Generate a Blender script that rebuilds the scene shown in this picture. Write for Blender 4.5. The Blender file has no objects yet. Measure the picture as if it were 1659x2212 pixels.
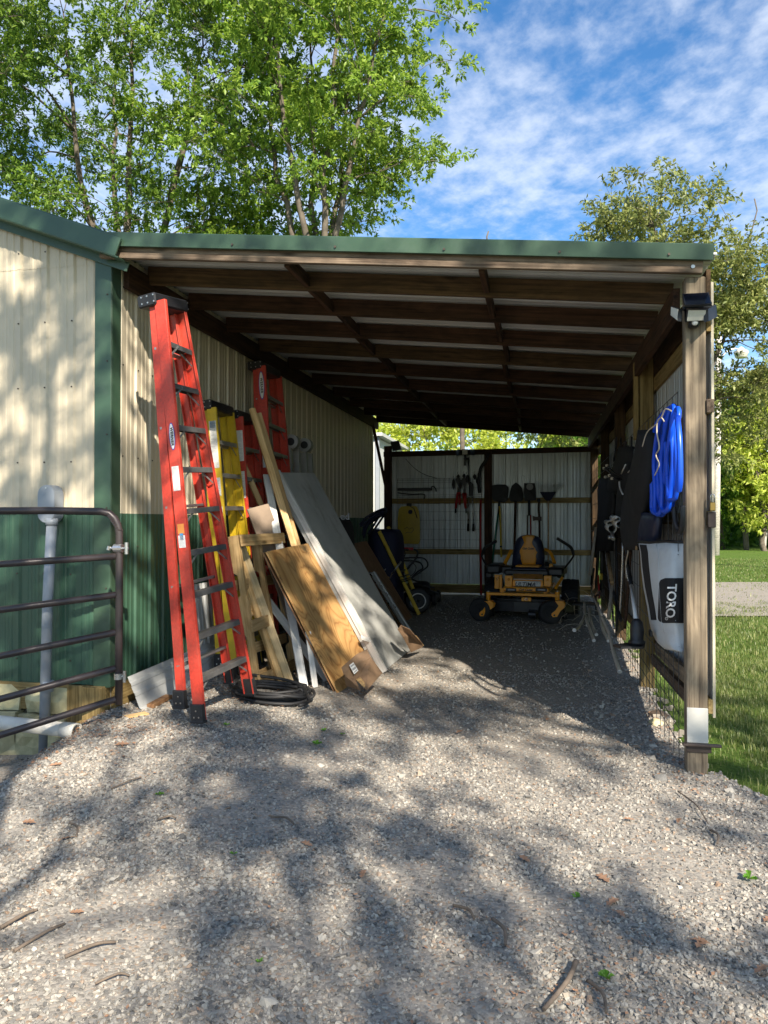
import bpy, math, random
import numpy as np
from math import radians, sin, cos, pi, sqrt, atan2
from mathutils import Matrix, Vector, noise as mnoise

S = bpy.context.scene
COL = S.collection
rnd = random.Random(7)

# ------------------------------------------------------------------ camera
FPX = 1662.0
YAW, PIT = radians(11.5), radians(.69)
CAM = Vector((-.975, -5.249, 1.6))
Fh = Vector((-sin(YAW), cos(YAW), 0))
RT = Vector((cos(YAW), sin(YAW), 0))
FW = Fh*cos(PIT) + Vector((0, 0, sin(PIT)))
UP = -Fh*sin(PIT) + Vector((0, 0, cos(PIT)))
cd = bpy.data.cameras.new('camera')
cam = bpy.data.objects.new('camera', cd)
COL.objects.link(cam)
cam.matrix_world = Matrix(((RT.x, UP.x, -FW.x, CAM.x), (RT.y, UP.y, -FW.y, CAM.y), (RT.z, UP.z, -FW.z, CAM.z), (0, 0, 0, 1)))
cd.sensor_fit = 'VERTICAL'
cd.sensor_height = 34.6
cd.lens = 34.6*FPX/2212
cd.clip_start = .05
cd.clip_end = 2000
S.camera = cam

# ------------------------------------------------------------------ light
SUN_EL = radians(36)
SUN_DIR = Vector((.5*cos(SUN_EL), -.866*cos(SUN_EL), sin(SUN_EL)))
sl = bpy.data.lights.new('sun', 'SUN')
sl.energy = 5.0
sl.angle = radians(.55)
sl.color = (1.0, .90, .76)
so = bpy.data.objects.new('sun', sl)
COL.objects.link(so)
so.rotation_euler = SUN_DIR.to_track_quat('Z', 'Y').to_euler()
so.location = (6, -12, 14)

W = bpy.data.worlds.new('World')
S.world = W
W.use_nodes = True
nt = W.node_tree
nt.nodes.clear()
N = nt.nodes.new
L = nt.links.new
out = N('ShaderNodeOutputWorld')
bg = N('ShaderNodeBackground')
bg.inputs[1].default_value = .072
sky = N('ShaderNodeTexSky')
sky.sky_type = 'NISHITA'
sky.sun_disc = False
sky.sun_elevation = SUN_EL
sky.sun_rotation = radians(150)
sky.altitude = 200
sky.air_density = 1.0
sky.dust_density = .3
sky.ozone_density = 3.0
hsv = N('ShaderNodeHueSaturation')
hsv.inputs['Saturation'].default_value = 1.24
hsv.inputs['Value'].default_value = 1.4
L(sky.outputs[0], hsv.inputs['Color'])
tc = N('ShaderNodeTexCoord')
sep = N('ShaderNodeSeparateXYZ')
L(tc.outputs['Generated'], sep.inputs[0])
mz = N('ShaderNodeMath'); mz.operation = 'MAXIMUM'; mz.inputs[1].default_value = .06
L(sep.outputs[2], mz.inputs[0])
def wdiv(i):
    d = N('ShaderNodeMath'); d.operation = 'DIVIDE'
    L(sep.outputs[i], d.inputs[0]); L(mz.outputs[0], d.inputs[1]); return d
cmb = N('ShaderNodeCombineXYZ')
L(wdiv(0).outputs[0], cmb.inputs[0]); L(wdiv(1).outputs[0], cmb.inputs[1])
mp = N('ShaderNodeMapping')
mp.inputs['Rotation'].default_value = (0, 0, radians(38))
mp.inputs['Scale'].default_value = (1.0, .72, 1)
mp.inputs['Location'].default_value = (.35, .1, 0)
L(cmb.outputs[0], mp.inputs[0])
def wnoise(sc, det, rough, dist=0):
    n = N('ShaderNodeTexNoise'); n.inputs['Scale'].default_value = sc
    n.inputs['Detail'].default_value = det; n.inputs['Roughness'].default_value = rough
    n.inputs['Distortion'].default_value = dist
    L(mp.outputs[0], n.inputs['Vector']); return n
big = wnoise(.9, 3, .5)
mid = wnoise(12.0, 6, .6, .1)
def wramp(src, a, b):
    r = N('ShaderNodeMapRange'); r.interpolation_type = 'SMOOTHSTEP'
    r.inputs['From Min'].default_value = a; r.inputs['From Max'].default_value = b
    L(src, r.inputs['Value']); return r.outputs[0]
def wm(op, a, b):
    m = N('ShaderNodeMath'); m.operation = op
    for i, v in enumerate((a, b)):
        if isinstance(v, (int, float)): m.inputs[i].default_value = v
        else: L(v, m.inputs[i])
    return m.outputs[0]
cl = wm('ADD', wm('MULTIPLY', wramp(big.outputs[0], .32, .60), .66), wm('MULTIPLY', wm('SUBTRACT', mid.outputs[0], .5), 1.5))
cl = wramp(cl, -.05, 1.02)
cl = wm('MULTIPLY', cl, .66)
mix = N('ShaderNodeMix'); mix.data_type = 'RGBA'
L(cl, mix.inputs['Factor']); L(hsv.outputs[0], mix.inputs[6])
mix.inputs[7].default_value = (6.9, 7.4, 8.2, 1)
L(mix.outputs[2], bg.inputs[0]); L(bg.outputs[0], out.inputs[0])

S.view_settings.view_transform = 'Standard'
S.view_settings.look = 'None'
S.view_settings.exposure = 1.12
S.view_settings.gamma = 1
S.view_settings.use_curve_mapping = False
S.render.engine = 'CYCLES'
S.cycles.use_denoising = True
S.cycles.max_bounces = 8
S.cycles.diffuse_bounces = 2
S.cycles.transparent_max_bounces = 8
S.cycles.sample_clamp_indirect = 6

# ------------------------------------------------------------------ pixel -> place (only used to measure the place from the photograph)
ZT = {'1': (0, 420, 2.765), '2': (0, 1020, 2.765), '3': (420, 780, 3.072), '4': (500, 1150, 3.318), '5': (820, 950, 2.9625),
      '6': (1280, 560, 3.6875), '7': (1280, 1150, 3.2525), 'M': (1050, 1180, 5.925), 'B': (860, 990, 6.381), 'S': (1080, 1060, 6.381),
      'H': (780, 1100, 6.9135), 'D': (0, 0, 1/1.04159)}
def dd(k, x, y):
    ox, oy, s = ZT[k]
    return (ox + x/s)/1.04159, (oy + y/s)/1.04159
def ray(k, x, y):
    x, y = dd(k, x, y)
    return FW + RT*((x-829.5)/FPX) - UP*((y-1106)/FPX)
def on(ax, v, k, x, y):
    r = ray(k, x, y)
    return CAM + r*((v-CAM[ax])/r[ax])
def gx(v, k, x, y): return on(0, v, k, x, y)
def gy(v, k, x, y): return on(1, v, k, x, y)
def gz(v, k, x, y): return on(2, v, k, x, y)
def far(d, k, x, y): return CAM + ray(k, x, y)*d

# ------------------------------------------------------------------ materials
MATS = {}
def new_mat(name):
    m = bpy.data.materials.new(name); m.use_nodes = True
    MATS[name] = m
    return m, m.node_tree, m.node_tree.nodes['Principled BSDF']
def nd(t, typ, **kw):
    n = t.nodes.new(typ)
    for k, v in kw.items():
        if hasattr(n, k): setattr(n, k, v)
        else: n.inputs[k].default_value = v
    return n
def coords(t, scale=(1, 1, 1), space='Object', rnd_off=True):
    c = nd(t, 'ShaderNodeTexCoord')
    m = nd(t, 'ShaderNodeMapping')
    m.inputs['Scale'].default_value = scale
    if space == 'World':
        g = nd(t, 'ShaderNodeNewGeometry'); t.links.new(g.outputs['Position'], m.inputs[0])
    else:
        t.links.new(c.outputs[space], m.inputs[0])
        if rnd_off:
            oi = nd(t, 'ShaderNodeObjectInfo'); mu = nd(t, 'ShaderNodeMath', operation='MULTIPLY'); mu.inputs[1].default_value = 37.0
            t.links.new(oi.outputs['Random'], mu.inputs[0]); t.links.new(mu.outputs[0], m.inputs['Location'])
    return m.outputs[0]
def ntex(t, vec, scale, detail=4, rough=.6, dist=0):
    n = nd(t, 'ShaderNodeTexNoise')
    n.inputs['Scale'].default_value = scale; n.inputs['Detail'].default_value = detail
    n.inputs['Roughness'].default_value = rough; n.inputs['Distortion'].default_value = dist
    t.links.new(vec, n.inputs['Vector'])
    return n.outputs[0]
def ramp(t, fac, stops):
    r = nd(t, 'ShaderNodeValToRGB')
    e = r.color_ramp.elements
    while len(e) < len(stops): e.new(.5)
    for i, (p, c) in enumerate(stops):
        e[i].position = p; e[i].color = (*c, 1)
    t.links.new(fac, r.inputs[0])
    return r.outputs[0]
def mixc(t, fac, a, b, mode='MIX'):
    m = nd(t, 'ShaderNodeMix', data_type='RGBA', blend_type=mode)
    for i, v in ((0, fac), (6, a), (7, b)):
        if isinstance(v, (int, float)): m.inputs[i].default_value = v
        elif isinstance(v, tuple): m.inputs[i].default_value = (*v, 1)
        else: t.links.new(v, m.inputs[i])
    return m.outputs[2]
def mr(t, v, a, b, c=0, d=1):
    m = nd(t, 'ShaderNodeMapRange'); m.inputs['From Min'].default_value = a; m.inputs['From Max'].default_value = b
    m.inputs['To Min'].default_value = c; m.inputs['To Max'].default_value = d
    t.links.new(v, m.inputs['Value']); return m.outputs[0]
def bump(t, b, h, st=.3, dist=.01):
    n = nd(t, 'ShaderNodeBump'); n.inputs['Strength'].default_value = st; n.inputs['Distance'].default_value = dist
    t.links.new(h, n.inputs['Height']); t.links.new(n.outputs[0], b.inputs['Normal'])
def plain(name, col, rough=.5, metal=0., var=.15, sc=6., bs=.0, dirt=None, dirt_amt=.35, spec=.5, streak=None):
    m, t, b = new_mat(name)
    v = coords(t)
    n = ntex(t, v, sc, 5, .65)
    lo = tuple(c*(1-var) for c in col); hi = tuple(min(1, c*(1+var)) for c in col)
    c = ramp(t, n, [(.3, lo), (.7, hi)])
    if dirt:
        v2 = coords(t, streak or (1, 1, 1), 'World')
        n2 = ntex(t, v2, 3.1, 7, .7)
        c = mixc(t, mr(t, n2, .48, .78, 0, dirt_amt), c, dirt)
    t.links.new(c, b.inputs['Base Color'])
    r = mr(t, n, .3, .7, max(0, rough-.08), min(1, rough+.08)); t.links.new(r, b.inputs['Roughness'])
    b.inputs['Metallic'].default_value = metal
    b.inputs['Specular IOR Level'].default_value = spec
    if bs: bump(t, b, ntex(t, v, sc*12, 3, .6), bs, .004)
    return m
def wood(name, dark, light, grain=1., rough=.8, stain=None, stain_amt=.5, knots=True):
    m, t, b = new_mat(name)
    v = coords(t, (1.5, 62, 62))
    n = ntex(t, v, .9*grain, 6, .62, .6)
    v2 = coords(t, (2.4, 9, 9))
    n2 = ntex(t, v2, .8, 4, .6, 2.2)
    mx = nd(t, 'ShaderNodeMath', operation='MULTIPLY_ADD'); mx.inputs[1].default_value = .42
    t.links.new(n2, mx.inputs[0]); t.links.new(mr(t, n, 0, 1, -.06, .66), mx.inputs[2])
    c = ramp(t, mx.outputs[0], [(.38, dark), (.62, light)])
    if knots:
        vo = nd(t, 'ShaderNodeTexVoronoi'); vo.inputs['Scale'].default_value = 1.0
        t.links.new(coords(t, (1.7, 7, 7)), vo.inputs['Vector'])
        kf = mr(t, vo.outputs['Distance'], .05, .13, .8, 0)
        c = mixc(t, kf, c, tuple(x*.35 for x in dark))
    if stain:
        n3 = ntex(t, coords(t, (1, 1, 1), 'World'), 1.7, 6, .7)
        c = mixc(t, mr(t, n3, .45, .72, 0, stain_amt), c, stain)
    oi = nd(t, 'ShaderNodeObjectInfo')
    hs = nd(t, 'ShaderNodeHueSaturation'); t.links.new(c, hs.inputs['Color'])
    t.links.new(mr(t, oi.outputs['Random'], 0, 1, .78, 1.2), hs.inputs['Value'])
    t.links.new(hs.outputs[0], b.inputs['Base Color'])
    b.inputs['Roughness'].default_value = rough
    b.inputs['Specular IOR Level'].default_value = .25
    bump(t, b, n, .35, .004)
    return m

M_beige = plain('beige_painted_steel', (.56, .49, .36), .38, 0, .05, 2, dirt=(.36, .32, .25), dirt_amt=.45, streak=(2.5, 2.5, .5), bs=.05)
M_green = plain('green_painted_steel', (.040, .098, .062), .36, 0, .12, 2, dirt=(.07, .12, .08), dirt_amt=.4, streak=(3, 3, .7), bs=.05)
M_trim = plain('green_trim_steel', (.042, .085, .052), .36, 0, .12, 3, dirt=(.10, .14, .11), dirt_amt=.45)
M_white_sheet = plain('white_sheet', (.50, .51, .50), .42, 0, .06, 2, dirt=(.35, .36, .33), dirt_amt=.4, streak=(2, 2, .5))
M_grey_sheet = plain('galvanised_sheet', (.50, .53, .53), .35, .25, .08, 3, dirt=(.28, .29, .27), dirt_amt=.4, streak=(2, 2, .6))
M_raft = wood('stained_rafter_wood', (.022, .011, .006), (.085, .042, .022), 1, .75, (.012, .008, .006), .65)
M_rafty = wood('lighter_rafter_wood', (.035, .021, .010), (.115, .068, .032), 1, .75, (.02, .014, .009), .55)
M_post = wood('weathered_post_wood', (.10, .075, .052), (.30, .24, .165), .9, .85, (.10, .09, .075), .45)
M_treat = wood('treated_lumber', (.16, .105, .035), (.38, .27, .11), .9, .8, (.13, .10, .05), .35)
M_beam = wood('grey_beam_wood', (.065, .045, .032), (.22, .165, .118), 1.1, .85, (.05, .035, .025), .65)
M_pine = wood('fresh_pine', (.42, .25, .095), (.66, .46, .23), .8, .7)
M_pallet = wood('pallet_wood', (.30, .18, .07), (.56, .38, .18), .9, .8, (.22, .15, .08), .4)
M_plain_board = wood('light_stud_wood', (.38, .28, .14), (.60, .47, .28), .8, .8)
M_greyb = plain('grey_brown_board', (.24, .18, .13), .85, 0, .2, 4, .0)
M_whiteboard = wood('chipped_white_paint', (.50, .49, .46), (.74, .73, .70), .8, .6, (.35, .30, .24), .4, False)
M_card = plain('cardboard', (.24, .15, .085), .9, 0, .2, 5, .1, dirt=(.14, .09, .055))
M_red = plain('red_fibreglass', (.56, .052, .030), .45, 0, .2, 45, .12, dirt=(.38, .10, .07), dirt_amt=.6)
M_yel = plain('yellow_fibreglass', (.68, .46, .02), .4, 0, .1, 20, .04, dirt=(.45, .30, .05))
M_alu = plain('dull_aluminium', (.40, .39, .37), .45, .75, .12, 12, .05, dirt=(.22, .20, .18))
M_alud = plain('dark_step_aluminium', (.16, .155, .15), .5, .5, .2, 12, .05, dirt=(.07, .065, .06))
M_blackp = plain('black_plastic', (.014, .014, .016), .42, 0, .2, 9)
M_navyp = plain('dark_navy_plastic', (.016, .022, .05), .42, 0, .2, 9)
M_rub = plain('black_rubber', (.018, .018, .019), .65, 0, .25, 9, .1, dirt=(.09, .08, .07), dirt_amt=.4)
M_gate = plain('dark_bronze_gate_paint', (.045, .036, .036), .36, .2, .15, 6, dirt=(.10, .08, .08), dirt_amt=.4)
M_pvcg = plain('grey_conduit_plastic', (.27, .30, .335), .42, 0, .06, 5, dirt=(.28, .28, .26), dirt_amt=.4)
M_pvcw = plain('white_pvc', (.66, .64, .58), .45, 0, .06, 5, dirt=(.30, .28, .20), dirt_amt=.45)
M_steel = plain('bright_steel', (.55, .55, .54), .3, .9, .1, 10)
M_rusty = plain('dark_steel', (.09, .07, .06), .6, .6, .3, 12)
M_wire = plain('galvanised_wire', (.11, .11, .11), .5, .7, .2, 12)
M_stone = plain('mossy_stone', (.50, .45, .26), .95, 0, .3, 6, .5, dirt=(.16, .17, .07), dirt_amt=.75)
M_cub = plain('mower_yellow_paint', (.95, .37, .014), .3, 0, .06, 4, dirt=(.45, .22, .03), dirt_amt=.2)
M_cubseat = plain('yellow_seat_vinyl', (.88, .37, .03), .45, 0, .06, 4)
M_white = plain('white_label', (.75, .74, .71), .5, 0, .04, 4)
M_blue = plain('blue_label_ink', (.02, .05, .42), .5, 0, .1, 4)
M_lblue = plain('light_blue_ink', (.08, .32, .60), .5, 0, .1, 4)
M_ora = plain('orange_label', (.75, .28, .06), .5, 0, .1, 4)
M_ink = plain('black_ink', (.012, .012, .014), .5, 0, .1, 4)
M_greyink = plain('grey_ink', (.30, .30, .30), .5, 0, .1, 4)
M_hose = plain('blue_hose_plastic', (.006, .085, .72), .34, 0, .08, 3)
M_navy = plain('navy_fabric', (.009, .012, .04), .7, 0, .25, 8, .1)
M_blackf = plain('black_fabric', (.012, .012, .013), .8, 0, .3, 8, .2)
M_bagw = plain('white_bag_fabric', (.62, .64, .64), .75, 0, .05, 5, .25, dirt=(.42, .40, .34), dirt_amt=.45)
M_cord = plain('beige_cord', (.60, .52, .38), .8, 0, .1, 12)
M_yelpl = plain('yellow_tarpaulin', (.52, .36, .02), .5, 0, .1, 5, dirt=(.25, .16, .02))
M_redp = plain('red_handle', (.42, .02, .02), .4, 0, .15, 6)
M_grnp = plain('green_handle', (.01, .16, .10), .4, 0, .15, 6)
M_yelh = plain('yellow_handle', (.60, .42, .05), .45, 0, .12, 6)
M_ash = wood('ash_handle', (.28, .17, .08), (.5, .34, .18), .8, .6, knots=False)
M_stick = plain('bare_stick', (.42, .37, .30), .8, 0, .25, 8, .3)
M_twig = plain('dark_fallen_twig', (.13, .10, .075), .9, 0, .45, 14, .6)
M_lens = plain('frosted_lamp_lens', (.62, .60, .52), .3, 0, .05, 6)
M_solar = plain('solar_glass', (.005, .006, .012), .08, 0, .1, 6, spec=.3)
M_brass = plain('brass', (.42, .27, .08), .35, .8, .1, 6)
M_polew = wood('silver_weathered_pole', (.32, .29, .25), (.62, .58, .53), .6, .9, knots=False)
M_bark = plain('tree_bark', (.115, .095, .072), .95, 0, .45, 7, .6)
M_plate = plain('galvanised_plate', (.60, .585, .53), .5, .1, .08, 7, dirt=(.36, .36, .32))

def plywood(name, a, b_, c_, sc=1.0):
    m, t, b = new_mat(name)
    n = ntex(t, coords(t, (.9, 1.5, 1.5)), 1.5*sc, 2, .45, .5)
    mu = nd(t, 'ShaderNodeMath', operation='MULTIPLY'); mu.inputs[1].default_value = 17
    t.links.new(n, mu.inputs[0])
    pg = nd(t, 'ShaderNodeMath', operation='PINGPONG'); pg.inputs[1].default_value = .5
    t.links.new(mu.outputs[0], pg.inputs[0])
    c = ramp(t, pg.outputs[0], [(.0, a), (.14, b_), (.5, c_)])
    c = mixc(t, mr(t, ntex(t, coords(t, (1.5, 30, 30)), 1.2, 4, .6), .35, .7, 0, .35), c, a)
    c = mixc(t, mr(t, ntex(t, coords(t), 2.0, 4, .6), .45, .7, 0, .4), c, a)
    vo = nd(t, 'ShaderNodeTexVoronoi'); vo.inputs['Scale'].default_value = 3.2
    t.links.new(coords(t, (1, 1.6, 1.6)), vo.inputs['Vector'])
    c = mixc(t, mr(t, vo.outputs['Distance'], .04, .10, .85, 0), c, (.08, .035, .015))
    t.links.new(c, b.inputs['Base Color']); b.inputs['Roughness'].default_value = .6
    return m
M_ply = plywood('plywood', (.30, .145, .045), (.48, .27, .095), (.56, .34, .13))
M_plyb = plywood('brown_plywood', (.17, .08, .035), (.26, .135, .06), (.30, .17, .08))
def panelmat():
    m, t, b = new_mat('weathered_grey_panel')
    v = coords(t)
    c = ramp(t, ntex(t, v, 2.2, 6, .6), [(.3, (.34, .345, .325)), (.7, (.47, .47, .445))])
    vs = coords(t, (.5, 1, 1))
    c = mixc(t, mr(t, ntex(t, vs, 3.6, 7, .72, .4), .55, .66, 0, .55), c, (.20, .18, .13))
    vo = nd(t, 'ShaderNodeTexVoronoi', feature='DISTANCE_TO_EDGE'); vo.inputs['Scale'].default_value = 1.6
    t.links.new(coords(t, (.8, 2.2, 1)), vo.inputs['Vector'])
    t.links.new(c, b.inputs['Base Color']); b.inputs['Roughness'].default_value = .55
    bump(t, b, ntex(t, v, 60, 4, .6), .15, .003)
    return m
M_panel = panelmat()

def leafmat(name, a, b_, c_, trans=.45):
    m, t, b = new_mat(name)
    g = nd(t, 'ShaderNodeNewGeometry')
    c = ramp(t, g.outputs['Random Per Island'], [(0, a), (.5, b_), (1, c_)])
    n = ntex(t, coords(t, (1, 1, 1), 'World'), .9, 3, .6)
    hs = nd(t, 'ShaderNodeHueSaturation'); t.links.new(c, hs.inputs['Color'])
    t.links.new(mr(t, n, .3, .7, .8, 1.25), hs.inputs['Value'])
    b.inputs['Roughness'].default_value = .45; b.inputs['Specular IOR Level'].default_value = .4
    t.links.new(hs.outputs[0], b.inputs['Base Color'])
    tr = nd(t, 'ShaderNodeBsdfTranslucent')
    hs2 = nd(t, 'ShaderNodeHueSaturation'); hs2.inputs['Value'].default_value = 1.5; hs2.inputs['Hue'].default_value = .485
    t.links.new(hs.outputs[0], hs2.inputs['Color']); t.links.new(hs2.outputs[0], tr.inputs[0])
    ms = nd(t, 'ShaderNodeMixShader'); ms.inputs[0].default_value = trans
    t.links.new(b.outputs[0], ms.inputs[1]); t.links.new(tr.outputs[0], ms.inputs[2])
    t.links.new(ms.outputs[0], t.nodes['Material Output'].inputs[0])
    return m
M_leaf = leafmat('oak_leaves', (.085, .165, .02), (.17, .285, .034), (.31, .43, .07), .48)
M_leafd = leafmat('dark_oak_leaves', (.05, .11, .016), (.11, .20, .026), (.22, .33, .05), .45)
M_leafo = leafmat('olive_oak_leaves', (.09, .125, .032), (.18, .22, .06), (.33, .35, .12), .4)
M_leafy = leafmat('yellow_green_leaves', (.24, .32, .04), (.42, .5, .08), (.62, .66, .18), .5)  # pale yellow green base colours, for the gap trees and the maple
M_leafw = leafmat('woodland_leaves', (.045, .12, .018), (.12, .25, .035), (.28, .43, .07), .45)
M_grass = leafmat('grass_blades', (.065, .105, .02), (.125, .175, .038), (.27, .27, .11), .3)
M_weed = leafmat('weed_leaves', (.08, .22, .02), (.12, .3, .03), (.18, .38, .05), .4)

def groundmat():
    m, t, b = new_mat('limestone_gravel_base')
    v = coords(t, (1, 1, 1), 'World')
    big = ntex(t, v, .8, 5, .6)
    fine = ntex(t, v, 55, 5, .75)
    c = ramp(t, fine, [(.25, (.13, .112, .094)), (.5, (.28, .248, .205)), (.75, (.42, .38, .32))])
    c = mixc(t, mr(t, big, .42, .62, 0, .55), c , (.31, .265, .21))
    vo = nd(t, 'ShaderNodeTexVoronoi'); vo.inputs['Scale'].default_value = 70
    t.links.new(v, vo.inputs['Vector'])
    sp = nd(t, 'ShaderNodeSeparateColor'); t.links.new(vo.outputs['Color'], sp.inputs[0])
    c2 = ramp(t, sp.outputs[0], [(0, (.12, .118, .114)), (.45, (.25, .24, .22)), (.8, (.38, .355, .31)), (1, (.29, .19, .12))])
    c = mixc(t, .6, c, c2)
    d = ntex(t, v, 2.7, 6, .7)
    c = mixc(t, mr(t, d, .6, .75, 0, .45), c, (.14, .10, .075))
    t.links.new(c, b.inputs['Base Color']); b.inputs['Roughness'].default_value = .95
    b.inputs['Specular IOR Level'].default_value = .2
    h = nd(t, 'ShaderNodeMath', operation='SUBTRACT'); t.links.new(fine, h.inputs[0]); t.links.new(vo.outputs['Distance'], h.inputs[1])
    bump(t, b, h.outputs[0], .45, .006)
    return m
M_ground = groundmat()
def stonemat():
    m, t, b = new_mat('crushed_limestone')
    oi = nd(t, 'ShaderNodeObjectInfo')
    c = ramp(t, oi.outputs['Random'], [(0, (.10, .097, .092)), (.3, (.22, .211, .193)), (.62, (.335, .315, .275)), (.86, (.41, .38, .325)), (.94, (.28, .195, .135)), (1, (.46, .43, .37))])
    n = ntex(t, coords(t), 1.2, 4, .7)
    hs = nd(t, 'ShaderNodeHueSaturation'); t.links.new(c, hs.inputs['Color']); t.links.new(mr(t, n, .3, .7, .8, 1.15), hs.inputs['Value'])
    t.links.new(hs.outputs[0], b.inputs['Base Color']); b.inputs['Roughness'].default_value = .9
    b.inputs['Specular IOR Level'].default_value = .25
    return m
M_rock = stonemat()
def lawnmat():
    m, t, b = new_mat('mown_lawn')
    v = coords(t, (1, 1, 1), 'World')
    c = ramp(t, ntex(t, v, 18, 6, .75), [(.3, (.035, .065, .012)), (.5, (.085, .15, .025)), (.72, (.17, .24, .05))])
    c = mixc(t, mr(t, ntex(t, v, .5, 4, .6), .45, .7, 0, .35), c, (.14, .17, .055))
    t.links.new(c, b.inputs['Base Color']); b.inputs['Roughness'].default_value = .95
    b.inputs['Specular IOR Level'].default_value = .1
    bump(t, b, ntex(t, v, 45, 5, .8), 1, .03)
    return m
M_lawn = lawnmat()
M_dirt = plain('leaf_mould_soil', (.09, .065, .045), .95, 0, .4, 14, .6)
M_deadleaf = plain('dead_oak_leaf', (.30, .17, .10), .8, 0, .3, 20)

# ------------------------------------------------------------------ object helpers
WM = {}
XF = [Matrix.Identity(4)]
def bl(o, parent, Mw):
    WM[o] = Mw
    if parent is not None:
        o.parent = parent
        o.matrix_basis = WM[parent].inverted() @ Mw
    else:
        o.matrix_basis = Mw
def tag(o, label=None, cat=None, group=None, kind=None):
    if label: o['label'] = label
    if cat: o['category'] = cat
    if group: o['group'] = group
    if kind: o['kind'] = kind
    return o
def thing(name, label, cat, loc=(0, 0, 0), rz=0., group=None):
    o = bpy.data.objects.new(name, None); COL.objects.link(o)
    o.empty_display_size = .2
    bl(o, None, XF[-1] @ Matrix.Translation(loc) @ Matrix.Rotation(rz, 4, 'Z'))
    return tag(o, label, cat, group)
def mk(name, V, F, mat, parent=None, M=None, smooth=False, local=False, label=None):
    """V in the current frame unless local (then in M's frame)"""
    V = [Vector(v) for v in V]
    if M is None:
        if parent is not None:
            M0 = XF[-1].inverted() @ WM[parent]
            M0 = Matrix.Translation(M0.translation)
            # keep current frame's axes
        if parent is None or True:
            cx = sum(v.x for v in V)/len(V); cy = sum(v.y for v in V)/len(V); cz = min(v.z for v in V)
            M = Matrix.Translation((cx, cy, cz))
    if not local:
        Mi = M.inverted(); V = [Mi @ v for v in V]
    me = bpy.data.meshes.new(name)
    me.from_pydata(V, [], F)
    me.update()
    if smooth: me.polygons.foreach_set('use_smooth', [True]*len(me.polygons))
    if mat: me.materials.append(mat)
    o = bpy.data.objects.new(name, me); COL.objects.link(o)
    bl(o, parent, XF[-1] @ M)
    if label: o['label'] = label
    return o
def frame(p, x, n):
    x = Vector(x).normalized(); n = Vector(n)
    y = n.cross(x).normalized(); n = x.cross(y)
    return Matrix(((x.x, y.x, n.x, p[0]), (x.y, y.y, n.y, p[1]), (x.z, y.z, n.z, p[2]), (0, 0, 0, 1)))
def boxv(x0, x1, y0, y1, z0, z1):
    return ([(x0, y0, z0), (x1, y0, z0), (x1, y1, z0), (x0, y1, z0), (x0, y0, z1), (x1, y0, z1), (x1, y1, z1), (x0, y1, z1)],
            [(0, 3, 2, 1), (4, 5, 6, 7), (0, 1, 5, 4), (1, 2, 6, 5), (2, 3, 7, 6), (3, 0, 4, 7)])
def bbox(x0, x1, y0, y1, z0, z1, b=.003):
    """box with chamfered edges along its first axis and small end chamfers"""
    b = min(b, (y1-y0)*.3, (z1-z0)*.3, (x1-x0)*.3)
    V = []; F = []
    def ring(x, q):
        ya, yb, za, zb = y0+q, y1-q, z0+q, z1-q
        return [(x, ya+b, za), (x, yb-b, za), (x, yb, za+b), (x, yb, zb-b), (x, yb-b, zb), (x, ya+b, zb), (x, ya, zb-b), (x, ya, za+b)]
    for x, q in ((x0, b*.7), (x0+b, 0), (x1-b, 0), (x1, b*.7)): V += ring(x, q)
    F.append(tuple(range(7, -1, -1)))
    for r in range(3):
        for i in range(8):
            j = (i+1) % 8
            F.append((r*8+i, r*8+j, r*8+8+j, r*8+8+i))
    F.append(tuple(range(24, 32)))
    return V, F
def beam(name, a, b, w, h, mat, parent=None, n=(0, 0, 1), bev=.003, label=None):
    """a beam from a to b, size h along n and w across"""
    a = Vector(a); b = Vector(b); l = (b-a).length
    V, F = bbox(0, l, -w/2, w/2, -h/2, h/2, bev)
    return mk(name, V, F, mat, parent, frame(a, b-a, n), local=True, label=label)
class MB:
    def __init__(s): s.V = []; s.F = []
    def add(s, V, F, M=None):
        o = len(s.V)
        s.V += [tuple(M @ Vector(v)) if M is not None else tuple(v) for v in V]
        s.F += [tuple(i+o for i in f) for f in F]
        return s
    def box(s, *a, M=None): return s.add(*boxv(*a), M)
    def rbox(s, *a, b=.004, M=None): return s.add(*bbox(*a, b), M)
    def beam(s, a, b, w, h, n=(0, 0, 1), bev=.002):
        a = Vector(a); b = Vector(b)
        return s.add(*bbox(0, (b-a).length, -w/2, w/2, -h/2, h/2, bev), frame(a, b-a, n))
    def tube(s, pts, r, seg=8, closed=False): return s.add(*tubev(pts, r, seg, closed))
    def cyl(s, a, b, r, seg=16, r2=None): return s.add(*tubev([a, b], [r, r if r2 is None else r2], seg))
    def prism(s, pts, t, M=None, z0=0): return s.add(*prismv(pts, t, z0), M)
    def mk(s, name, mat, parent=None, smooth=False, label=None, M=None): return mk(name, s.V, s.F, mat, parent, M, smooth, label=label)
def prismv(pts, t, z0=0):
    n = len(pts)
    V = [(p[0], p[1], z0) for p in pts] + [(p[0], p[1], z0+t) for p in pts]
    F = [tuple(range(n-1, -1, -1)), tuple(range(n, 2*n))] + [(i, (i+1) % n, n+(i+1) % n, n+i) for i in range(n)]
    return V, F
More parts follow.
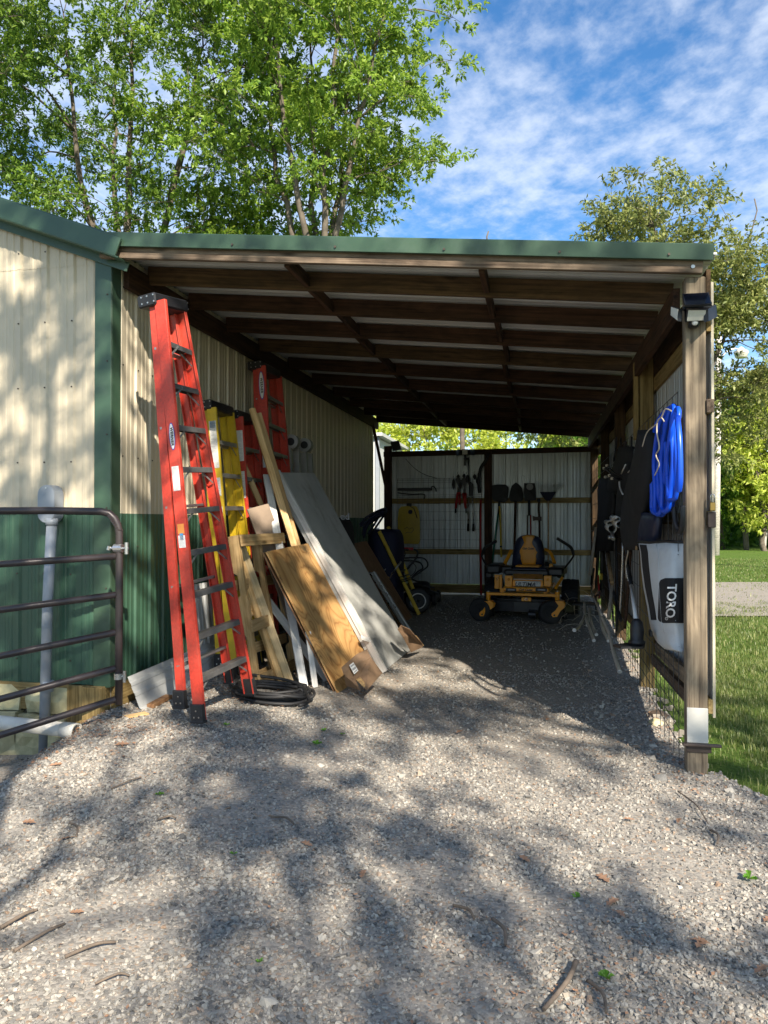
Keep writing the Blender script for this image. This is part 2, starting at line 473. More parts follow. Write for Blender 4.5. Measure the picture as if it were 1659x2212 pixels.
def tubev(pts, r, seg=8, closed=False):
    P = [Vector(p) for p in pts]; n = len(P)
    R = r if isinstance(r, (list, tuple)) else [r]*n
    V = []; F = []
    def tan(i):
        if closed: return (P[(i+1) % n]-P[i-1]).normalized()
        return (P[min(i+1, n-1)]-P[max(i-1, 0)]).normalized()
    t0 = tan(0)
    u = t0.orthogonal().normalized()
    for i in range(n):
        t = tan(i)
        u = (u - t*u.dot(t))
        if u.length < 1e-6: u = t.orthogonal()
        u.normalize()
        w = t.cross(u)
        for k in range(seg):
            a = 2*pi*k/seg
            V.append(tuple(P[i] + (u*cos(a)+w*sin(a))*R[i]))
    m = n if closed else n-1
    for i in range(m):
        j = (i+1) % n
        for k in range(seg):
            l = (k+1) % seg
            F.append((i*seg+k, i*seg+l, j*seg+l, j*seg+k))
    if not closed:
        F.append(tuple(range(seg-1, -1, -1))); F.append(tuple((n-1)*seg+k for k in range(seg)))
    return V, F
def tube(name, pts, r, mat, parent=None, seg=8, closed=False, label=None):
    o = mk(name, *tubev(pts, r, seg, closed), mat, parent, smooth=True, label=label)
    flat_caps(o)
    return o
def flat_caps(o):
    for p in o.data.polygons:
        if len(p.vertices) > 4: p.use_smooth = False
def spline(pts, k=6, closed=False):
    P = [Vector(p) for p in pts]; n = len(P); o = []
    rng = range(n) if closed else range(n-1)
    for i in rng:
        if closed: a, b, c, d = P[i-1], P[i], P[(i+1) % n], P[(i+2) % n]
        else: a, b, c, d = P[max(i-1, 0)], P[i], P[i+1], P[min(i+2, n-1)]
        for j in range(k):
            t = j/k
            o.append(.5*((2*b)+(c-a)*t+(2*a-5*b+4*c-d)*t*t+(3*b-a-3*c+d)*t**3))
    if not closed: o.append(P[-1])
    return o
def lathe(prof, seg=24):
    """prof: (r, z) list around Z"""
    V = []; F = []
    for r, z in prof:
        for k in range(seg):
            a = 2*pi*k/seg; V.append((r*cos(a), r*sin(a), z))
    for i in range(len(prof)-1):
        for k in range(seg):
            l = (k+1) % seg
            F.append((i*seg+k, i*seg+l, (i+1)*seg+l, (i+1)*seg+k))
    F.append(tuple(range(seg-1, -1, -1))); F.append(tuple((len(prof)-1)*seg+k for k in range(seg)))
    return V, F
def slab(name, p0, p1, p3, t, mat, parent=None, label=None, bev=.002):
    """board with corner p0, width edge to p1, long edge to p3; thickness t on the +normal side (long x wide)"""
    p0, p1, p3 = Vector(p0), Vector(p1), Vector(p3)
    x = p3-p0; w = p1-p0; n = x.cross(w)
    M = frame(p0, x, n)
    wy = (M.inverted() @ p1).y
    V, F = bbox(0, x.length, min(0, wy), max(0, wy), 0, t, bev)
    return mk(name, V, F, mat, parent, M, local=True, label=label)
def text_mesh(body, size, ext=.001, bold=0., shear=0., spacing=1.):
    c = bpy.data.curves.new('lettering', 'FONT'); c.body = body; c.size = size; c.extrude = ext
    c.offset = bold; c.shear = shear; c.space_character = spacing
    c.align_x = 'CENTER'; c.align_y = 'CENTER'; c.resolution_u = 3
    o = bpy.data.objects.new('lettering', c); COL.objects.link(o)
    bpy.context.view_layer.update()
    me = bpy.data.meshes.new_from_object(o.evaluated_get(bpy.context.evaluated_depsgraph_get()))
    bpy.data.objects.remove(o); bpy.data.curves.remove(c)
    return me
def text(name, body, size, M, mat, parent, **kw):
    me = text_mesh(body, size, **kw)
    me.materials.clear(); me.materials.append(mat); me.name = name
    o = bpy.data.objects.new(name, me); COL.objects.link(o)
    bl(o, parent, XF[-1] @ M)
    return o
def copy_tree(root, M, **kw):
    """copy of a thing, its parts and sub-parts"""
    r = root.copy(); COL.objects.link(r); bl(r, None, M)
    def rec(src, dst):
        for ch in list(src.children):
            c = ch.copy(); COL.objects.link(c); c.parent = dst
            WM[c] = WM[dst] @ WM[src].inverted() @ WM[ch]
            rec(ch, c)
    rec(root, r)
    tag(r, **kw)
    return r
def np_mesh(name, V, faces_idx, fsize, mat):
    """V (n,3) array, faces_idx flat int array, fsize verts per face"""
    me = bpy.data.meshes.new(name)
    nv = len(V); nf = len(faces_idx)//fsize
    me.vertices.add(nv); me.vertices.foreach_set('co', np.asarray(V, dtype=np.float32).ravel())
    me.loops.add(nf*fsize); me.loops.foreach_set('vertex_index', np.asarray(faces_idx, dtype=np.int32))
    me.polygons.add(nf); me.polygons.foreach_set('loop_start', np.arange(0, nf*fsize, fsize, dtype=np.int32))
    me.update(calc_edges=True); me.validate()
    if mat: me.materials.append(mat)
    return me
def sm(t):
    t = max(0., min(1., t)); return t*t*(3-2*t)
def G(x, y):
    """height of the ground"""
    a = sm((y+.2)/6.5); b = sm((-x-1.4)/2.4)*sm((y+3.0)/2.9)
    g = .2*(1-(1-a)*(1-b))*sm((.55-x)/.65)
    if y < 1.2: g -= .37*sm((-x-4.02+.22*sm((-y-.1)/.8))/.78)*sm((1.2-y)/.8)*sm((y+3)/2.6)
    if y > 9.6: g *= sm((12-y)/2.4)
    g += .035*sm((-x-3.15)/.5)*sm((y-.4)/.7)*sm((9-y)/3)
    if y < -1: g += .012*mnoise.noise(Vector((x*.8, y*.8, 0)))
    return g
def gp(x, y, dz=0.): return Vector((x, y, G(x, y)+dz))
def gg(k, x, y):
    z = .15
    for _ in range(8):
        p = gz(z, k, x, y); z = G(p.x, p.y)
    return Vector((p.x, p.y, z))
# ------------------------------------------------------------------ ground
def grid_mesh(name, xs, ys, zf, mat, keep=None):
    xs = np.asarray(xs); ys = np.asarray(ys)
    V = [(x, y, zf(x, y)) for y in ys for x in xs]
    nx = len(xs); F = []
    for j in range(len(ys)-1):
        for i in range(nx-1):
            if keep and not keep((xs[i]+xs[i+1])/2, (ys[j]+ys[j+1])/2): continue
            a = j*nx+i; F.append((a, a+1, a+nx+1, a+nx))
    used = sorted({i for f in F for i in f}); mp_ = {u: k for k, u in enumerate(used)}
    V = [V[u] for u in used]; F = [tuple(mp_[i] for i in f) for f in F]
    me = bpy.data.meshes.new(name); me.from_pydata(V, [], F); me.update()
    me.polygons.foreach_set('use_smooth', [True]*len(me.polygons))
    me.materials.append(mat)
    o = bpy.data.objects.new(name, me); COL.objects.link(o); WM[o] = Matrix.Identity(4)
    return tag(o, kind='structure')
def edgeX(y):
    e = .16 + .38*max(0, -y-.05) + .05*mnoise.noise(Vector((0, y*2.1, 3))) + .03*mnoise.noise(Vector((0, y*7, 3)))
    if y > 0: e = .02 + .06*mnoise.noise(Vector((0, y*2.1, 3)))
    return e
def in_gravel(x, y):
    return -12 < x < edgeX(y) and -15.5 < y < 10.2
def axis(segs):
    a = []
    for s, e, st in segs: a += list(np.arange(s, e-1e-6, st))
    a.append(segs[-1][1]); return a
def lawnz(x, y):
    z = G(x, y) if -14 < x < 6 and -18 < y < 14 else (.0)
    if x < edgeX(max(-16, min(11, y)))-.12 and -12.3 < x and -15.8 < y < 10.4: z -= .06 if x > -1.5 else .7
    d = max(0, y-20)
    return z - .01 + .02*mnoise.noise(Vector((x*.5, y*.5, 9)))*(1 if x > .5 else 0)
lx = axis([(-400, -60, 34), (-60, -14, 4), (-14, -1, 1), (-1, 2, .12), (2, 6, .4), (6, 40, 2), (40, 400, 36)])
ly = axis([(-120, -20, 20), (-20, -4, 1), (-4, 11, .25), (11, 50, 2), (50, 600, 50)])
grid_mesh('lawn', lx, ly, lawnz, M_lawn)
def gravz(x, y):
    z = G(x, y)
    n1 = mnoise.noise(Vector((x*2.3, y*2.3, 1)))*.012
    n2 = mnoise.noise(Vector((x*14, y*14, 2)))*.004
    return z + .004 + n1 + n2
gxs = axis([(-12, -5.6, .32), (-5.6, .9, .05), (.9, 6.4, .1)])
gys = axis([(-15.5, -4.6, .3), (-4.6, 3, .045), (3, 10.2, .1)])
grid_mesh('gravel_yard', gxs, gys, gravz, M_ground, in_gravel)
# the gravel drive that crosses the lawn to the right
def drive():
    V = []; F = []
    u = RT; w = Fh
    for i in range(30):
        s = -4 + i*2.2
        c = far(1, 'D', 1600, 1126) ; c = CAM + (c-CAM)*16.4; c.z = 0
        c = c + u*s + w*(.010*s*s if s > 0 else 0)
        for q in (-3.4, -1.7, 0, 1.7, 3.6):
            p = c + w*(q+.25*mnoise.noise(Vector((s, q, 0))))
            V.append((p.x, p.y, .018 + .01*mnoise.noise(Vector((s, q, 1)))))
    for i in range(29):
        for j in range(4):
            a = i*5+j; F.append((a, a+5, a+6, a+1))
    me = bpy.data.meshes.new('gravel_drive'); me.from_pydata(V, [], F); me.update(); me.materials.append(MATS['limestone_gravel_base'])
    o = bpy.data.objects.new('gravel_drive', me); COL.objects.link(o); tag(o, kind='structure')
drive()

# loose stones: points carrying size / turn / shape, instanced by geometry nodes
def stones():
    r = np.random.default_rng(3)
    P = []
    def zone(n, x0, x1, y0, y1, s0, s1):
        x = r.uniform(x0, x1, n); y = r.uniform(y0, y1, n)
        s = s0 + (s1-s0)*r.power(.35, n)**1.0
        for a, b, c in zip(x, y, s):
            if not in_gravel(a, b+.0): continue
            k = mnoise.noise(Vector((a*1.4, b*1.4, 5)))
            if k < -.08 and r.random() < min(.75, -k*2.2): continue
            P.append((a, b, c))
    zone(105000, -3.7, 1.3, -3.9, -1.6, .0024, .0128)
    zone(66000, -4.6, 1.2, -1.7, .4, .0028, .0128)
    zone(9000, -5.5, -2.4, -2.4, -.12, .004, .016)
    zone(22000, -4.0, .15, .3, 2.6, .004, .015)
    zone(7000, -4.0, .15, 2.6, 9.0, .006, .016)
    zone(300, -3.2, .9, -3.6, -.3, .014, .027)
    zone(260, -.6, .5, -.8, 3.4, .012, .035)
    n = len(P)
    me = bpy.data.meshes.new('gravel_stones')
    me.vertices.add(n)
    co = np.array([(a, b, gravz(a, b) + c*.18) for a, b, c in P], dtype=np.float32)
    me.vertices.foreach_set('co', co.ravel())
    rot = np.stack([r.normal(0, .35, n), r.normal(0, .35, n), r.uniform(0, 6.28, n)], 1).astype(np.float32)
    base = np.array([c for _, _, c in P])
    scl = np.stack([base*r.uniform(.8, 1.3, n), base*r.uniform(.65, 1.0, n), base*r.uniform(.42, .85, n)], 1).astype(np.float32)
    a = me.attributes.new('rot', 'FLOAT_VECTOR', 'POINT'); a.data.foreach_set('vector', rot.ravel())
    a = me.attributes.new('scl', 'FLOAT_VECTOR', 'POINT'); a.data.foreach_set('vector', scl.ravel())
    a = me.attributes.new('idx', 'INT', 'POINT'); a.data.foreach_set('value', r.integers(0, 7, n).astype(np.int32))
    o = bpy.data.objects.new('gravel_stones', me); COL.objects.link(o)
    tag(o, 'loose crushed grey limestone strewn over the gravel yard', 'gravel', kind='stuff')
    ng = bpy.data.node_groups.new('scatter_stones', 'GeometryNodeTree')
    ng.interface.new_socket('Geometry', in_out='INPUT', socket_type='NodeSocketGeometry')
    ng.interface.new_socket('Geometry', in_out='OUTPUT', socket_type='NodeSocketGeometry')
    gi = ng.nodes.new('NodeGroupInput'); go = ng.nodes.new('NodeGroupOutput')
    jn = ng.nodes.new('GeometryNodeGeometryToInstance')
    for k in range(7):
        ic = ng.nodes.new('GeometryNodeMeshIcoSphere'); ic.inputs['Subdivisions'].default_value = 1
        sp = ng.nodes.new('GeometryNodeSetPosition')
        wn = ng.nodes.new('ShaderNodeTexWhiteNoise'); wn.noise_dimensions = '4D'; wn.inputs['W'].default_value = k*3.7+.3
        ps = ng.nodes.new('GeometryNodeInputPosition')
        ng.links.new(ps.outputs[0], wn.inputs['Vector'])
        vm = ng.nodes.new('ShaderNodeVectorMath'); vm.operation = 'MULTIPLY_ADD'
        vm.inputs[1].default_value = (.85, .85, .85); vm.inputs[2].default_value = (-.42, -.42, -.42)
        ng.links.new(wn.outputs['Color'], vm.inputs[0])
        ng.links.new(vm.outputs[0], sp.inputs['Offset']); ng.links.new(ic.outputs['Mesh'], sp.inputs['Geometry'])
        sm_ = ng.nodes.new('GeometryNodeSetMaterial'); sm_.inputs['Material'].default_value = M_rock
        ng.links.new(sp.outputs[0], sm_.inputs[0])
        ng.links.new(sm_.outputs[0], jn.inputs[0])
    ip = ng.nodes.new('GeometryNodeInstanceOnPoints'); ip.inputs['Pick Instance'].default_value = True
    def attr(nm, ty):
        a = ng.nodes.new('GeometryNodeInputNamedAttribute'); a.data_type = ty; a.inputs['Name'].default_value = nm
        return a.outputs['Attribute']
    ng.links.new(gi.outputs[0], ip.inputs['Points']); ng.links.new(jn.outputs[0], ip.inputs['Instance'])
    ng.links.new(attr('rot', 'FLOAT_VECTOR'), ip.inputs['Rotation']); ng.links.new(attr('scl', 'FLOAT_VECTOR'), ip.inputs['Scale'])
    ng.links.new(attr('idx', 'INT'), ip.inputs['Instance Index'])
    ng.links.new(ip.outputs[0], go.inputs[0])
    md = o.modifiers.new('scatter', 'NODES'); md.node_group = ng
    me.materials.append(M_rock)
stones()

# grass: blades near the shed, one object
def grass():
    r = np.random.default_rng(5)
    pts = []
    def zone(n, x0, x1, y0, y1, h, w, cl=.5):
        x = r.uniform(x0, x1, n); y = r.uniform(y0, y1, n)
        for a, b in zip(x, y):
            k = mnoise.noise(Vector((a*2.2, b*2.2, 8)))
            e = edgeX(b)
            if a < e - .10 or (a < e + .02 and r.random() < .8): continue
            near = max(0, min(1, (a-e)/.5))
            if r.random() > .25+.75*near or (k < -.15 and r.random() < .6*(1.2-near)): continue
            pts.append((a, b, h*(.6+.8*r.random())*(.7+.6*max(0, k+.3)), w))
    zone(52000, .02, 2.4, -1.8, 4.5, .055, .0045)
    zone(26000, .05, 4.5, 4.5, 11, .06, .008)
    zone(14000, 1.0, 9, 11, 30, .07, .016)
    n = len(pts); A = np.array(pts)
    z = np.array([lawnz(p[0], p[1]) for p in pts])
    th = r.uniform(0, 2*pi, n); ln = r.uniform(.1, .9, n)
    d = np.stack([np.cos(th), np.sin(th), 0*th], 1); s = np.stack([-np.sin(th), np.cos(th), 0*th], 1)
    B = np.stack([A[:, 0], A[:, 1], z], 1); h = A[:, 2:3]; w = A[:, 3:4]
    up = np.array([[0, 0, 1.]])
    m = B + up*h*.6 + d*h*.25*ln[:, None]; t = B + up*h*(1-.4*ln[:, None]) + d*h*.8*ln[:, None]
    V = np.stack([B-s*w*.5, B+s*w*.5, m+s*w*.4, m-s*w*.4, t], 1).reshape(-1, 3)
    base = np.arange(n)*5
    tri = np.stack([base, base+1, base+2, base, base+2, base+3, base+3, base+2, base+4], 1).ravel()
    me = np_mesh('grass', V, tri, 3, M_grass)
    o = bpy.data.objects.new('grass', me); COL.objects.link(o)
    tag(o, 'short green lawn grass growing beside the open shed', 'grass', kind='stuff')
grass()

# ------------------------------------------------------------------ ribbed steel sheets
def rib_profile(width, pitch=.2286, h=.017):
    P = [(0, 0)]
    n = int(round(width/pitch))
    p = width/n
    for i in range(n):
        o = i*p
        P += [(o+.010, h), (o+.036, h), (o+.052, 0), (o+p*.46, 0), (o+p*.46+.008, h*.28), (o+p*.46+.03, h*.28), (o+p*.46+.038, 0),
              (o+p*.73, 0), (o+p*.73+.008, h*.28), (o+p*.73+.03, h*.28), (o+p*.73+.038, 0)]
        P.append((o+p, 0))
    return P
def sheet(name, org, xdir, ydir, ndir, width, y0, y1, mat, parent, ytop=None, t=.0012):
    """ribbed sheet; ribs run along ydir from y0 to y1 (or ytop(x)); ribs stand out along ndir"""
    X, Y, Nn = Vector(xdir), Vector(ydir), Vector(ndir)
    P = rib_profile(width)
    M = Matrix(((X.x, Y.x, Nn.x, org[0]), (X.y, Y.y, Nn.y, org[1]), (X.z, Y.z, Nn.z, org[2]), (0, 0, 0, 1)))
    V = []; F = []; n = len(P)
    for off in (0, -t):
        for yy in (0, 1):
            for x, h in P:
                V.append((x, y0 if yy == 0 else (ytop(x) if ytop else y1), h+off))
    def q(layer, yy, i): return (layer*2+yy)*n+i
    flip = M.to_3x3().determinant() < 0
    for i in range(n-1):
        F.append((q(0, 0, i), q(0, 0, i+1), q(0, 1, i+1), q(0, 1, i)))
        F.append((q(1, 0, i+1), q(1, 0, i), q(1, 1, i), q(1, 1, i+1)))
        F.append((q(0, 0, i+1), q(0, 0, i), q(1, 0, i), q(1, 0, i+1)))
        F.append((q(0, 1, i), q(0, 1, i+1), q(1, 1, i+1), q(1, 1, i)))
    F.append((q(0, 0, 0), q(0, 1, 0), q(1, 1, 0), q(1, 0, 0)))
    F.append((q(0, 1, n-1), q(0, 0, n-1), q(1, 0, n-1), q(1, 1, n-1)))
    if flip: F = [tuple(reversed(f)) for f in F]
    return mk(name, V, F, mat, parent, M, local=True)
def screws(pts, nrm, mat, parent, r=.006):
    b = MB()
    for p in pts:
        p = Vector(p); b.cyl(p, p+Vector(nrm)*.006, r, 8)
    o = b.mk('screw', mat, parent); return tag(o, kind='stuff')

XW = -4.13          # the corner of the steel building
# ------------------------------------------------------------------ steel building (left)
bd = thing('steel_building', 'beige and green ribbed steel building with green corner trim, left of the open shed', 'building', (-8.6, 4.6, 0))
RS = .375           # roof slope
def facade_top(x): return 3.70 + (XW-x)*RS if x > -8.6 else 3.70 + (XW+8.6)*RS - (-8.6-x)*RS
SEAM = 3.56
xr = XW-.12
for k in range(6):
    x1 = xr - k*.914; x0 = x1-.914
    sheet('lower_wall_panel', (x0, -.002, 0), (1, 0, 0), (0, 0, 1), (0, -1, 0), .914, .37, 1.67, M_green, bd)
    sheet('upper_wall_panel', (x0, -.004, 0), (1, 0, 0), (0, 0, 1), (0, -1, 0), .914, 1.668, SEAM, M_beige, bd)
    sheet('gable_panel', (x0, -.007, 0), (1, 0, 0), (0, 0, 1), (0, -1, 0), .914, SEAM-.02, 4, M_beige, bd, ytop=lambda x, x0=x0: facade_top(x0+x)-.03)
for k in range(6, 10):
    x0 = xr - (k+1)*.914
    sheet('lower_wall_panel', (x0, -.002, 0), (1, 0, 0), (0, 0, 1), (0, -1, 0), .914, .37, 1.67, M_green, bd)
    sheet('upper_wall_panel', (x0, -.004, 0), (1, 0, 0), (0, 0, 1), (0, -1, 0), .914, 1.668, 3.7, M_beige, bd)
# trim between the two colours
MB().box(-13.2, xr, -.012, 0.0, 1.655, 1.675).mk('colour_break_trim', M_white_sheet, bd)
# corner trim: front face and return
b = MB()
b.rbox(XW-.125, XW+.012, -.034, -.022, .36, 3.64)
b.rbox(XW+.0, XW+.012, -.022, .105, .36, 3.60)
b.mk('corner_trim', M_trim, bd)
# side wall inside the shed
for k in range(10):
    y0 = .10 + k*.914
    sheet('lower_wall_panel', (XW, y0, 0), (0, 1, 0), (0, 0, 1), (1, 0, 0), .914, .30, 1.66, M_green, bd)
    sheet('upper_wall_panel', (XW-.002, y0, 0), (0, 1, 0), (0, 0, 1), (1, 0, 0), .914, 1.658, 3.655, M_beige, bd)
pts = []
for k in range(24):
    x = xr - .914*6 + .023 + k*.2286
    for z in (2.62, 2.05+.0, 3.12, 3.66, 1.2, .55):
        if z < 3.65 or z < facade_top(x)-.1: pts.append((x, -.021, z))
screws(pts, (0, -1, 0), M_rusty, bd)
screws([(XW+.017, .10+.023+i*.2286, z) for i in range(38) for z in (.6, 1.4, 2.1, 2.8, 3.4)], (1, 0, 0), M_rusty, bd)
screws([(XW-.02, -.034, z) for z in (.5, 1.1, 1.7, 2.25, 2.8, 3.3)], (0, -1, 0), M_rusty, bd)
# body behind the sheets and gable roof
V = []
for y in (.05, 9.22):
    V += [(XW-.03, y, 0), (XW-.03, y, 3.62), (-8.6, y, facade_top(-8.6)-.08), (-13.07, y, 3.62), (-13.07, y, 0)]
mk('wall_core', V, [(0, 1, 2, 3, 4), (9, 8, 7, 6, 5), (0, 5, 6, 1), (1, 6, 7, 2), (2, 7, 8, 3), (3, 8, 9, 4), (4, 9, 5, 0)], M_beige, bd)
for s in (1, -1):
    e = XW+.05 if s > 0 else -13.2
    nrm = Vector((RS*s, 0, 1)).normalized()
    z0 = 3.78; top = Vector((-8.6, -.16, facade_top(-8.6)+.02)); ebot = Vector((e, -.16, facade_top(XW)+.02))
    V, F = [], []
    for y in (-.16, 9.3):
        for p in (top, ebot):
            V += [(p.x, y, p.z), (p.x, y, p.z-.03)]
    mk('roof', V, [(0, 2, 3, 1), (5, 7, 6, 4), (0, 4, 6, 2), (1, 3, 7, 5), (2, 6, 7, 3), (0, 1, 5, 4)], M_trim, bd)
# rake trim along the front gable: tall face, lower lip, small return
def rake(xa, xb, zt):
    d = Vector((xb-xa, 0, zt(xb)-zt(xa)))
    a = Vector((xa, 0, zt(xa))); bpt = Vector((xb, 0, zt(xb)))
    m = MB()
    m.beam(a+Vector((0, -.19, .0)), bpt+Vector((0, -.19, 0)), .016, .135, n=(0, 0, 1))
    m.beam(a+Vector((0, -.135, .066)), bpt+Vector((0, -.135, .066)), .12, .012, n=(0, 0, 1))
    m.beam(a+Vector((0, -.12, -.072)), bpt+Vector((0, -.12, -.072)), .15, .012, n=(0, 0, 1))
    m.beam(a+Vector((0, -.052, -.10)), bpt+Vector((0, -.052, -.10)), .012, .07, n=(0, 0, 1))
    return m.mk('rake_trim', M_trim, bd)
rake(XW+.16, -6.6, lambda x: 3.645+(XW-x)*RS)
rake(-6.605, -8.6, lambda x: 3.645+(XW-x)*RS)
# skirt board and footing
beam('skirt_board', (XW-.02, -.01, .27), (-13, -.01, .27), .045, .2, M_treat, bd, n=(0, 0, 1))
beam('skirt_board', (XW-.005, .05, .27), (XW-.005, 9.2, .27), .045, .2, M_treat, bd, n=(0, 0, 1))
beam('corner_post', (XW-.10, -.03, -.2), (XW-.10, -.03, .37), .15, .14, M_treat, bd, n=(0, 1, 0))
beam('corner_post', (XW-.26, -.005, -.2), (XW-.26, -.005, .37), .14, .10, M_treat, bd, n=(0, 1, 0))
def rough_block(name, x0, x1, y0, y1, z0, z1, mat, parent, seed, amp=.045):
    nx = max(2, int((x1-x0)/.07)); nz = max(2, int((z1-z0)/.07))
    V = []; F = []
    def P(i, j): 
        x = x0+(x1-x0)*i/nx; z = z0+(z1-z0)*j/nz
        e = 0 if 0 < i < nx and 0 < j < nz else .018
        return (x + amp*.5*mnoise.noise(Vector((x*9, z*9, seed+7))), y0+e+amp*mnoise.noise(Vector((x*7, z*7, seed))), z+amp*.5*mnoise.noise(Vector((x*9, z*9, seed+3))))
    for j in range(nz+1):
        for i in range(nx+1): V.append(P(i, j))
    n0 = len(V)
    for j in range(nz+1):
        for i in range(nx+1): V.append((P(i, j)[0], y1, P(i, j)[2]))
    for j in range(nz):
        for i in range(nx):
            a = j*(nx+1)+i
            F.append((a, a+1, a+nx+2, a+nx+1)); F.append((n0+a, n0+a+nx+1, n0+a+nx+2, n0+a+1))
    for i in range(nx):
        F.append((i+1, i, n0+i, n0+i+1)); a = nz*(nx+1)+i; F.append((a, a+1, n0+a+1, n0+a))
    for j in range(nz):
        a = j*(nx+1); F.append((a, a+nx+1, n0+a+nx+1, n0+a)); a += nx; F.append((a+nx+1, a, n0+a, n0+a+nx+1))
    return mk(name, V, F, mat, parent)
x = XW-.335; k = 0
for (w, z0, z1) in ((.42, -.25, .13), (.5, -.3, .15), (.55, -.35, .12), (.7, -.4, .14), (.8, -.4, .13), (.8, -.4, .13)):
    rough_block('footing_block', x-w+.006, x, -.085-.02*(k % 2), .03, z0, z1, M_stone, bd, k*5.1)
    rough_block('footing_block', x-w+.07, x+.02, -.06, .03, z1+.012, .345, M_stone, bd, k*3.3+40)
    x -= w; k += 1
rough_block('footing_block', XW-.42, XW-.16, -.17, -.105, -.15, .06, M_stone, bd, 91, .03)

# ------------------------------------------------------------------ the open lean-to shed
sh = thing('open_shed', 'open-fronted lean-to shed of weathered posts and steel sheets under a green edged roof', 'shed', (-2, 4.7, 0))
SL = .093
def rb(x): return 3.13 - SL*x          # underside of the rafters
PY = [0, 2.3, 4.7, 7.0, 9.4]
for i, y in enumerate(PY):
    beam('post', (-.006, y-.02, -.25 if i == 0 else -.1), (-.006, y-.02, 3.158 if i == 0 else 3.12), .126, .10, M_post if i == 0 else M_treat if i == 1 else M_rafty, sh, n=(0, 1, 0), bev=.006)
beam('nailing_block', (-.10, 2.25, 2.36), (-.10, 2.25, 3.08), .04, .09, M_treat, sh, n=(0, 1, 0))
# front beam and its bolt
beam('front_beam', (XW-.03, -.105, 3.205+SL*4.16), (.03, -.105, 3.205), .04, .09, M_beam, sh, n=(0, 0, 1))
b = MB(); b.cyl((-.03, -.124, 3.205), (-.03, -.133, 3.205), .012, 12); b.mk('bolt', M_steel, sh)
# green fascia in two lengths with screws
def fascia(xa, xb):
    m = MB(); za, zb = 3.283-SL*xa, 3.283-SL*xb
    m.beam((xa, -.165, za), (xb, -.165, zb), .010, .096, n=(0, -.12, 1))
    m.beam((xa, -.148, za-.043), (xb, -.148, zb-.043), .03, .006, n=(0, 0, 1))
    m.beam((xa, -.09, za+.049), (xb, -.09, zb+.049), .16, .008, n=(0, 0, 1))
    return m.mk('fascia', M_trim, sh)
fascia(XW+.03, -3.24); fascia(-3.243, .085)
screws([(x, -.171, 3.262-SL*x) for x in (-4.02, -3.1, -2.35, -1.6, -.85, -.18)], (0, -1, 0), M_rusty, sh, .008)
# rafters
RY = [.45, 1.18, 2.02, 2.93, 3.95, 5.0, 6.1, 7.15, 8.2, 9.25]
for i, y in enumerate(RY):
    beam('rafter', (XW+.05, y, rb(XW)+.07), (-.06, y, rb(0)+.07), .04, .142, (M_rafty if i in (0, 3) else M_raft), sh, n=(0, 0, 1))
for lx_, j in ((-2.72, .03), (-1.33, -.02)):
    ys = [-.085]+RY
    for a, c in zip(ys[:-1], ys[1:]):
        xx = lx_ + rnd.uniform(-.035, .035)
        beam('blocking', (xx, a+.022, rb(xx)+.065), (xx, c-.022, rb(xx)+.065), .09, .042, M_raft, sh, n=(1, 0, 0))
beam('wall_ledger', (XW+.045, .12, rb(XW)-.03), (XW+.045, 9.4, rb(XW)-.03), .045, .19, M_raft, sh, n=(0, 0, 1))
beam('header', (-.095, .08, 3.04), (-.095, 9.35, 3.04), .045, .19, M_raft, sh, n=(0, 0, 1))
beam('header', (.073, -.07, 3.08), (.073, 9.45, 3.08), .028, .24, M_rafty, sh, n=(0, 0, 1))
# roof sheets, ribs run down the slope
sd = Vector((-1, 0, SL)).normalized(); nn = Vector((SL, 0, 1)).normalized()
for k in range(11):
    sheet('roof_panel', (.11, -.135+k*.914, 3.281-SL*.11), (0, 1, 0), tuple(sd), tuple(nn), .914, 0, 4.272, M_white_sheet, sh)
# right wall: girts, panels
for z, h in ((.43, .09), (1.62, .09), (2.33, .09), (2.87, .13)):
    beam('girt', (.073, -.07, z), (.073, 9.47, z), .028, h, M_treat, sh, n=(0, 0, 1))
for k in range(10):
    y0 = -.055 + k*.914
    sheet('wall_panel', (.0885, y0+.914, 0), (0, -1, 0), (0, 0, 1), (1, 0, 0), .914, .39 if k else .37, 3.12, M_white_sheet if k else M_white_sheet, sh)
b = MB(); b.box(.0895, .105, -.062, -.056, .36, 3.12); b.mk('edge_trim', M_beige, sh)
# slanting skirt boards under the first bay
beam('kick_board', (-.02, .08, .57), (.07, 2.2, .43), .035, .10, M_post, sh, n=(0, 0, 1))
beam('kick_board', (.04, .08, .37), (.04, 2.25, .33), .04, .09, M_beam, sh, n=(0, 0, 1))
# back wall
for z, h, m in ((1.99, .10, M_treat), (1.02, .10, M_treat), (.32, .16, M_treat)):
    beam('girt', (-3.9, 9.40, z), (-.06, 9.40, z), .042, h, m, sh, n=(0, 0, 1))
beam('top_rail', (-3.96, 9.39, 2.90), (-.02, 9.39, 2.93), .05, .10, M_raft, sh, n=(0, 0, 1))
xb = -3.95
for k, w in enumerate((.914, .914, .914, .914, .30)):
    sheet('wall_panel', (xb, 9.445, 0), (1, 0, 0), (0, 0, 1), (0, 1, 0), w, .40, 2.92, M_grey_sheet, sh); xb += w
beam('back_post', (-1.94, 9.32, 0), (-1.94, 9.32, 2.92), .14, .10, M_raft, sh, n=(0, 1, 0))
beam('back_post', (-3.86, 9.32, 0), (-3.86, 9.32, 3.05), .14, .10, M_raft, sh, n=(0, 1, 0))
beam('diagonal_brace', gy(8.9, 'D', 803, 905), gy(9.2, 'D', 836, 1065), .05, .05, M_raft, sh, n=(0, 1, 0))
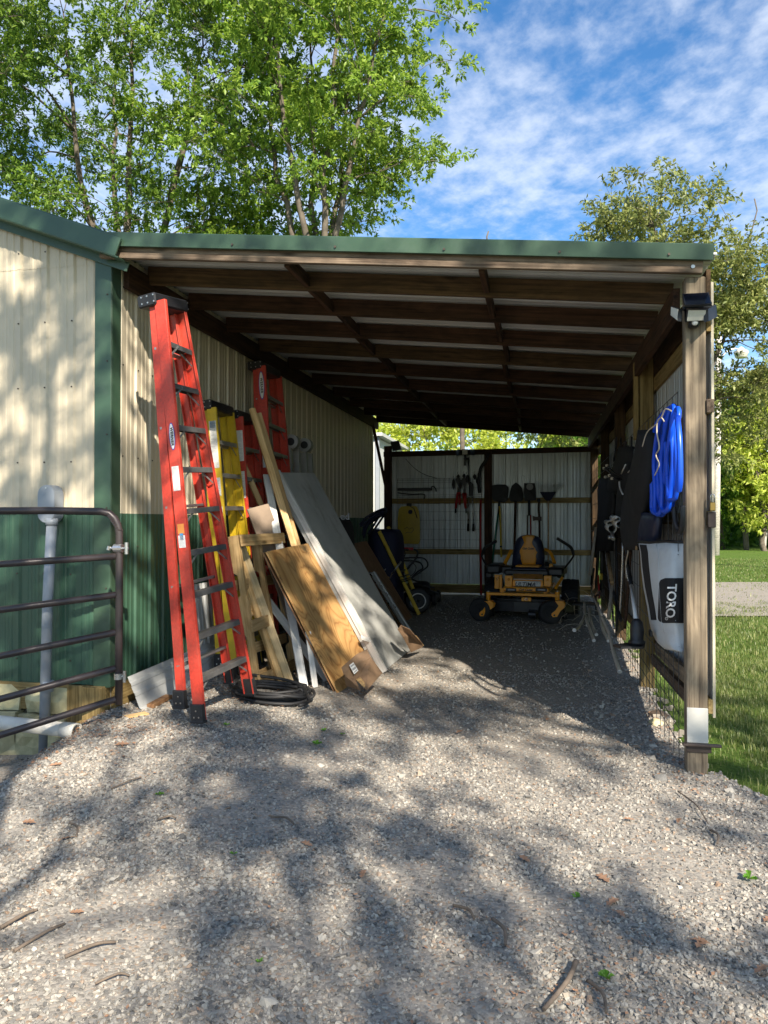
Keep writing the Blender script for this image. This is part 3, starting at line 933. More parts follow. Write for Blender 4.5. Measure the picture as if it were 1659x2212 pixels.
# outside face of the front post: blocks between the girts, padlock hasp
beam('girt_block', (.078, -.085, 2.33), (.078, -.072, 2.33), .045, .085, M_beam, sh, n=(0, 0, 1))
b = MB(); b.rbox(.058, .105, -.10, -.072, 1.56, 1.66); b.mk('hasp', M_rusty, sh)
# pale plate and steel ledge on the foot of the front post
b = MB(); b.rbox(-.069, .057, -.078, -.0705, .20, .42); b.mk('kick_plate', M_plate, sh)
b = MB(); b.rbox(-.10, .13, -.115, -.075, .185, .20); b.rbox(-.075, .075, -.082, -.074, .14, .185); b.mk('steel_ledge', M_rusty, sh)

pl = thing('padlock', 'brass padlock hanging beside the right front post', 'padlock', (.095, -.11, 1.66))
b = MB(); b.rbox(.066, .098, -.125, -.105, 1.665, 1.72, b=.004); b.mk('lock_body', M_brass, pl)
tube('shackle', [(.070, -.115, 1.72)]+[(.082-.012*cos(a), -.115, 1.755+.014*sin(a)) for a in np.linspace(0, pi, 7)]+[(.094, -.115, 1.72)], .0035, M_steel, pl, 6)

# wire panel inside the right wall
def wire_panel(name, label, pts_v, pts_h, org):
    b = MB()
    for a, c in pts_v: b.tube([a, c], .0027, 5)
    for a, c in pts_h: b.tube([a, c], .0027, 5)
    o = b.mk(name, M_wire)
    return tag(o, label, 'wire mesh')
vv = [((-.085, .12+.2*i, G(-.085, .12+.2*i)+.0), (-.085, .12+.2*i, 2.45)) for i in range(46)]
hs = [.14, .24, .34, .46, .60, .78, .98, 1.18, 1.38, 1.6, 1.85, 2.1, 2.3, 2.45]
hh = []
for z in hs:
    for i in range(9):
        y0, y1 = .08+i, min(9.3, 1.08+i)
        dz = lambda y: z+.6*G(-.085, y)*(1-z/2.6)
        hh.append(((-.088, y0, dz(y0)), (-.088, y1, dz(y1))))
wire_panel('wire_panel', 'galvanised wire mesh panel fixed along the inside of the right wall', vv, hh, None)
vv = [((-3.66+.1*i, 9.26, 1.08), (-3.66+.1*i, 9.26, 2.42)) for i in range(17)]
hh = [((-3.68, 9.257, z), (-2.04, 9.257, z)) for z in (1.1, 1.25, 1.45, 1.62, 1.78, 2.06, 2.1, 2.23, 2.34, 2.38, 2.41)]
wire_panel('wire_panel', 'wire mesh rack of tools on the left half of the back wall', vv, hh, None)

# ------------------------------------------------------------------ building beyond the back gap
ob = thing('outbuilding', 'white steel outbuilding glimpsed through the gap left of the back wall', 'building', (-7, 14, 0))
for k in range(6):
    sheet('wall_panel', (-4.75-.914*(k+1), 12.5, 0), (1, 0, 0), (0, 0, 1), (0, -1, 0), .914, 0, 3.6, M_white_sheet, ob)
MB().box(-10.3, -4.76, 12.51, 16, 0, 3.58).mk('wall_core', M_white_sheet, ob)
MB().rbox(-4.79, -4.70, 12.47, 12.56, 0, 3.62).mk('corner_trim', M_pvcg, ob)
MB().rbox(-10.4, -4.6, 12.35, 16.1, 3.6, 3.68).mk('roof', M_white_sheet, ob)
# ------------------------------------------------------------------ trees
def hides(p):
    """boughs are missing where the yard light is seen through the crown"""
    a = far(36, 'D', 1600, 762) - CAM; a.normalize(); q = p - CAM
    return (q - a*q.dot(a)).length < .8
def tree(name, label, base, H, cz, R, nblob, twigs, leaves, lsize, mat, seed, barkmat=None, trunk_r=.17, blob_r=.8, group=None, forks=3, lobes=None, cat='tree', lean=(0, 0), gap=0., avoid=False):
    """base (x,y); crown ellipsoid centre height cz, radii R; trunk, limbs, twigs and leaves"""
    r = np.random.default_rng(seed)
    bx, by = base; z0 = G(bx, by) if abs(by) < 30 else 0.
    root = thing(name, label, cat, (bx, by, z0), group=group)
    C0 = Vector((bx+lean[0], by+lean[1], cz))
    # blob centres
    blobs = []
    tries = 0
    while len(blobs) < nblob and tries < nblob*40:
        tries += 1
        d = r.normal(size=3); d /= np.linalg.norm(d)
        rad = r.uniform(.12, 1)**.42
        if lobes is not None:
            k = mnoise.noise(Vector((d[0]*lobes+seed, d[1]*lobes, d[2]*lobes)))
            rad *= .84+.55*k
        p = Vector((C0.x+d[0]*rad*R[0], C0.y+d[1]*rad*R[1], C0.z+d[2]*rad*R[2]))
        if avoid and hides(p): continue
        if gap and mnoise.noise(p*.55+Vector((seed, 0, 0))) < -1+gap: continue
        if p.z < z0+.3: continue
        blobs.append(p)
    bm = MB()
    # leaders
    skel = []   # (pos, radius)
    top = Vector((C0.x, C0.y, C0.z+R[2]*.55))
    fork = Vector((bx+lean[0]*.3, by+lean[1]*.3, max(z0+1.2, C0.z-R[2]*.95)))
    base_v = Vector((bx, by, z0-.15))
    tr = [base_v, base_v.lerp(fork, .5)+Vector((r.normal()*.08, r.normal()*.08, 0)), fork]
    T = spline(tr, 5)
    rr = [trunk_r*(1.25 if i == 0 else 1)*(1-.25*i/len(T)) for i in range(len(T))]
    bm.tube(T, rr, 9)
    for p, q in zip(T, rr): skel.append((p, q))
    for k in range(forks):
        a = 2*pi*k/forks + r.uniform(-.4, .4)
        e = Vector((C0.x+cos(a)*R[0]*r.uniform(.3, .62), C0.y+sin(a)*R[1]*r.uniform(.3, .62), C0.z+R[2]*r.uniform(.35, .85)))
        m = fork.lerp(e, .45)+Vector((cos(a)*R[0]*.08, sin(a)*R[1]*.08, R[2]*.05))
        ps = spline([fork, m, e], 7)
        ps = [p+Vector((r.normal()*.05, r.normal()*.05, 0)) if 0 < i else p for i, p in enumerate(ps)]
        r0 = trunk_r*.62
        rs = [max(.018, r0*(1-.88*i/(len(ps)-1))) for i in range(len(ps))]
        bm.tube(ps, rs, 7)
        for p, q in zip(ps, rs): skel.append((p, q))
    # a limb for each blob, nearest first
    blobs.sort(key=lambda p: min((p-s[0]).length for s in skel))
    SP = [s for s in skel]
    ends = []
    for p in blobs:
        best = min(SP, key=lambda s: (p-s[0]).length + (2.2 if s[0].z > p.z+.1 else 0) + (3 if s[1] < .012 else 0))
        s0, q = best
        L_ = (p-s0).length
        m = s0.lerp(p, .5)+Vector((0, 0, .10*L_))+Vector(tuple(r.normal(size=3)*.05*L_))
        ps = spline([s0, m, p], 4)
        r0 = min(q*.7, .010+.012*L_)
        rs = [max(.006, r0*(1-.75*i/(len(ps)-1))) for i in range(len(ps))]
        bm.tube(ps, rs, 5)
        for a, b_ in list(zip(ps, rs))[2:]: SP.append((a, b_))
        ends.append(p)
    # twigs + leaves
    K = len(ends)
    E_ = np.array([tuple(p) for p in ends])
    d = r.normal(size=(K*twigs, 3)); d[:, 2] = d[:, 2]*.75+.1; d /= np.linalg.norm(d, axis=1)[:, None]
    tl = blob_r*r.uniform(.35, 1.0, K*twigs)
    O = np.repeat(E_, twigs, 0)
    tipp = O + d*tl[:, None]*np.array([[1.15, 1.15, .8]])
    sel = r.permutation(K*twigs)[:min(K*twigs, K*5)]
    tv, tf = [], []
    for i in sel:
        a = O[i]; c = tipp[i]; s = np.cross(c-a, [0, 0, 1.]); s = s/(np.linalg.norm(s)+1e-6)*.006
        s2 = np.array([0, 0, .006])
        o = len(bm.V); bm.V += [tuple(a-s), tuple(a+s), tuple(a+s2), tuple(c)]
        bm.F += [(o, o+1, o+3), (o+1, o+2, o+3), (o+2, o, o+3)]
    o = mk('trunk', bm.V, bm.F, barkmat or M_bark, root, smooth=True)
    n = K*twigs*leaves
    P = np.repeat(tipp, leaves, 0)
    dr = np.repeat(d, leaves, 0)
    back = r.uniform(0, 1, n)**2*np.repeat(tl, leaves)*.55
    P = P - dr*back[:, None] + r.normal(0, lsize*.22, (n, 3))
    ld = r.normal(size=(n, 3)) + dr*.9; ld[:, 2] -= .35
    ld /= np.linalg.norm(ld, axis=1)[:, None]
    sd_ = np.cross(ld, r.normal(size=(n, 3))*np.array([.6, .6, .6])+np.array([0, 0, 1.1])); sd_ /= np.linalg.norm(sd_, axis=1)[:, None]+1e-6
    nr = np.cross(sd_, ld)
    Ls = lsize*r.uniform(.65, 1.25, n)[:, None]
    Wd = Ls*r.uniform(.17, .26, n)[:, None]
    mid = P+ld*Ls*.5
    V = np.stack([P, mid+sd_*Wd+nr*Ls*.07, P+ld*Ls - nr*Ls*.08, mid-sd_*Wd+nr*Ls*.07], 1).reshape(-1, 3)
    b4 = np.arange(n)*4
    idx = np.stack([b4, b4+1, b4+2, b4, b4+2, b4+3], 1).ravel()
    V = V - np.array([bx, by, z0])
    me = np_mesh('crown', V, idx, 3, mat)
    c = bpy.data.objects.new('crown', me); COL.objects.link(c); bl(c, root, WM[root].copy())
    return root

tree('oak_tree', 'tall bright green oak rising behind the middle of the shed roof', (-5.9, 11.3), 16, 11.6, (3.6, 3.4, 5.6), 205, 17, 20, .125, M_leaf, 11, trunk_r=.15, blob_r=.72, forks=6, lobes=1.5)
tree('oak_tree', 'large oak with a spreading crown behind the green gable of the steel building', (-11.0, 12.0), 16, 11.3, (4.9, 4.2, 5.6), 180, 17, 19, .125, M_leafd, 23, trunk_r=.2, blob_r=.8, forks=5, lobes=1.4)
tree('oak_tree', 'oak filling the far left edge, its dark boughs above the gable', (-14.2, 8.6), 15, 11.5, (4.4, 4.0, 6.2), 150, 16, 17, .13, M_leafd, 31, trunk_r=.2, blob_r=.85, forks=4, lobes=1.4)
tree('oak_tree', 'low pale green oak sapling between the two big oaks, just above the roof', (-8.4, 12.6), 10, 7.9, (2.9, 2.4, 2.5), 85, 16, 15, .14, M_leaf, 37, trunk_r=.1, blob_r=.65, forks=3, lobes=1.3)
tree('oak_tree', 'small leafy bough of an oak showing above the roof right of the tall oak', (-2.9, 13.6), 9, 7.3, (1.7, 1.6, 1.6), 24, 14, 15, .14, M_leaf, 38, trunk_r=.07, blob_r=.5, forks=3, lobes=1.2)
tree('oak_tree', 'olive green oak behind the right end of the shed roof', (2.7, 18.0), 14, 7.2, (4.7, 3.1, 4.4), 330, 15, 15, .15, M_leafo, 41, avoid=True, trunk_r=.13, blob_r=.85, forks=4, lobes=1.1)
tree('oak_tree', 'oak reaching in from the right edge behind the utility pole', (8.9, 19.5), 13, 10.2, (3.5, 3.0, 3.0), 70, 14, 14, .18, M_leafo, 47, avoid=True, trunk_r=.15, blob_r=.7, forks=4, lobes=1.8)
# oaks behind the photographer: their shade dapples the yard and the gable
SH = (('tall oak behind the photographer that shades the left of the yard', (-4.6, -1.3), 7.6, (3.7, 3.4, 2.3), 62, 61),
      ('wide oak behind the photographer to the right, shading the near gravel', (.3, -2.6), 7.8, (3.8, 3.3, 2.3), 72, 67),
      ('oak close behind the photographer shading the gable and the ladders', (-6.7, 3.2), 9.0, (3.8, 3.4, 2.3), 74, 71),
      ('oak far behind the photographer shading the mouth of the shed', (-2.6, 1.9), 9.8, (3.3, 3.0, 2.3), 36, 73),
      ('oak behind the photographer shading the lawn edge', (3.4, .6), 8.0, (2.8, 2.8, 2.2), 42, 79))
for lab, (sx0, sy0), cz, R_, nb, sd0 in SH:
    b_ = (sx0+SUN_DIR.x/SUN_DIR.z*cz, sy0+SUN_DIR.y/SUN_DIR.z*cz)
    ln = {73: 4.0, 67: 4.5}.get(sd0, 0)
    b_ = (b_[0]+ln, b_[1])
    tree('oak_tree', lab, b_, 14, cz, R_, nb, 11, 11, .15, M_leaf, sd0, trunk_r=.11, blob_r=.62, forks=4, lobes=1.5, lean=(-ln, 0))

# sunlit trees seen through the gap above the back wall
gl = ['sunlit yellow green tree seen left in the gap above the back wall', 'pale bushy tree seen in the middle of the gap above the back wall',
      'light green tree seen right of the middle of the gap above the back wall', 'mottled green tree at the narrow right end of the gap above the back wall']
for i, (x, lab) in enumerate(zip((-8.6, -5.4, -2.0, 1.4), gl)):
    tree('broadleaf_tree', lab, (x, 27+.8*i), 8, 4.0, (2.5, 2.0, 3.3), 60, 14, 9, .26, M_leafy if i < 3 else M_leafw, 80+i, trunk_r=.12, blob_r=.9, forks=3, group='trees beyond the back wall')
# wood beyond the lawn on the right
wl = ['bright yellow green maple at the wood edge right of the utility pole', 'tall dark wood edge tree directly behind the utility pole', 'mid green tree at the wood edge by the right picture edge',
      'tree at the wood edge hidden partly by the shed post', 'leafy wood edge tree beyond the right picture edge']
WP = ((10.9, 39.5, 5.2, (2.2, 2.0, 4.4), M_leafy), (9.0, 42, 5.2, (2.6, 2.4, 4.8), M_leafw), (12.9, 42, 5.8, (2.6, 2.4, 5.0), M_leafw), (6.6, 44, 5.8, (3.0, 2.4, 5.4), M_leafw), (16.0, 43, 6.2, (3.2, 2.6, 5.6), M_leafw))
for i, ((x, y, cz, R_, m_), lab) in enumerate(zip(WP, wl)):
    tree('woodland_tree', lab, (x, y), 12, cz, R_, 95, 14, 9, .30, m_, 100+i, trunk_r=.16, blob_r=1.0, forks=3, group='trees at the wood edge')
# bare trunks in the shade and the mass of the wood behind
tk = ['bare trunk in the shaded wood, first to the right of the utility pole', 'second bare trunk right of the utility pole in the shaded wood', 'bare pale trunk in the middle of the shaded wood', 'bare trunk just right of the pale middle one in the wood',
      'bare trunk near the right picture edge in the shaded wood', 'last bare trunk in the wood before the picture edge']
for i in range(6):
    x = 9.4 + i*.85; y = 41.0 + rnd.uniform(-1, 1.5)
    t = thing('tree_trunk', tk[i], 'tree', (x, y, 0), group='bare trunks in the wood')
    b = MB(); b.tube(spline([(x, y, -.1), (x+rnd.uniform(-.2, .2), y, 2.5), (x+rnd.uniform(-.5, .5), y, 6.5)], 4), [.15]*4+[.11]*4+[.09], 8)
    b.mk('trunk', M_polew if i % 3 == 2 else M_bark, t, smooth=True)
def woods():
    r = np.random.default_rng(9)
    n = 52000
    x = r.uniform(-42, 60, n); y = r.uniform(47, 52, n); y = y + 0*x
    top = 7.5 + 3*np.sin(x*.31) + 2*np.sin(x*.83+1)
    z = top*r.uniform(0, 1, n)**.85
    P = np.stack([x, y, z], 1)
    s = .42*r.uniform(.6, 1.4, n)[:, None]
    a = r.normal(size=(n, 3)); a /= np.linalg.norm(a, axis=1)[:, None]
    b = np.cross(a, r.normal(size=(n, 3))); b /= np.linalg.norm(b, axis=1)[:, None]
    V = np.stack([P, P+a*s*.5+b*s*.32, P+a*s, P+a*s*.5-b*s*.32], 1).reshape(-1, 3)
    b4 = np.arange(n)*4
    me = np_mesh('wood', V, np.stack([b4, b4+1, b4+2, b4, b4+2, b4+3], 1).ravel(), 3, M_leafw)
    o = bpy.data.objects.new('far_wood', me); COL.objects.link(o)
    tag(o, 'dense green wood closing the view beyond the lawn', 'woodland', kind='stuff')
woods()
def hill():
    V = []; F = []
    n = 60
    for i in range(n+1):
        x = -150+300*i/n
        h = 5.2+1.4*mnoise.noise(Vector((x*.05, 0, 0)))+.8*mnoise.noise(Vector((x*.3, 2, 0)))
        V += [(x, 53+.002*x*x, -1), (x, 56+.002*x*x, h*.8), (x, 64+.002*x*x, h), (x, 90, -1)]
    for i in range(n):
        for j in range(3):
            a = i*4+j; F.append((a, a+4, a+5, a+1))
    me = bpy.data.meshes.new('wooded_hill'); me.from_pydata(V, [], F); me.update()
    m, t, b = new_mat('wooded_slope')
    c = ramp(t, ntex(t, coords(t, (1, 1, 1), 'World'), 1.6, 6, .8), [(.3, (.01, .025, .006)), (.7, (.06, .12, .02))]); t.links.new(c, b.inputs['Base Color']); b.inputs['Roughness'].default_value = 1
    b.inputs['Specular IOR Level'].default_value = 0
    me.materials.append(m)
    o = bpy.data.objects.new('wooded_hill', me); COL.objects.link(o); tag(o, kind='structure')
hill()

# utility pole with a yard light and service wire
up_ = thing('utility_pole', 'tall silvery utility pole with a curved yard light on the lawn beyond the shed', 'utility pole', tuple(on(2, 0, 'D', 1545, 1199)))
p0 = on(2, 0, 'D', 1545, 1199); dpt = (p0-CAM).dot(FW)
def pol(x, y, dz=0): return far(dpt+dz, 'D', x, y)
tube('pole', [p0+Vector((0, 0, -.2)), pol(1549, 960), pol(1552.5, 723)], [.19, .165, .125], M_polew, up_, 14)
arm = [pol(1558, 778), pol(1562, 768), pol(1572, 758), pol(1586, 753), pol(1597, 755)]
tube('lamp_arm', spline(arm, 4), .035, M_steel, up_, 7)
lp = pol(1601, 762)
V, F = lathe([(.05, .38), (.10, .33), (.16, .26), (.22, .2), (.30, .18), (.34, .10), (.31, .05), (.26, -.12), (.22, -.15), (.02, -.16)], 20)
mk('lamp_head', [Vector(v)+lp-Vector((0, 0, .1)) for v in V], F, M_lens, up_, smooth=True)
wv = [pol(1553, 745), pol(1585, 735), pol(1625, 752, 3), pol(1700, 775, 8), pol(1800, 790, 16)]
tube('service_wire', spline(wv, 5), .022, M_rusty, up_, 5)
tube('service_wire', spline([pol(1552, 742), pol(1540, 748, -2), pol(1500, 765, -5)], 4), .018, M_rusty, up_, 5)
# ------------------------------------------------------------------ step ladders
def rail(name, a, b_, w, wdir, flange, mat, parent, inward):
    """C-channel rail: web w wide along wdir, flanges turning along inward"""
    a = Vector(a); b_ = Vector(b_)
    x = (b_-a).normalized(); wd = Vector(wdir); wd = (wd-x*wd.dot(x)).normalized(); n = Vector(inward); n = (n-x*n.dot(x)-wd*n.dot(wd)).normalized()
    M = Matrix(((x.x, wd.x, n.x, a.x), (x.y, wd.y, n.y, a.y), (x.z, wd.z, n.z, a.z), (0, 0, 0, 1)))
    l = (b_-a).length; t = .006
    m = MB()
    m.rbox(0, l, -w/2, w/2, 0, t, b=.001)
    m.rbox(0, l, -w/2, -w/2+t, t, flange, b=.001); m.rbox(0, l, w/2-t, w/2, t, flange, b=.001)
    V, F = m.V, m.F
    if M.to_3x3().determinant() < 0: F = [tuple(reversed(f)) for f in F]
    return mk(name, V, F, mat, parent, M, local=True), M, l
def label_plate(name, M, x0, x1, y0, y1, z, mat, parent):
    V, F = boxv(x0, x1, y0, y1, z-.0008, z)
    return mk(name, V, F, mat, parent, M, local=True)
def stepladder(label, A, B, At, Bt, thick, nst, mat, web=.085, rweb=.07, bar=M_alud, capmat=M_blackp, rear_off=.06, feet=True, marks='full', footcol=None, group=None, cat='ladder'):
    """front section rails A->At (near) and B->Bt (far); rear section offset by -thick (towards the wall)"""
    A, B, At, Bt = map(Vector, (A, B, At, Bt))
    root = thing('stepladder', label, cat, tuple((A+B)/2), group=group)
    wd = (B-A).normalized(); upv = ((At+Bt)/2-(A+B)/2).normalized()
    out = wd.cross(upv).normalized()
    if out.x < 0: out = -out          # front of the ladder looks to +X
    rl1, M1, l1 = rail('rail', A, At, web, out, .028, mat, root, wd)
    rl2, M2, l2 = rail('rail', B, Bt, web, out, .028, mat, root, -wd)
    th = Vector(thick)
    rA = A+th+upv*rear_off+wd*.02; rB = B+th+upv*rear_off-wd*.02; rAt = At+th*.45+wd*.02; rBt = Bt+th*.45-wd*.02
    r3, M3, l3 = rail('rear_rail', rA, rAt, rweb, out, .025, mat, root, wd)
    r4, M4, l4 = rail('rear_rail', rB, rBt, rweb, out, .025, mat, root, -wd)
    for i in range(nst):
        t = (i+1)/(nst+1)
        a = A.lerp(At, t); c = B.lerp(Bt, t)
        a2 = a+wd*.006; c2 = c-wd*.006
        m = MB()
        m.beam(a2+upv*.0, c2+upv*.0, .078, .007, n=upv)
        m.beam(a2+out*.038-upv*.018, c2+out*.038-upv*.018, .005, .035, n=upv)
        m.beam(a2-out*.037-upv*.014, c2-out*.037-upv*.014, .005, .028, n=upv)
        st = m.mk('step', bar, root)
        # braces below the step
        for (p, q) in ((a2, wd), (c2, -wd)):
            beam('step_brace', p+q*.13-upv*.02+out*.02, p+q*.008-upv*.11+out*.02, .014, .003, M_alu, st, n=out)
        if i % 2 == 0 or nst < 7:
            a3 = rA.lerp(rAt, t*.98); c3 = rB.lerp(rBt, t*.98)
            beam('rear_bar', a3, c3, .035, .02, mat if i % 2 else M_alu, root, n=upv)
            if i in (1, 3, 5): beam('spreader', rA.lerp(rAt, t), a3.lerp(c3, .5)-upv*.25, .02, .004, M_alu, root, n=out)
    # top cap
    cx = (At+Bt)/2; wl_ = (Bt-At).length
    Mc = Matrix(((wd.x, out.x, upv.x, 0), (wd.y, out.y, upv.y, 0), (wd.z, out.z, upv.z, 0), (0, 0, 0, 1))); Mc.translation = cx+upv*.02+th*.25
    V, F = bbox(-wl_/2-.012, wl_/2+.012, -.105, .055, -.045, .045, .012)
    if Mc.to_3x3().determinant() < 0: F = [tuple(reversed(f)) for f in F]
    cap = mk('top_cap', V, F, capmat, root, Mc, local=True)
    for q in (-1, 1):
        m = MB()
        for yy in (-.06, -.01, .045):
            for zz in (-.02, .025):
                m.cyl(Mc @ Vector((q*(wl_/2+.012), yy, zz)), Mc @ Vector((q*(wl_/2+.016), yy, zz)), .006, 8)
        m.mk('rivet', M_steel, cap)
    if feet:
        for (p, q, s, mm) in ((A, At, -1, M1), (B, Bt, 1, M2), (rA, rAt, -1, M3), (rB, rBt, 1, M4)):
            dr = (q-p).normalized(); c = p
            m = MB(); m.beam(c-dr*.0+wd*s*.004, c+dr*.115+wd*s*.004, .042, web*1.12, n=out, bev=.004)
            m.beam(c-dr*.012+wd*s*.004, c+wd*s*.004+dr*.004, .055, web*1.25, n=out, bev=.003)
            f = m.mk('foot', M_rub, root)
            m = MB()
            for u_, v_ in ((.03, -.02), (.03, .02), (.075, 0)):
                o_ = c+dr*u_+out*v_+wd*s*.024
                m.cyl(o_, o_+wd*s*.004, .006, 8)
            m.mk('rivet', M_steel, f)
    # near rail is the one the camera faces: labels lie on the outer face (-inward)
    return root, (M1, l1), (M2, l2), (M3, l3)
def flip_frame(M):
    """label frame on the outside face of a rail web: x up the rail, z towards the viewer"""
    x = M.col[0].xyz; n = -M.col[2].xyz; y = n.cross(x)
    return Matrix(((x.x, y.x, n.x, M[0][3]), (x.y, y.y, n.y, M[1][3]), (x.z, y.z, n.z, M[2][3]), (0, 0, 0, 1)))
def oval(a, b_, n=28): return [(a*cos(2*pi*i/n), b_*sin(2*pi*i/n)) for i in range(n)]
def marks(root, Mr, l, items):
    Mf = flip_frame(Mr)
    for it in items:
        k = it[0]
        if k == 'plate':
            _, t, ln, w, mat = it
            Mp = Mf @ Matrix.Translation((l*t, 0, .0004))
            s = mk('sticker', *boxv(-ln/2, ln/2, -w/2, w/2, 0, .0008), mat, root, Mp, local=True)
            if mat is M_white:
                m = MB()
                for q in range(int(ln/.0075)):
                    xx = ln/2-.008-q*.0075
                    if rnd.random() < .18: continue
                    y0 = -w/2+.005; y1 = y0+(w-.01)*rnd.uniform(.6, 1)
                    m.box(xx-.0016, xx, -y1, -y0, .0009, .0013, M=Mp)
                m.mk('print', M_greyink, s)
        elif k == 'oval':
            _, t, ln, w, body = it
            Mp = Mf @ Matrix.Translation((l*t, 0, .0004))
            s = mk('badge', *prismv(oval(ln/2, w/2), .0012), M_blue, root, Mp, local=True)
            mk('badge_face', *prismv(oval(ln/2*.93, w/2*.80), .0008, .0012), M_white, s, Mp, local=True)
            text('lettering', body, w*.62, Mp @ Matrix.Translation((0, 0, .0024)) @ Matrix.Rotation(pi, 4, 'Z'), M_ink, s, ext=.0004, bold=.0012, shear=.15, spacing=1.12)

# tall red ladder at the mouth of the shed
A = gz(.22, 'D', 430, 1557); d0 = (A-CAM).dot(FW)
Bp = far(d0+.58, 'D', 541, 1497)
At = far(d0+.02, 'D', 344, 648); Bt = far(d0+.36, 'D', 393, 676)
l1_, r1_, r2_, r3_ = stepladder('tall orange-red fibreglass stepladder folded and leaning at the front left corner of the shed', A, Bp, At, Bt, (-.155, .03, .02), 9, M_red, web=.088, rweb=.072)
marks(l1_, *r1_, [('oval', .675, .19, .048, 'WERNER'), ('plate', .575, .17, .06, M_white), ('plate', .455, .07, .056, M_ora), ('plate', .425, .085, .058, M_white), ('plate', .437, .045, .03, M_lblue)])
# small marks on the first step and the cap
# yellow ladder
Ay = gx(-3.62, 'D', 443, 1395); Ay.z = G(Ay.x, Ay.y)+.02
def on_wall(x, k, a, b_): return gx(x, k, a, b_)
Yt = gx(-3.84, 'D', 456, 880); Yt2 = gx(-3.87, 'D', 497, 893)
Yb = Vector((Yt.x+.22, Yt.y-.02, G(Yt.x+.2, Yt.y)+.02)); Yb2 = Vector((Yb.x+.0, Yt2.y+.12, G(Yb.x, Yt2.y)+.02))
l2_, a1, a2, a3 = stepladder('yellow fibreglass stepladder with black cap leaning on the side wall behind the tall red one', Yb, Yb2, Yt, Yt2, (-.13, .02, .0), 7, M_yel, web=.085, rweb=.08, bar=M_alu)
marks(l2_, *a1, [('plate', .86, .42, .065, M_white), ('plate', .935, .06, .05, M_lblue), ('plate', .70, .16, .06, M_white), ('plate', .60, .12, .06, M_white)])
Rt = gx(-3.84, 'D', 515, 900); Rt2 = gx(-3.87, 'D', 548, 912)
Rb = Vector((Rt.x+.16, Rt.y-.02, G(Rt.x, Rt.y)+.02)); Rb2 = Vector((Rb.x, Rt2.y+.14, G(Rb.x, Rt2.y)+.02))
l3_, a1, a2, a3 = stepladder('shorter red stepladder with white warning stickers just behind the yellow ladder', Rb, Rb2, Rt, Rt2, (-.13, .02, 0), 7, M_red, web=.085, rweb=.08, bar=M_alu)
marks(l3_, *a1, [('plate', .88, .30, .065, M_white), ('plate', .72, .26, .06, M_white)])
Tt = gx(-3.86, 'D', 563, 790); Tt2 = gx(-3.88, 'D', 600, 815)
Tb = Vector((Tt.x+.20, Tt.y-.1, G(Tt.x, Tt.y)+.02)); Tb2 = Vector((Tb.x, Tt2.y+.2, G(Tb.x, Tt2.y)+.02))
l4_, a1, a2, a3 = stepladder('dark red tall stepladder in the deepest shade behind the others', Tb, Tb2, Tt, Tt2, (-.13, .02, 0), 9, M_red, web=.10, rweb=.08, bar=M_alu)
marks(l4_, *a1, [('oval', .93, .30, .06, 'WERNER'), ('plate', .68, .24, .06, M_white)])
# folded aluminium ladder with round hinges
ml = gx(-3.8, 'D', 632, 955)
al = thing('folding_ladder', 'folded aluminium multi-position ladder with round hinges standing behind the panels', 'ladder', (ml.x, ml.y, .2))
for k, (px, py, dy) in enumerate(((622, 968, 0), (640, 968, .0), (656, 978, .22), (668, 980, .22))):
    t = gx(-3.80+.0, 'D', px, py); bt = Vector((t.x+.08, t.y, G(t.x, t.y)))
    m = MB(); m.beam(bt, t, .055, .08, n=(1, 0, 0)); m.mk('rail', M_alu, al)
for k, (px, py) in enumerate(((631, 955), (660, 962))):
    c = gx(-3.78, 'D', px, py)
    m = MB(); m.cyl(c-Vector((.0, .05, 0)), c+Vector((0, .05, 0)), .085, 22); h = m.mk('hinge', M_alu, al, smooth=False)
    m = MB(); m.cyl(c-Vector((0, .058, 0)), c-Vector((0, .05, 0)), .045, 18); m.mk('hinge_button', M_blackp, h)
for i in range(6):
    a = gx(-3.80, 'D', 622, 990); b2 = gx(-3.80, 'D', 668, 996); z = .5+i*.3
    tube('rung', [(a.x+.03, a.y, z), (b2.x+.03, b2.y, z)], .016, M_alu, al, 10)

# ------------------------------------------------------------------ sheet steel offcuts on the side wall
sx = XW+.10
p0 = Vector((-3.86, .04, G(-3.8, .04)+.0)); 
def offcut(name, label, o, xd, yd, w, l, mat, cat='sheet'):
    xd = Vector(xd).normalized(); yd = Vector(yd).normalized(); nd_ = xd.cross(yd)
    if nd_.x < 0 : nd_ = -nd_
    ob_ = sheet(name, o, xd, yd, nd_, w, 0, l, mat, None)
    return tag(ob_, label, cat)
offcut('roofing_sheet', 'long strip of pale ribbed steel on edge at the foot of the side wall', (-3.86, -.02, .17), (-.42, 0, 1), (0, 1, .05), .30, 2.5, M_white_sheet)
offcut('roofing_sheet', 'upright offcut of white ribbed steel behind the feet of the red ladder', (-3.93, 1.05, .24), (0, 1, 0), (-.10, 0, 1), .55, .80, M_white_sheet)

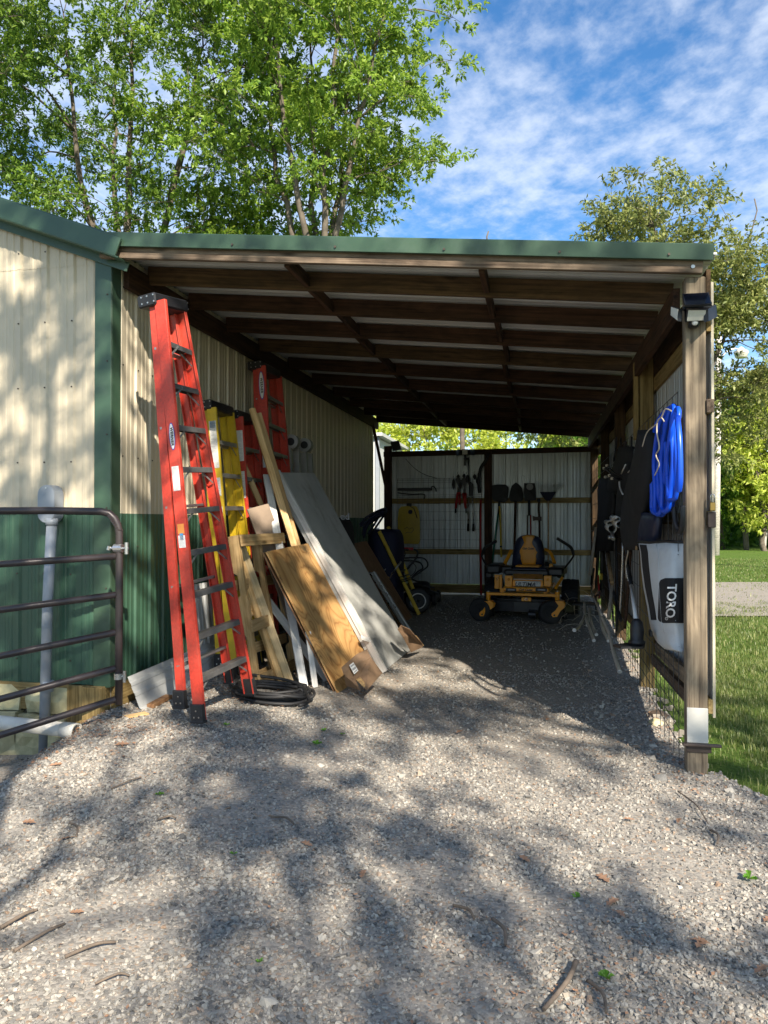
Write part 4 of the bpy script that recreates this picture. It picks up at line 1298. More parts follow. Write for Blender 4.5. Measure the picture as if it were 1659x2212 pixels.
# ------------------------------------------------------------------ leaning timber
def lean(name, label, cat, kb, bx_, by_, kt, tx, ty, w, t, mat, zg=None, dy=0., n=None, group=None):
    """board standing on the ground at pixel b and leaning so that its top is at pixel t"""
    b_ = gg(kb, bx_, by_) if zg is None else gz(zg, kb, bx_, by_)
    e = gy(b_.y+dy, kt, tx, ty)
    o = beam(name, b_+(e-b_).normalized()*.01, e, w, t, mat, None, n=n or (.5, -.86, .25))
    return tag(o, label, cat, group)
def stick2(name, label, cat, Y, kt, tx, ty, kb, bx_, by_, w, t, mat, n=None, end=None):
    """board in the plane Y whose visible line runs from pixel t to pixel b, carried on down to the ground"""
    e = gy(Y, kt, tx, ty); q = gy(Y, kb, bx_, by_); zg = G(q.x, Y)+.01 if end is None else end
    b_ = q+(q-e)*((q.z-zg)/(e.z-q.z))
    return tag(beam(name, b_, e, w, t, mat, None, n=n or (.5, -.86, .25)), label, cat)
stick2('timber_stud', 'longest pale timber strip leaning above the white panel', 'timber', 1.90, '3', 450, 428, '3', 745, 1390, .062, .038, M_pine)
stick2('timber_stud', 'second pale timber strip, just right of the longest one', 'timber', 1.98, '3', 497, 460, '3', 775, 1390, .05, .035, M_pine)
stick2('timber_stud', 'split timber strip leaning left of the white board, lit along its edge', 'timber', 1.95, '3', 388, 808, '3', 600, 1290, .055, .035, M_pine)
lean('painted_board', 'chipped white painted board standing left of the plywood', 'board', '4', 612, 1322, '3', 552, 885, .075, .022, M_whiteboard, dy=.85, n=(.6, -.75, .25))
lean('painted_board', 'short white painted board with a broken foot behind the plywood edge', 'board', '4', 695, 1325, '4', 640, 900, .05, .022, M_whiteboard)
stick2('painted_board', 'white painted board lying diagonally across the pallet', 'board', 1.5, '4', 290, 600, '4', 740, 1200, .07, .022, M_whiteboard)
lean('timber_stud', 'short light stud leaning in front of the broken pallet', 'timber', '4', 500, 1288, '4', 132, 252, .085, .042, M_plain_board, n=(.8, -.6, .3))
stick2('timber_stud', 'darker stud standing behind the short light stud', 'timber', 1.2, '4', 110, 300, '4', 395, 1150, .07, .04, M_pallet, n=(.8, -.6, .3))
stick2('grey_board', 'grey brown fibre board with a ragged top behind the pallet', 'board', 1.72, '3', 490, 1105, '3', 600, 1400, .24, .02, M_greyb, n=(.75, -.65, .2))

# broken pallet standing on end
pb = gg('4', 200, 1310)
pal = thing('pallet', 'broken wooden pallet standing on end between the red ladder and the plywood', 'pallet', tuple(pb))
pt_ = gy(pb.y+.05, '4', 60, 190)
pu = (pt_-pb); PL = pu.length; pu.normalize(); pw = Vector((.10, 1, .0)).normalized(); pn = pw.cross(pu).normalized()
if pn.x < 0: pn = -pn
def pp(u, w, n=0): return pb+pu*u+pw*w+pn*n
for k, w in enumerate((0, .40, .82)):
    # notched stringer as one prism
    Mx = Matrix(((pu.x, pn.x, pw.x, pp(0, w).x), (pu.y, pn.y, pw.y, pp(0, w).y), (pu.z, pn.z, pw.z, pp(0, w).z), (0, 0, 0, 1)))
    o = [(0, 0), (.22, 0), (.25, .04), (.42, .04), (.45, 0), (.74, 0), (.77, .04), (.94, .04), (.97, 0), (PL, 0), (PL, .095), (PL*.6, .09), (PL*.55, .10), (0, .095)]
    V, F = prismv(o, .038)
    if Mx.to_3x3().determinant() < 0: F = [tuple(reversed(f)) for f in F]
    mk('stringer', V, F, M_pallet, pal, Mx, local=True)
for k, u in enumerate((.05, .30, .62, .86, PL-.05)):
    l = .82 if k != 2 else .5
    beam('deck_board', pp(u, -.01, -.010), pp(u+rnd.uniform(-.01, .01), l+.04, -.010), .092, .018, M_pallet, pal, n=pn)
for k, u in enumerate((.04, .50, PL-.05)):
    beam('deck_board', pp(u, -.02, .106), pp(u+rnd.uniform(-.02, .02), (.86, .30, .86)[k], .106), .10, .018, M_pallet, pal, n=pn)

# sheets of board
def board4(name, label, cat, BL, BR, TL, t, mat, zg=None):
    bl_ = gg(*BL); br_ = gg(*BR)
    tl_ = gy(bl_.y, *TL)
    o = slab(name, bl_+Vector((0, 0, .005)), br_+Vector((0, 0, .005)), tl_, t, mat)
    return tag(o, label, cat), bl_, br_, tl_
bl1 = gg('4', 868, 1362); tl1 = gy(bl1.y, '4', 332, 302)
br1 = bl1+Vector((.13, 1.05, 0)); br1.z = bl1.z+.0
ply = slab('plywood_sheet', bl1, br1, tl1, .016, M_ply); tag(ply, 'half sheet of orange plywood with footprints-like knots leaning low in front of the grey panel', 'plywood')
ply['label'] = 'short sheet of orange plywood with dark knots leaning low in front of the grey panel'
o = slab('plywood_sheet', bl1+Vector((-.035, .02, -.0)), br1+Vector((-.035, .02, 0)), tl1+Vector((-.04, .02, -.01)), .012, M_plyb)
tag(o, 'thin darker sheet tucked directly behind the orange plywood', 'plywood')
bl2 = gg('4', 1190, 1212); br2 = gg('4', 1420, 1062); tl2 = gy(bl2.y, '3', 600, 868)
gp_ = thing('door_slab', 'long weathered grey door panel with a white edge strip leaning across the lumber', 'panel', tuple(bl2))
pan = slab('panel_face', bl2, br2, tl2, .045, M_panel, gp_)
ux = (tl2-bl2).normalized(); uw = (br2-bl2); uw = (uw-ux*uw.dot(ux)).normalized(); un = ux.cross(uw)
if un.z < 0: un = -un
LL = (tl2-bl2).length; WWd = (br2-bl2).length
beam('edge_strip', bl2-uw*.006+un*.03, tl2-uw*.006+un*.03, .012, .064, M_whiteboard, gp_, n=un)
beam('edge_strip', bl2+uw*.03+un*.0485, tl2+uw*.03+un*.0485, .055, .006, M_whiteboard, gp_, n=un)
# patch strip near its foot
beam('cross_strip', bl2+ux*.34-uw*.02+un*.054, bl2+ux*.40+uw*.02-uw*.14+un*.04, .05, .012, M_whiteboard, gp_, n=un)
# brown plywood and cardboard behind
bl3 = gz(.25, 'H', 830, 2130); tl3 = gy(bl3.y, 'H', 70, 855)
br3 = bl3+Vector((.05, .75, 0))
tag(slab('plywood_sheet', bl3, br3, tl3, .014, M_plyb), 'brown plywood sheet showing behind the right edge of the grey panel', 'plywood')
tr_ = thing('aluminium_track', 'pair of shiny aluminium track strips leaning at the right of the grey panel', 'trim strip', tuple(gg('4', 1420, 910)))
a = gg('4', 1405, 925); e = gy(a.y, 'H', 385, 1300)
ux2 = (e-a).normalized(); nn2 = Vector((.8, -.3, .5))
beam('track', a, e, .05, .012, M_alu, tr_, n=nn2)
beam('track_edge', a+Vector((-.025, -.012, .01)), e+Vector((-.025, -.012, .01)), .009, .022, M_steel, tr_, n=nn2)
beam('track_edge', a+Vector((.02, .03, .01)), e+Vector((.02, .03, .01)), .009, .022, M_steel, tr_, n=nn2)
beam('track', a+Vector((.03, .07, 0)), e+Vector((.03, .07, 0)), .035, .012, M_alu, tr_, n=nn2)
# cardboard
def crumple(name, pts, th, mat, parent, seed):
    """folded cardboard flap: polygon fan with creases"""
    P = [Vector(p) for p in pts]; c = sum(P, Vector())/len(P); c += Vector((.02*mnoise.noise(c+Vector((seed, 0, 0))), -.03, .02))
    n = len(P); V = [tuple(p) for p in P]+[tuple(c)]
    off = Vector((.0, .0, th)); V2 = [tuple(Vector(v)-off) for v in V]
    F = [(i, (i+1) % n, n) for i in range(n)]+[((i+1) % n+n+1, i+n+1, 2*n+1) for i in range(n)]
    F += [((i+1) % n, i, i+n+1, (i+1) % n+n+1) for i in range(n)]
    return mk(name, V+V2, F, mat, parent)
cb = thing('cardboard_box', 'flattened cardboard box with a shipping label at the foot of the plywood', 'cardboard', tuple(gg('4', 1050, 1320)))
def c4(x, y, z): 
    q = gz(z, '4', x, y); return q
Pa = [c4(905, 1210, .34), c4(890, 1165, .38), c4(1000, 1070, .44), c4(1080, 1030, .47), c4(1110, 1090, .42), c4(1040, 1180, .33), c4(1000, 1270, .24), c4(1000, 1275, .235)]
crumple('box_side', Pa, .006, M_card, cb, 1)
crumple('box_flap', [c4(1110, 1090, .42), c4(1195, 1205, .27), c4(1080, 1335, .20), c4(1010, 1255, .25), c4(1040, 1175, .33)], .006, M_card, cb, 2)
crumple('box_flap', [c4(905, 1215, .33), c4(1000, 1270, .25), c4(1030, 1335, .19), c4(925, 1300, .205)], .006, M_card, cb, 3)
crumple('box_flap', [c4(1080, 1335, .195), c4(1000, 1255, .26), c4(1030, 1240, .27), c4(1100, 1300, .21)], .006, M_pallet, cb, 4)
la = [c4(925, 1155, .385), c4(955, 1133, .40), c4(992, 1195, .325), c4(962, 1222, .305)]
lb = MB(); nrm = (la[1]-la[0]).cross(la[3]-la[0]).normalized(); nrm = nrm if nrm.y < 0 else -nrm
qv = [p+nrm*.035 for p in la]; lb.V = [tuple(p) for p in qv]+[tuple(p-nrm*.002) for p in qv]; lb.F = [(0, 1, 2, 3), (7, 6, 5, 4), (0, 4, 5, 1), (1, 5, 6, 2), (2, 6, 7, 3), (3, 7, 4, 0)]
sl_ = lb.mk('shipping_label', M_white, cb)
m = MB()
for t0, t1 in ((.1, .28), (.42, .68), (.78, .9)):
    q = [qv[0].lerp(qv[3], t0), qv[1].lerp(qv[2], t0), qv[1].lerp(qv[2], t1), qv[0].lerp(qv[3], t1)]
    cc = sum(q, Vector())/4; q = [cc+(p-cc)*.8+nrm*.0015 for p in q]; o_ = len(m.V)
    m.V += [tuple(p) for p in q]; m.F.append((o_, o_+1, o_+2, o_+3))
m.mk('label_print', M_greyink, sl_)
cb2 = thing('cardboard_box', 'torn cardboard at the right foot of the grey panel, sunlit', 'cardboard', tuple(gg('4', 1430, 1030)))
crumple('box_side', [c4(1310, 880, .50), c4(1335, 850, .54), c4(1400, 880, .50), c4(1430, 915, .45), c4(1495, 985, .28), c4(1500, 1010, .23), c4(1410, 1050, .22), c4(1350, 940, .42)], .006, M_card, cb2, 5)
crumple('box_flap', [c4(1400, 915, .42), c4(1450, 930, .40), c4(1505, 1000, .24), c4(1420, 1020, .25)], .006, M_pine, cb2, 6)

# coil of black hose on the gravel
hc = gg('4', 370, 1395)
ch = thing('hose_coil', 'coil of black hose lying on the gravel by the red ladder', 'hose', tuple(hc))
cx_, cy_ = hc.x-.0, hc.y+.02
pts = []
r_ = random.Random(4)
for i in range(9*22):
    a = 2*pi*i/22; k = i//22
    rr_ = .255+.035*sin(k*2.1)+.012*r_.uniform(-1, 1)
    ex = .02*sin(k*1.7); ey = .03*cos(k*2.3)
    x = cx_+ex+rr_*cos(a)*1.12; y = cy_+ey+rr_*sin(a)*.9
    z = G(x, y)+.022+.006*(k)+.045*max(0, sin(a*1+.8*k))*(k % 3 == 1)+.02*max(0, sin(a+1.6))*(k/4)
    pts.append((x, y, z))
pts += [(cx_+.36, cy_-.14, G(cx_, cy_)+.02), (cx_+.32, cy_-.30, G(cx_, cy_-.3)+.018), (cx_+.25, cy_-.38, G(cx_, cy_-.3)+.018)][:2]
tube('hose', spline(pts, 2), .0135, M_rub, ch, 8)
m = MB()
for a in (.6, 3.9, 4.4):
    x = cx_+.33*cos(a); y = cy_+.27*sin(a); c = Vector((x, y, G(x, y)+.05)); m.add(*tubev([c+Vector((.04*cos(q), 0, .055*sin(q))) for q in np.linspace(0, 2*pi, 11)[:-1]], .004, 5, True), None)
m.mk('tie', M_rusty, ch)

# black covered grill and blue covered washer deeper inside
def cover(name, label, cat, loc, sx_, sy_, sz_, mat, seed, top=.7, n=2.6):
    """a cloth cover hanging over a machine: rounded block with folds"""
    V = []; F = []; nu, nv = 36, 14
    for j in range(nv+1):
        t = j/nv
        z = sz_*(1-(1-min(1, t*1.18))**1.0) if t < .85 else sz_
        prof = 1.0 if t < .55 else 1-.42*((t-.55)/.45)**2.0
        zz = sz_*sin(min(1, t)*pi/2)**.9
        for i in range(nu):
            a = 2*pi*i/nu
            ca, sa = cos(a), sin(a)
            q = (abs(ca)**n+abs(sa)**n)**(-1/n)
            f = 1+.05*sin(a*7+seed)*(1-t)+.05*mnoise.noise(Vector((ca*2+seed, sa*2, t*3)))
            V.append((loc[0]+sx_*.5*ca*q*prof*f*(1 if t < 1 else 0), loc[1]+sy_*.5*sa*q*prof*f*(1 if t < 1 else 0), loc[2]+zz))
    for j in range(nv):
        for i in range(nu):
            k = (i+1) % nu
            F.append((j*nu+i, j*nu+k, (j+1)*nu+k, (j+1)*nu+i))
    root = thing(name, label, cat, loc)
    mk('cover', V, F, mat, root, smooth=True)
    return root
gr = gx(-3.35, '3', 1060, 1150)
g1 = cover('covered_grill', 'black fabric covered grill standing behind the grey panel', 'grill', (-3.55, gr.y+.15, .2), .62, .95, 1.45, M_blackf, 1.)
fM = Matrix.Translation(far((gr-CAM).dot(FW)-.25, '3', 1095, 1175)) @ Matrix.Rotation(radians(8), 4, 'Z') @ Matrix.Rotation(radians(90), 4, 'X')
text('lettering', 'ed', .11, fM, M_greyink, g1, ext=.001, bold=.002)
bw = gz(.2, 'H', 470, 1900)
g2 = cover('covered_machine', 'navy blue fabric covered machine behind the yellow hand truck', 'covered machine', (-3.35, 6.6, .2), .55, .55, 1.28, M_navy, 2.3)
c = far((Vector((-3.1, 6.25, .8))-CAM).dot(FW)-.05, 'H', 565, 1320)
text('lettering', 'ER', .14, Matrix.Translation(c) @ Matrix.Rotation(radians(8), 4, 'Z') @ Matrix.Rotation(radians(90), 4, 'X') @ Matrix.Rotation(radians(90), 4, 'Z'), M_greyink, g2, ext=.001, bold=.002)
hs_ = thing('hose_coil', 'dark blue hose looped over the top of the navy covered machine', 'hose', (-3.4, 6.5, 1.5))
for k, (q0, q1, q2, q3) in enumerate((((205, 560), (300, 450), (430, 370), (575, 310)), ((215, 590), (330, 480), (450, 400), (578, 345)), ((250, 720), (290, 560), (360, 450), (500, 370)), ((265, 760), (310, 600), (400, 470), (560, 380)))):
    D0 = (Vector((-3.35, 6.3, 1.4))-CAM).dot(FW)+.05*k
    tube('hose_loop', spline([far(D0, 'H', *q) for q in (q0, q1, q2, q3)]+[far(D0+.4, 'H', q3[0]+20, q3[1]+30), far(D0+.4, 'H', q0[0]+80, q0[1]-10)], 6), .018, M_navy, hs_, 8)

# yellow hand truck with a white-rimmed wheel
ht = thing('hand_truck', 'yellow railed hand truck with black tyre and white rim leaning back at the left', 'hand truck', (-2.85, 6.25, .2))
wc = gy(6.35, 'H', 1110, 1740); zc = wc.z
b0 = gy(6.12, 'H', 1125, 1955); t0_ = gy(6.25, 'H', 505, 660)
b1 = gy(6.55, 'H', 1020, 1525); t1_ = gy(6.75, 'H', 645, 590)
beam('rail', b0, t0_, .05, .035, M_yelh, ht, n=(.4, -.8, .4))
beam('rail', b1+(b1-t1_).normalized()*.45, t1_, .05, .035, M_yelh, ht, n=(.4, -.8, .4))
for f_ in (.15, .5, .8): beam('cross_bar', b0.lerp(t0_, f_), (b1+(b1-t1_).normalized()*.45).lerp(t1_, f_), .03, .02, M_blackp, ht, n=(.4, -.8, .4))
beam('toe_plate', b0+Vector((-.02, 0, .0)), b1+(b1-t1_).normalized()*.45+Vector((-.02, 0, 0)), .16, .008, M_rusty, ht, n=(0, 0, 1))
for (px, py) in ((855, 1375), (880, 1420), (885, 1450)):
    c = gy(6.1, 'H', px, py); c2 = gy(6.5, 'H', px+95, py-50)
    tube('strap', [c+Vector((-.04, 0, 0)), c+Vector((.04, 0, .02)), c2+Vector((.03, 0, 0))], .008, M_blackp, ht, 6)
WR = abs((gy(6.35, 'H', 1110, 1940)-wc).z)
Mw = Matrix.Translation(wc) @ Matrix.Rotation(radians(10), 4, 'Z') @ Matrix.Rotation(radians(90), 4, 'X')
V, F = lathe([(WR*.60, -.045), (WR*.8, -.055), (WR*.96, -.04), (WR, 0), (WR*.96, .04), (WR*.8, .055), (WR*.60, .045)], 32)
wh = mk('wheel', V, F, M_rub, ht, Mw, smooth=True, local=True)
V, F = lathe([(WR*.60, -.03), (WR*.62, .05), (WR*.55, .052), (WR*.50, .03), (WR*.2, .02), (WR*.16, .045), (0.005, .045)], 28)
mk('rim', V, F, M_white, wh, Mw, smooth=True, local=True)
V, F = lathe([(WR*.14, .04), (WR*.13, .062), (.004, .062)], 16)
mk('hub', V, F, M_blackp, wh, Mw, smooth=True, local=True)

# string of black handles with a red lever: walk-behind mower behind the hand truck
pm = thing('push_mower', 'black walk-behind mower handles with a red lever beside the hand truck', 'mower', (-2.4, 7.0, .2))
DM = 12.35
def hp(x, y, d_=0): return far(DM+d_, 'H', x, y)
tube('handle_bar', spline([hp(850, 1080), hp(1000, 1070), hp(1180, 1075), hp(1245, 1120), hp(1262, 1180), hp(1240, 1225), hp(1150, 1290), hp(1030, 1380), hp(960, 1470)], 5), .013, M_blackp, pm, 8)
tube('handle_bar', spline([hp(860, 1120, .3), hp(980, 1115, .3), hp(1120, 1140, .3), hp(1170, 1180, .3), hp(1180, 1240, .3), hp(1100, 1290, .3), hp(1000, 1400, .3)], 5), .013, M_blackp, pm, 8)
tube('bail_lever', spline([hp(1040, 940), hp(1090, 960), hp(1105, 1010), hp(1060, 1110), hp(980, 1200), hp(910, 1290)], 5), .016, M_blackp, pm, 8)
tube('control_cable', spline([hp(990, 1130), hp(1060, 1180), hp(1080, 1240), hp(1040, 1320), hp(980, 1360)], 5), .006, M_blackp, pm, 6)
tube('control_cable', spline([hp(870, 930), hp(910, 1000), hp(880, 1080), hp(830, 1130)], 5), .010, M_blackp, pm, 6)
b = MB(); c = hp(950, 935); b.rbox(c.x-.09, c.x+.09, c.y-.03, c.y+.03, c.z-.02, c.z+.025, b=.01); b.mk('red_lever', M_redp, pm)
b = MB(); c = hp(925, 925); b.rbox(c.x-.12, c.x+.05, c.y-.05, c.y+.0, c.z-.035, c.z-.005, b=.01); b.mk('lever_housing', M_blackp, pm)
V, F = lathe([(.28, 0), (.32, .06), (.30, .14), (.16, .18), (.15, .30), (.10, .33), (.01, .34)], 20)
mk('deck', [Vector(v)+Vector((-2.95, 7.6, .26)) for v in V], F, M_blackp, pm, smooth=True)
for sx_, sy_ in ((-1, -1), (1, -1), (-1, 1), (1, 1)):
    c = Vector((-2.95+.26*sx_, 7.6+.26*sy_, .32)); m = MB(); m.cyl(c-Vector((.03, 0, 0)), c+Vector((.03, 0, 0)), .1, 18); m.mk('wheel', M_rub, pm)
tube('handle_tube', [hp(960, 1470), Vector((-2.7, 7.4, .5))], .013, M_blackp, pm, 8)
tube('handle_tube', [hp(1000, 1400, .3), Vector((-2.9, 7.9, .5))], .013, M_blackp, pm, 8)
sk = thing('pole_tool', 'thin silver and green pole leaning across the hand truck', 'pole tool', tuple(hp(650, 1450, -.7)))
tube('shaft', [hp(845, 1125, -.9), hp(700, 1330, -.9)], .014, M_steel, sk, 8)
tube('collar', [hp(712, 1312, -.91), hp(662, 1400, -.91)], .011, M_greyb, sk, 8)
tube('grip', [hp(655, 1370, -.9), hp(590, 1470, -.9), hp(560, 1560, -.9)], .022, M_yelh, sk, 8)

# ------------------------------------------------------------------ gable wall fittings
cn = thing('conduit', 'grey plastic conduit with an oval junction box climbing the gable wall', 'conduit', (-4.75, -.08, -.1))
cbm = gy(-.11, '2', 272, 1820); ctp = gy(-.11, '2', 322, 430)
cbm.z = G(cbm.x, cbm.y-.05)-.05
tube('pipe', [cbm, Vector((cbm.x*.55+ctp.x*.45, -.11, 1.0)), ctp], .038, M_pvcg, cn, 18)
tube('coupling', [Vector((ctp.x, -.11, ctp.z-.02)), Vector((ctp.x, -.11, ctp.z+.03))], .045, M_pvcg, cn, 18)
tube('coupling', [gy(-.11, '2', 300, 1415), gy(-.11, '2', 296, 1480)], .0425, M_pvcg, cn, 18)
jb = gy(-.10, '2', 310, 315)
ou = []
for a in np.linspace(0, pi, 13): ou.append((.070*cos(a), .072+.070*sin(a)))
for a in np.linspace(pi, 2*pi, 13): ou.append((.070*cos(a), -.072+.070*sin(a)))
Mj = Matrix.Translation((jb.x, -.035, jb.z)) @ Matrix.Rotation(pi/2, 4, 'X')
bx_ = mk('junction_box', *prismv(ou, .105), M_pvcg, cn, Mj, local=True)
mk('box_cover', *prismv([(x*.97, y*.98) for x, y in ou], .006, .107), M_pvcg, bx_, Mj, local=True)
m = MB()
for s in (-1, 1): m.cyl((jb.x, -.146, jb.z+s*.118), (jb.x, -.151, jb.z+s*.118), .007, 10)
m.mk('screw', M_steel, bx_)

# white drain pipe lying along the footing
q = gy(-.42, '2', 480, 1728)
dp = thing('drain_pipe', 'white plastic drain pipe lying along the footing of the gable wall', 'pipe', (q.x-.6, -.4, q.z-.07))
e = gy(-.30, '2', -20, 1672)
dr_ = (e-q).normalized(); V, F = [], []
pts = [q, q-dr_*-.0, q+dr_*1.9]
def hollow(a, b_, r, t, mat, name, parent, seg=28):
    a, b_ = Vector(a), Vector(b_); x = (b_-a).normalized(); u = x.orthogonal().normalized(); w = x.cross(u)
    V = []; F = []
    for (c, rr_) in ((a, r), (b_, r), (b_, r-t), (a, r-t)):
        for k in range(seg): an = 2*pi*k/seg; V.append(tuple(c+(u*cos(an)+w*sin(an))*rr_))
    for j in range(4):
        for k in range(seg):
            l = (k+1) % seg; jj = (j+1) % 4; F.append((j*seg+k, j*seg+l, jj*seg+l, jj*seg+k))
    o = mk(name, V, F, mat, parent, smooth=True)
    o.data.polygons.foreach_set('use_smooth', [i < seg or 2*seg <= i < 3*seg for i in range(4*seg)])
    return o
hollow(q, q+dr_*1.9, .050, .004, M_pvcw, 'pipe', dp)
hollow(q+dr_*.0, q+dr_*.12, .054, .005, M_pvcw, 'socket', dp)

# tube gate standing open against the gable
gt = thing('tube_gate', 'dark brown tubular steel farm gate folded back in front of the gable wall', 'gate', (-4.7, -.7, 0))
gyv = -.42
ge = gy(gyv, '2', 745, 470)           # near the hinge stile
def gpx(x, y, yy=None): return gy(gyv if yy is None else yy, '2', x, y)
top = [(-60, 357), (200, 352), (620, 360)]
# the gate swings slightly towards the camera on the left
hx = gpx(745, 700).x
def gline(x): return gyv - (hx-x)*.34
def gpt(x, y):
    r = ray('2', x, y); t = None
    # intersect the vertical plane Y = gyv-(hx-X)*.34
    a = r.y - .34*r.x; c0 = gyv-.34*hx - (CAM.y-.34*CAM.x)
    return CAM + r*(c0/a)
R0 = .0255
stile_top = gpt(742, 480); 
outer = [gpt(-900, 385), gpt(-60, 358), gpt(300, 356), gpt(630, 362)] + [gpt(*p) for p in ((680, 375), (712, 405), (733, 445), (742, 500))] + [gpt(742, 800), gpt(740, 1100), gpt(738, 1560)]
tube('frame', outer, R0, M_gate, gt, 14)
m = MB()
for k in range(7):
    t = k/6; c = gpt(690+52*t, 392+80*t); m.add(*tubev([c+Vector((0, -.0, .0))-Vector((.004, 0, .004)), c+Vector((.004, 0, .006))], R0+.0025, 12))
m.mk('bend_crimp', M_gate, gt)
for (xr_, yr, xl, yl) in ((725, 640, -5, 690), (725, 880, -5, 975), (725, 1112, -5, 1262), (725, 1335, -5, 1530), (725, 1528, -5, 1755)):
    a = gpt(xr_, yr); c = gpt(xl, yl); c = a+(c-a)*1.9
    tube('rail', [a, c], R0*.92, M_gate, gt, 14)
hb = gpt(742, 590)
m = MB(); m.cyl(hb+Vector((-.07, -.01, 0)), hb+Vector((.075, -.01, 0)), .008, 10); m.cyl(hb+Vector((-.075, -.01, -.012)), hb+Vector((-.068, -.01, -.012+.024)), .014, 8)
m.cyl(hb+Vector((.06, -.01, -.04)), hb+Vector((.06, -.01, .04)), .013, 12); m.cyl(hb+Vector((-.03, -.01, -.0)), hb+Vector((.03, -.01, 0)), .0295, 14)
m.mk('hinge', M_steel, gt)
hb = gpt(742, 1385)
m = MB(); m.cyl(hb+Vector((-.0, -.01, 0)), hb+Vector((.05, -.01, 0)), .008, 10); m.cyl(hb+Vector((.045, -.01, -.04)), hb+Vector((.045, -.01, .04)), .012, 12); m.cyl(hb+Vector((-.0, -.01, -.02)), hb+Vector((.0, -.01, .02)), .0295, 14)
m.mk('hinge', M_steel, gt)

# scraps of wood by the corner
o = beam('wood_scrap', gg('2', 785, 1655)+Vector((0, 0, .012)), gg('2', 915, 1630)+Vector((0, 0, .012)), .075, .022, M_pine, None); tag(o, 'short split pine scrap on the gravel by the building corner', 'wood scrap')
o = beam('wood_scrap', gg('2', 935, 1590)+Vector((0, 0, .02)), gg('2', 1050, 1535)+Vector((0, 0, .03)), .06, .03, M_plyb, None); tag(o, 'brown stub of wood leaning on the white ribbed sheet', 'wood scrap')
# ------------------------------------------------------------------ yellow zero-turn mower
bc = gy(5.66, 'M', 750, 935)
MO = Vector((bc.x, 5.66, G(bc.x, 5.66)))
MR = radians(-6)
mw = thing('riding_mower', 'yellow and black zero-turn riding mower parked facing out of the shed', 'riding mower', tuple(MO), MR)
MFR = Matrix.Translation(MO) @ Matrix.Rotation(MR, 4, 'Z')
MFI = MFR.inverted()
XF.append(MFR)
def mq(x, y, yl):
    r = MFI.to_3x3() @ ray('M', x, y); c = MFI @ CAM
    return c + r*((yl-c.y)/r.y)
def mbox(name, x0, y0, x1, y1, yl, dep, mat, parent=mw, b=.006):
    a = mq(x0, y0, yl); c = mq(x1, y1, yl)
    m = MB(); m.rbox(a.x, c.x, yl, yl+dep, c.z, a.z, b=b); return m.mk(name, mat, parent)
mbox('front_beam', 262, 905, 1238, 970, 0, .07, M_cub)
for sgn, x in ((-1, 288), (1, 1208)):
    m = MB(); a = mq(x, 898, .03); c = mq(x, 1022, .03)
    m.cyl(c, a, .031, 18); o = m.mk('caster_tube', M_cub, mw)
    m = MB(); m.cyl(a, a+Vector((0, 0, .012)), .016, 12); m.mk('caster_cap', M_steel, o)
# caster forks, swivelled
for kx in (0, 1):
    dx = 0 if kx == 0 else 930
    pts = [(235, 1025), (325, 1025), (360, 1065), (350, 1110), (295, 1150), (240, 1222), (180, 1224), (165, 1195), (180, 1165), (215, 1140), (262, 1072)] if kx == 0 else \
          [(1180, 1022), (1275, 1028), (1308, 1060), (1300, 1110), (1255, 1150), (1205, 1232), (1150, 1236), (1128, 1210), (1135, 1185), (1180, 1150), (1225, 1085)]
    P = [mq(x, y, -.16) for x, y in pts]
    n = len(P); V = [tuple(p) for p in P]+[(p.x, p.y+.008, p.z) for p in P]
    F = [tuple(range(n-1, -1, -1)), tuple(range(n, 2*n))]+[(i, (i+1) % n, n+(i+1) % n, n+i) for i in range(n)]
    fk = mk('caster_fork', V, F, M_cub, mw)
    # second fork plate on the far side and bridge
    V2 = [(x, y+.15, z) for x, y, z in V]
    mk('fork_plate', V2, F, M_cub, fk)
    t0, t1 = P[0], P[1]
    m = MB(); m.rbox(min(t0.x, t1.x), max(t0.x, t1.x)+.02, -.155, -.005, t0.z-.012, t0.z-.0, b=.003); m.mk('fork_bridge', M_cub, fk)
    hub = mq(205 if kx == 0 else 1168, 1200 if kx == 0 else 1212, -.17)
    m = MB(); m.cyl(hub, hub+Vector((0, .02, 0)), .012, 10); m.mk('axle_bolt', M_ink, fk)
    c = mq(185 if kx == 0 else 1118, 1188 if kx == 0 else 1200, -.09)
    c.z = .165
    Mw = Matrix.Translation(c) @ Matrix.Rotation(radians(-12 if kx == 0 else 14), 4, 'Z') @ Matrix.Rotation(pi/2, 4, 'X')
    V, F = lathe([(.085, -.050), (.12, -.062), (.152, -.052), (.165, -.02), (.165, .02), (.152, .052), (.12, .062), (.085, .050)], 30)
    w_ = mk('caster_wheel', V, F, M_rub, mw, Mw, smooth=True, local=True)
    V, F = lathe([(.086, -.045), (.08, .052), (.06, .045), (.05, .02), (.02, .02), (.018, .055), (.004, .055)], 22)
    mk('rim', V, F, M_blackp, w_, Mw, smooth=True, local=True)
    for rr in (.125, .145):
        mk('tread_ring', *tubev([(rr*cos(a), rr*sin(a), .059 if rr < .13 else .055) for a in np.linspace(0, 2*pi, 31)[:-1]], .003, 5, True), M_rub, w_, Mw, smooth=True, local=True)
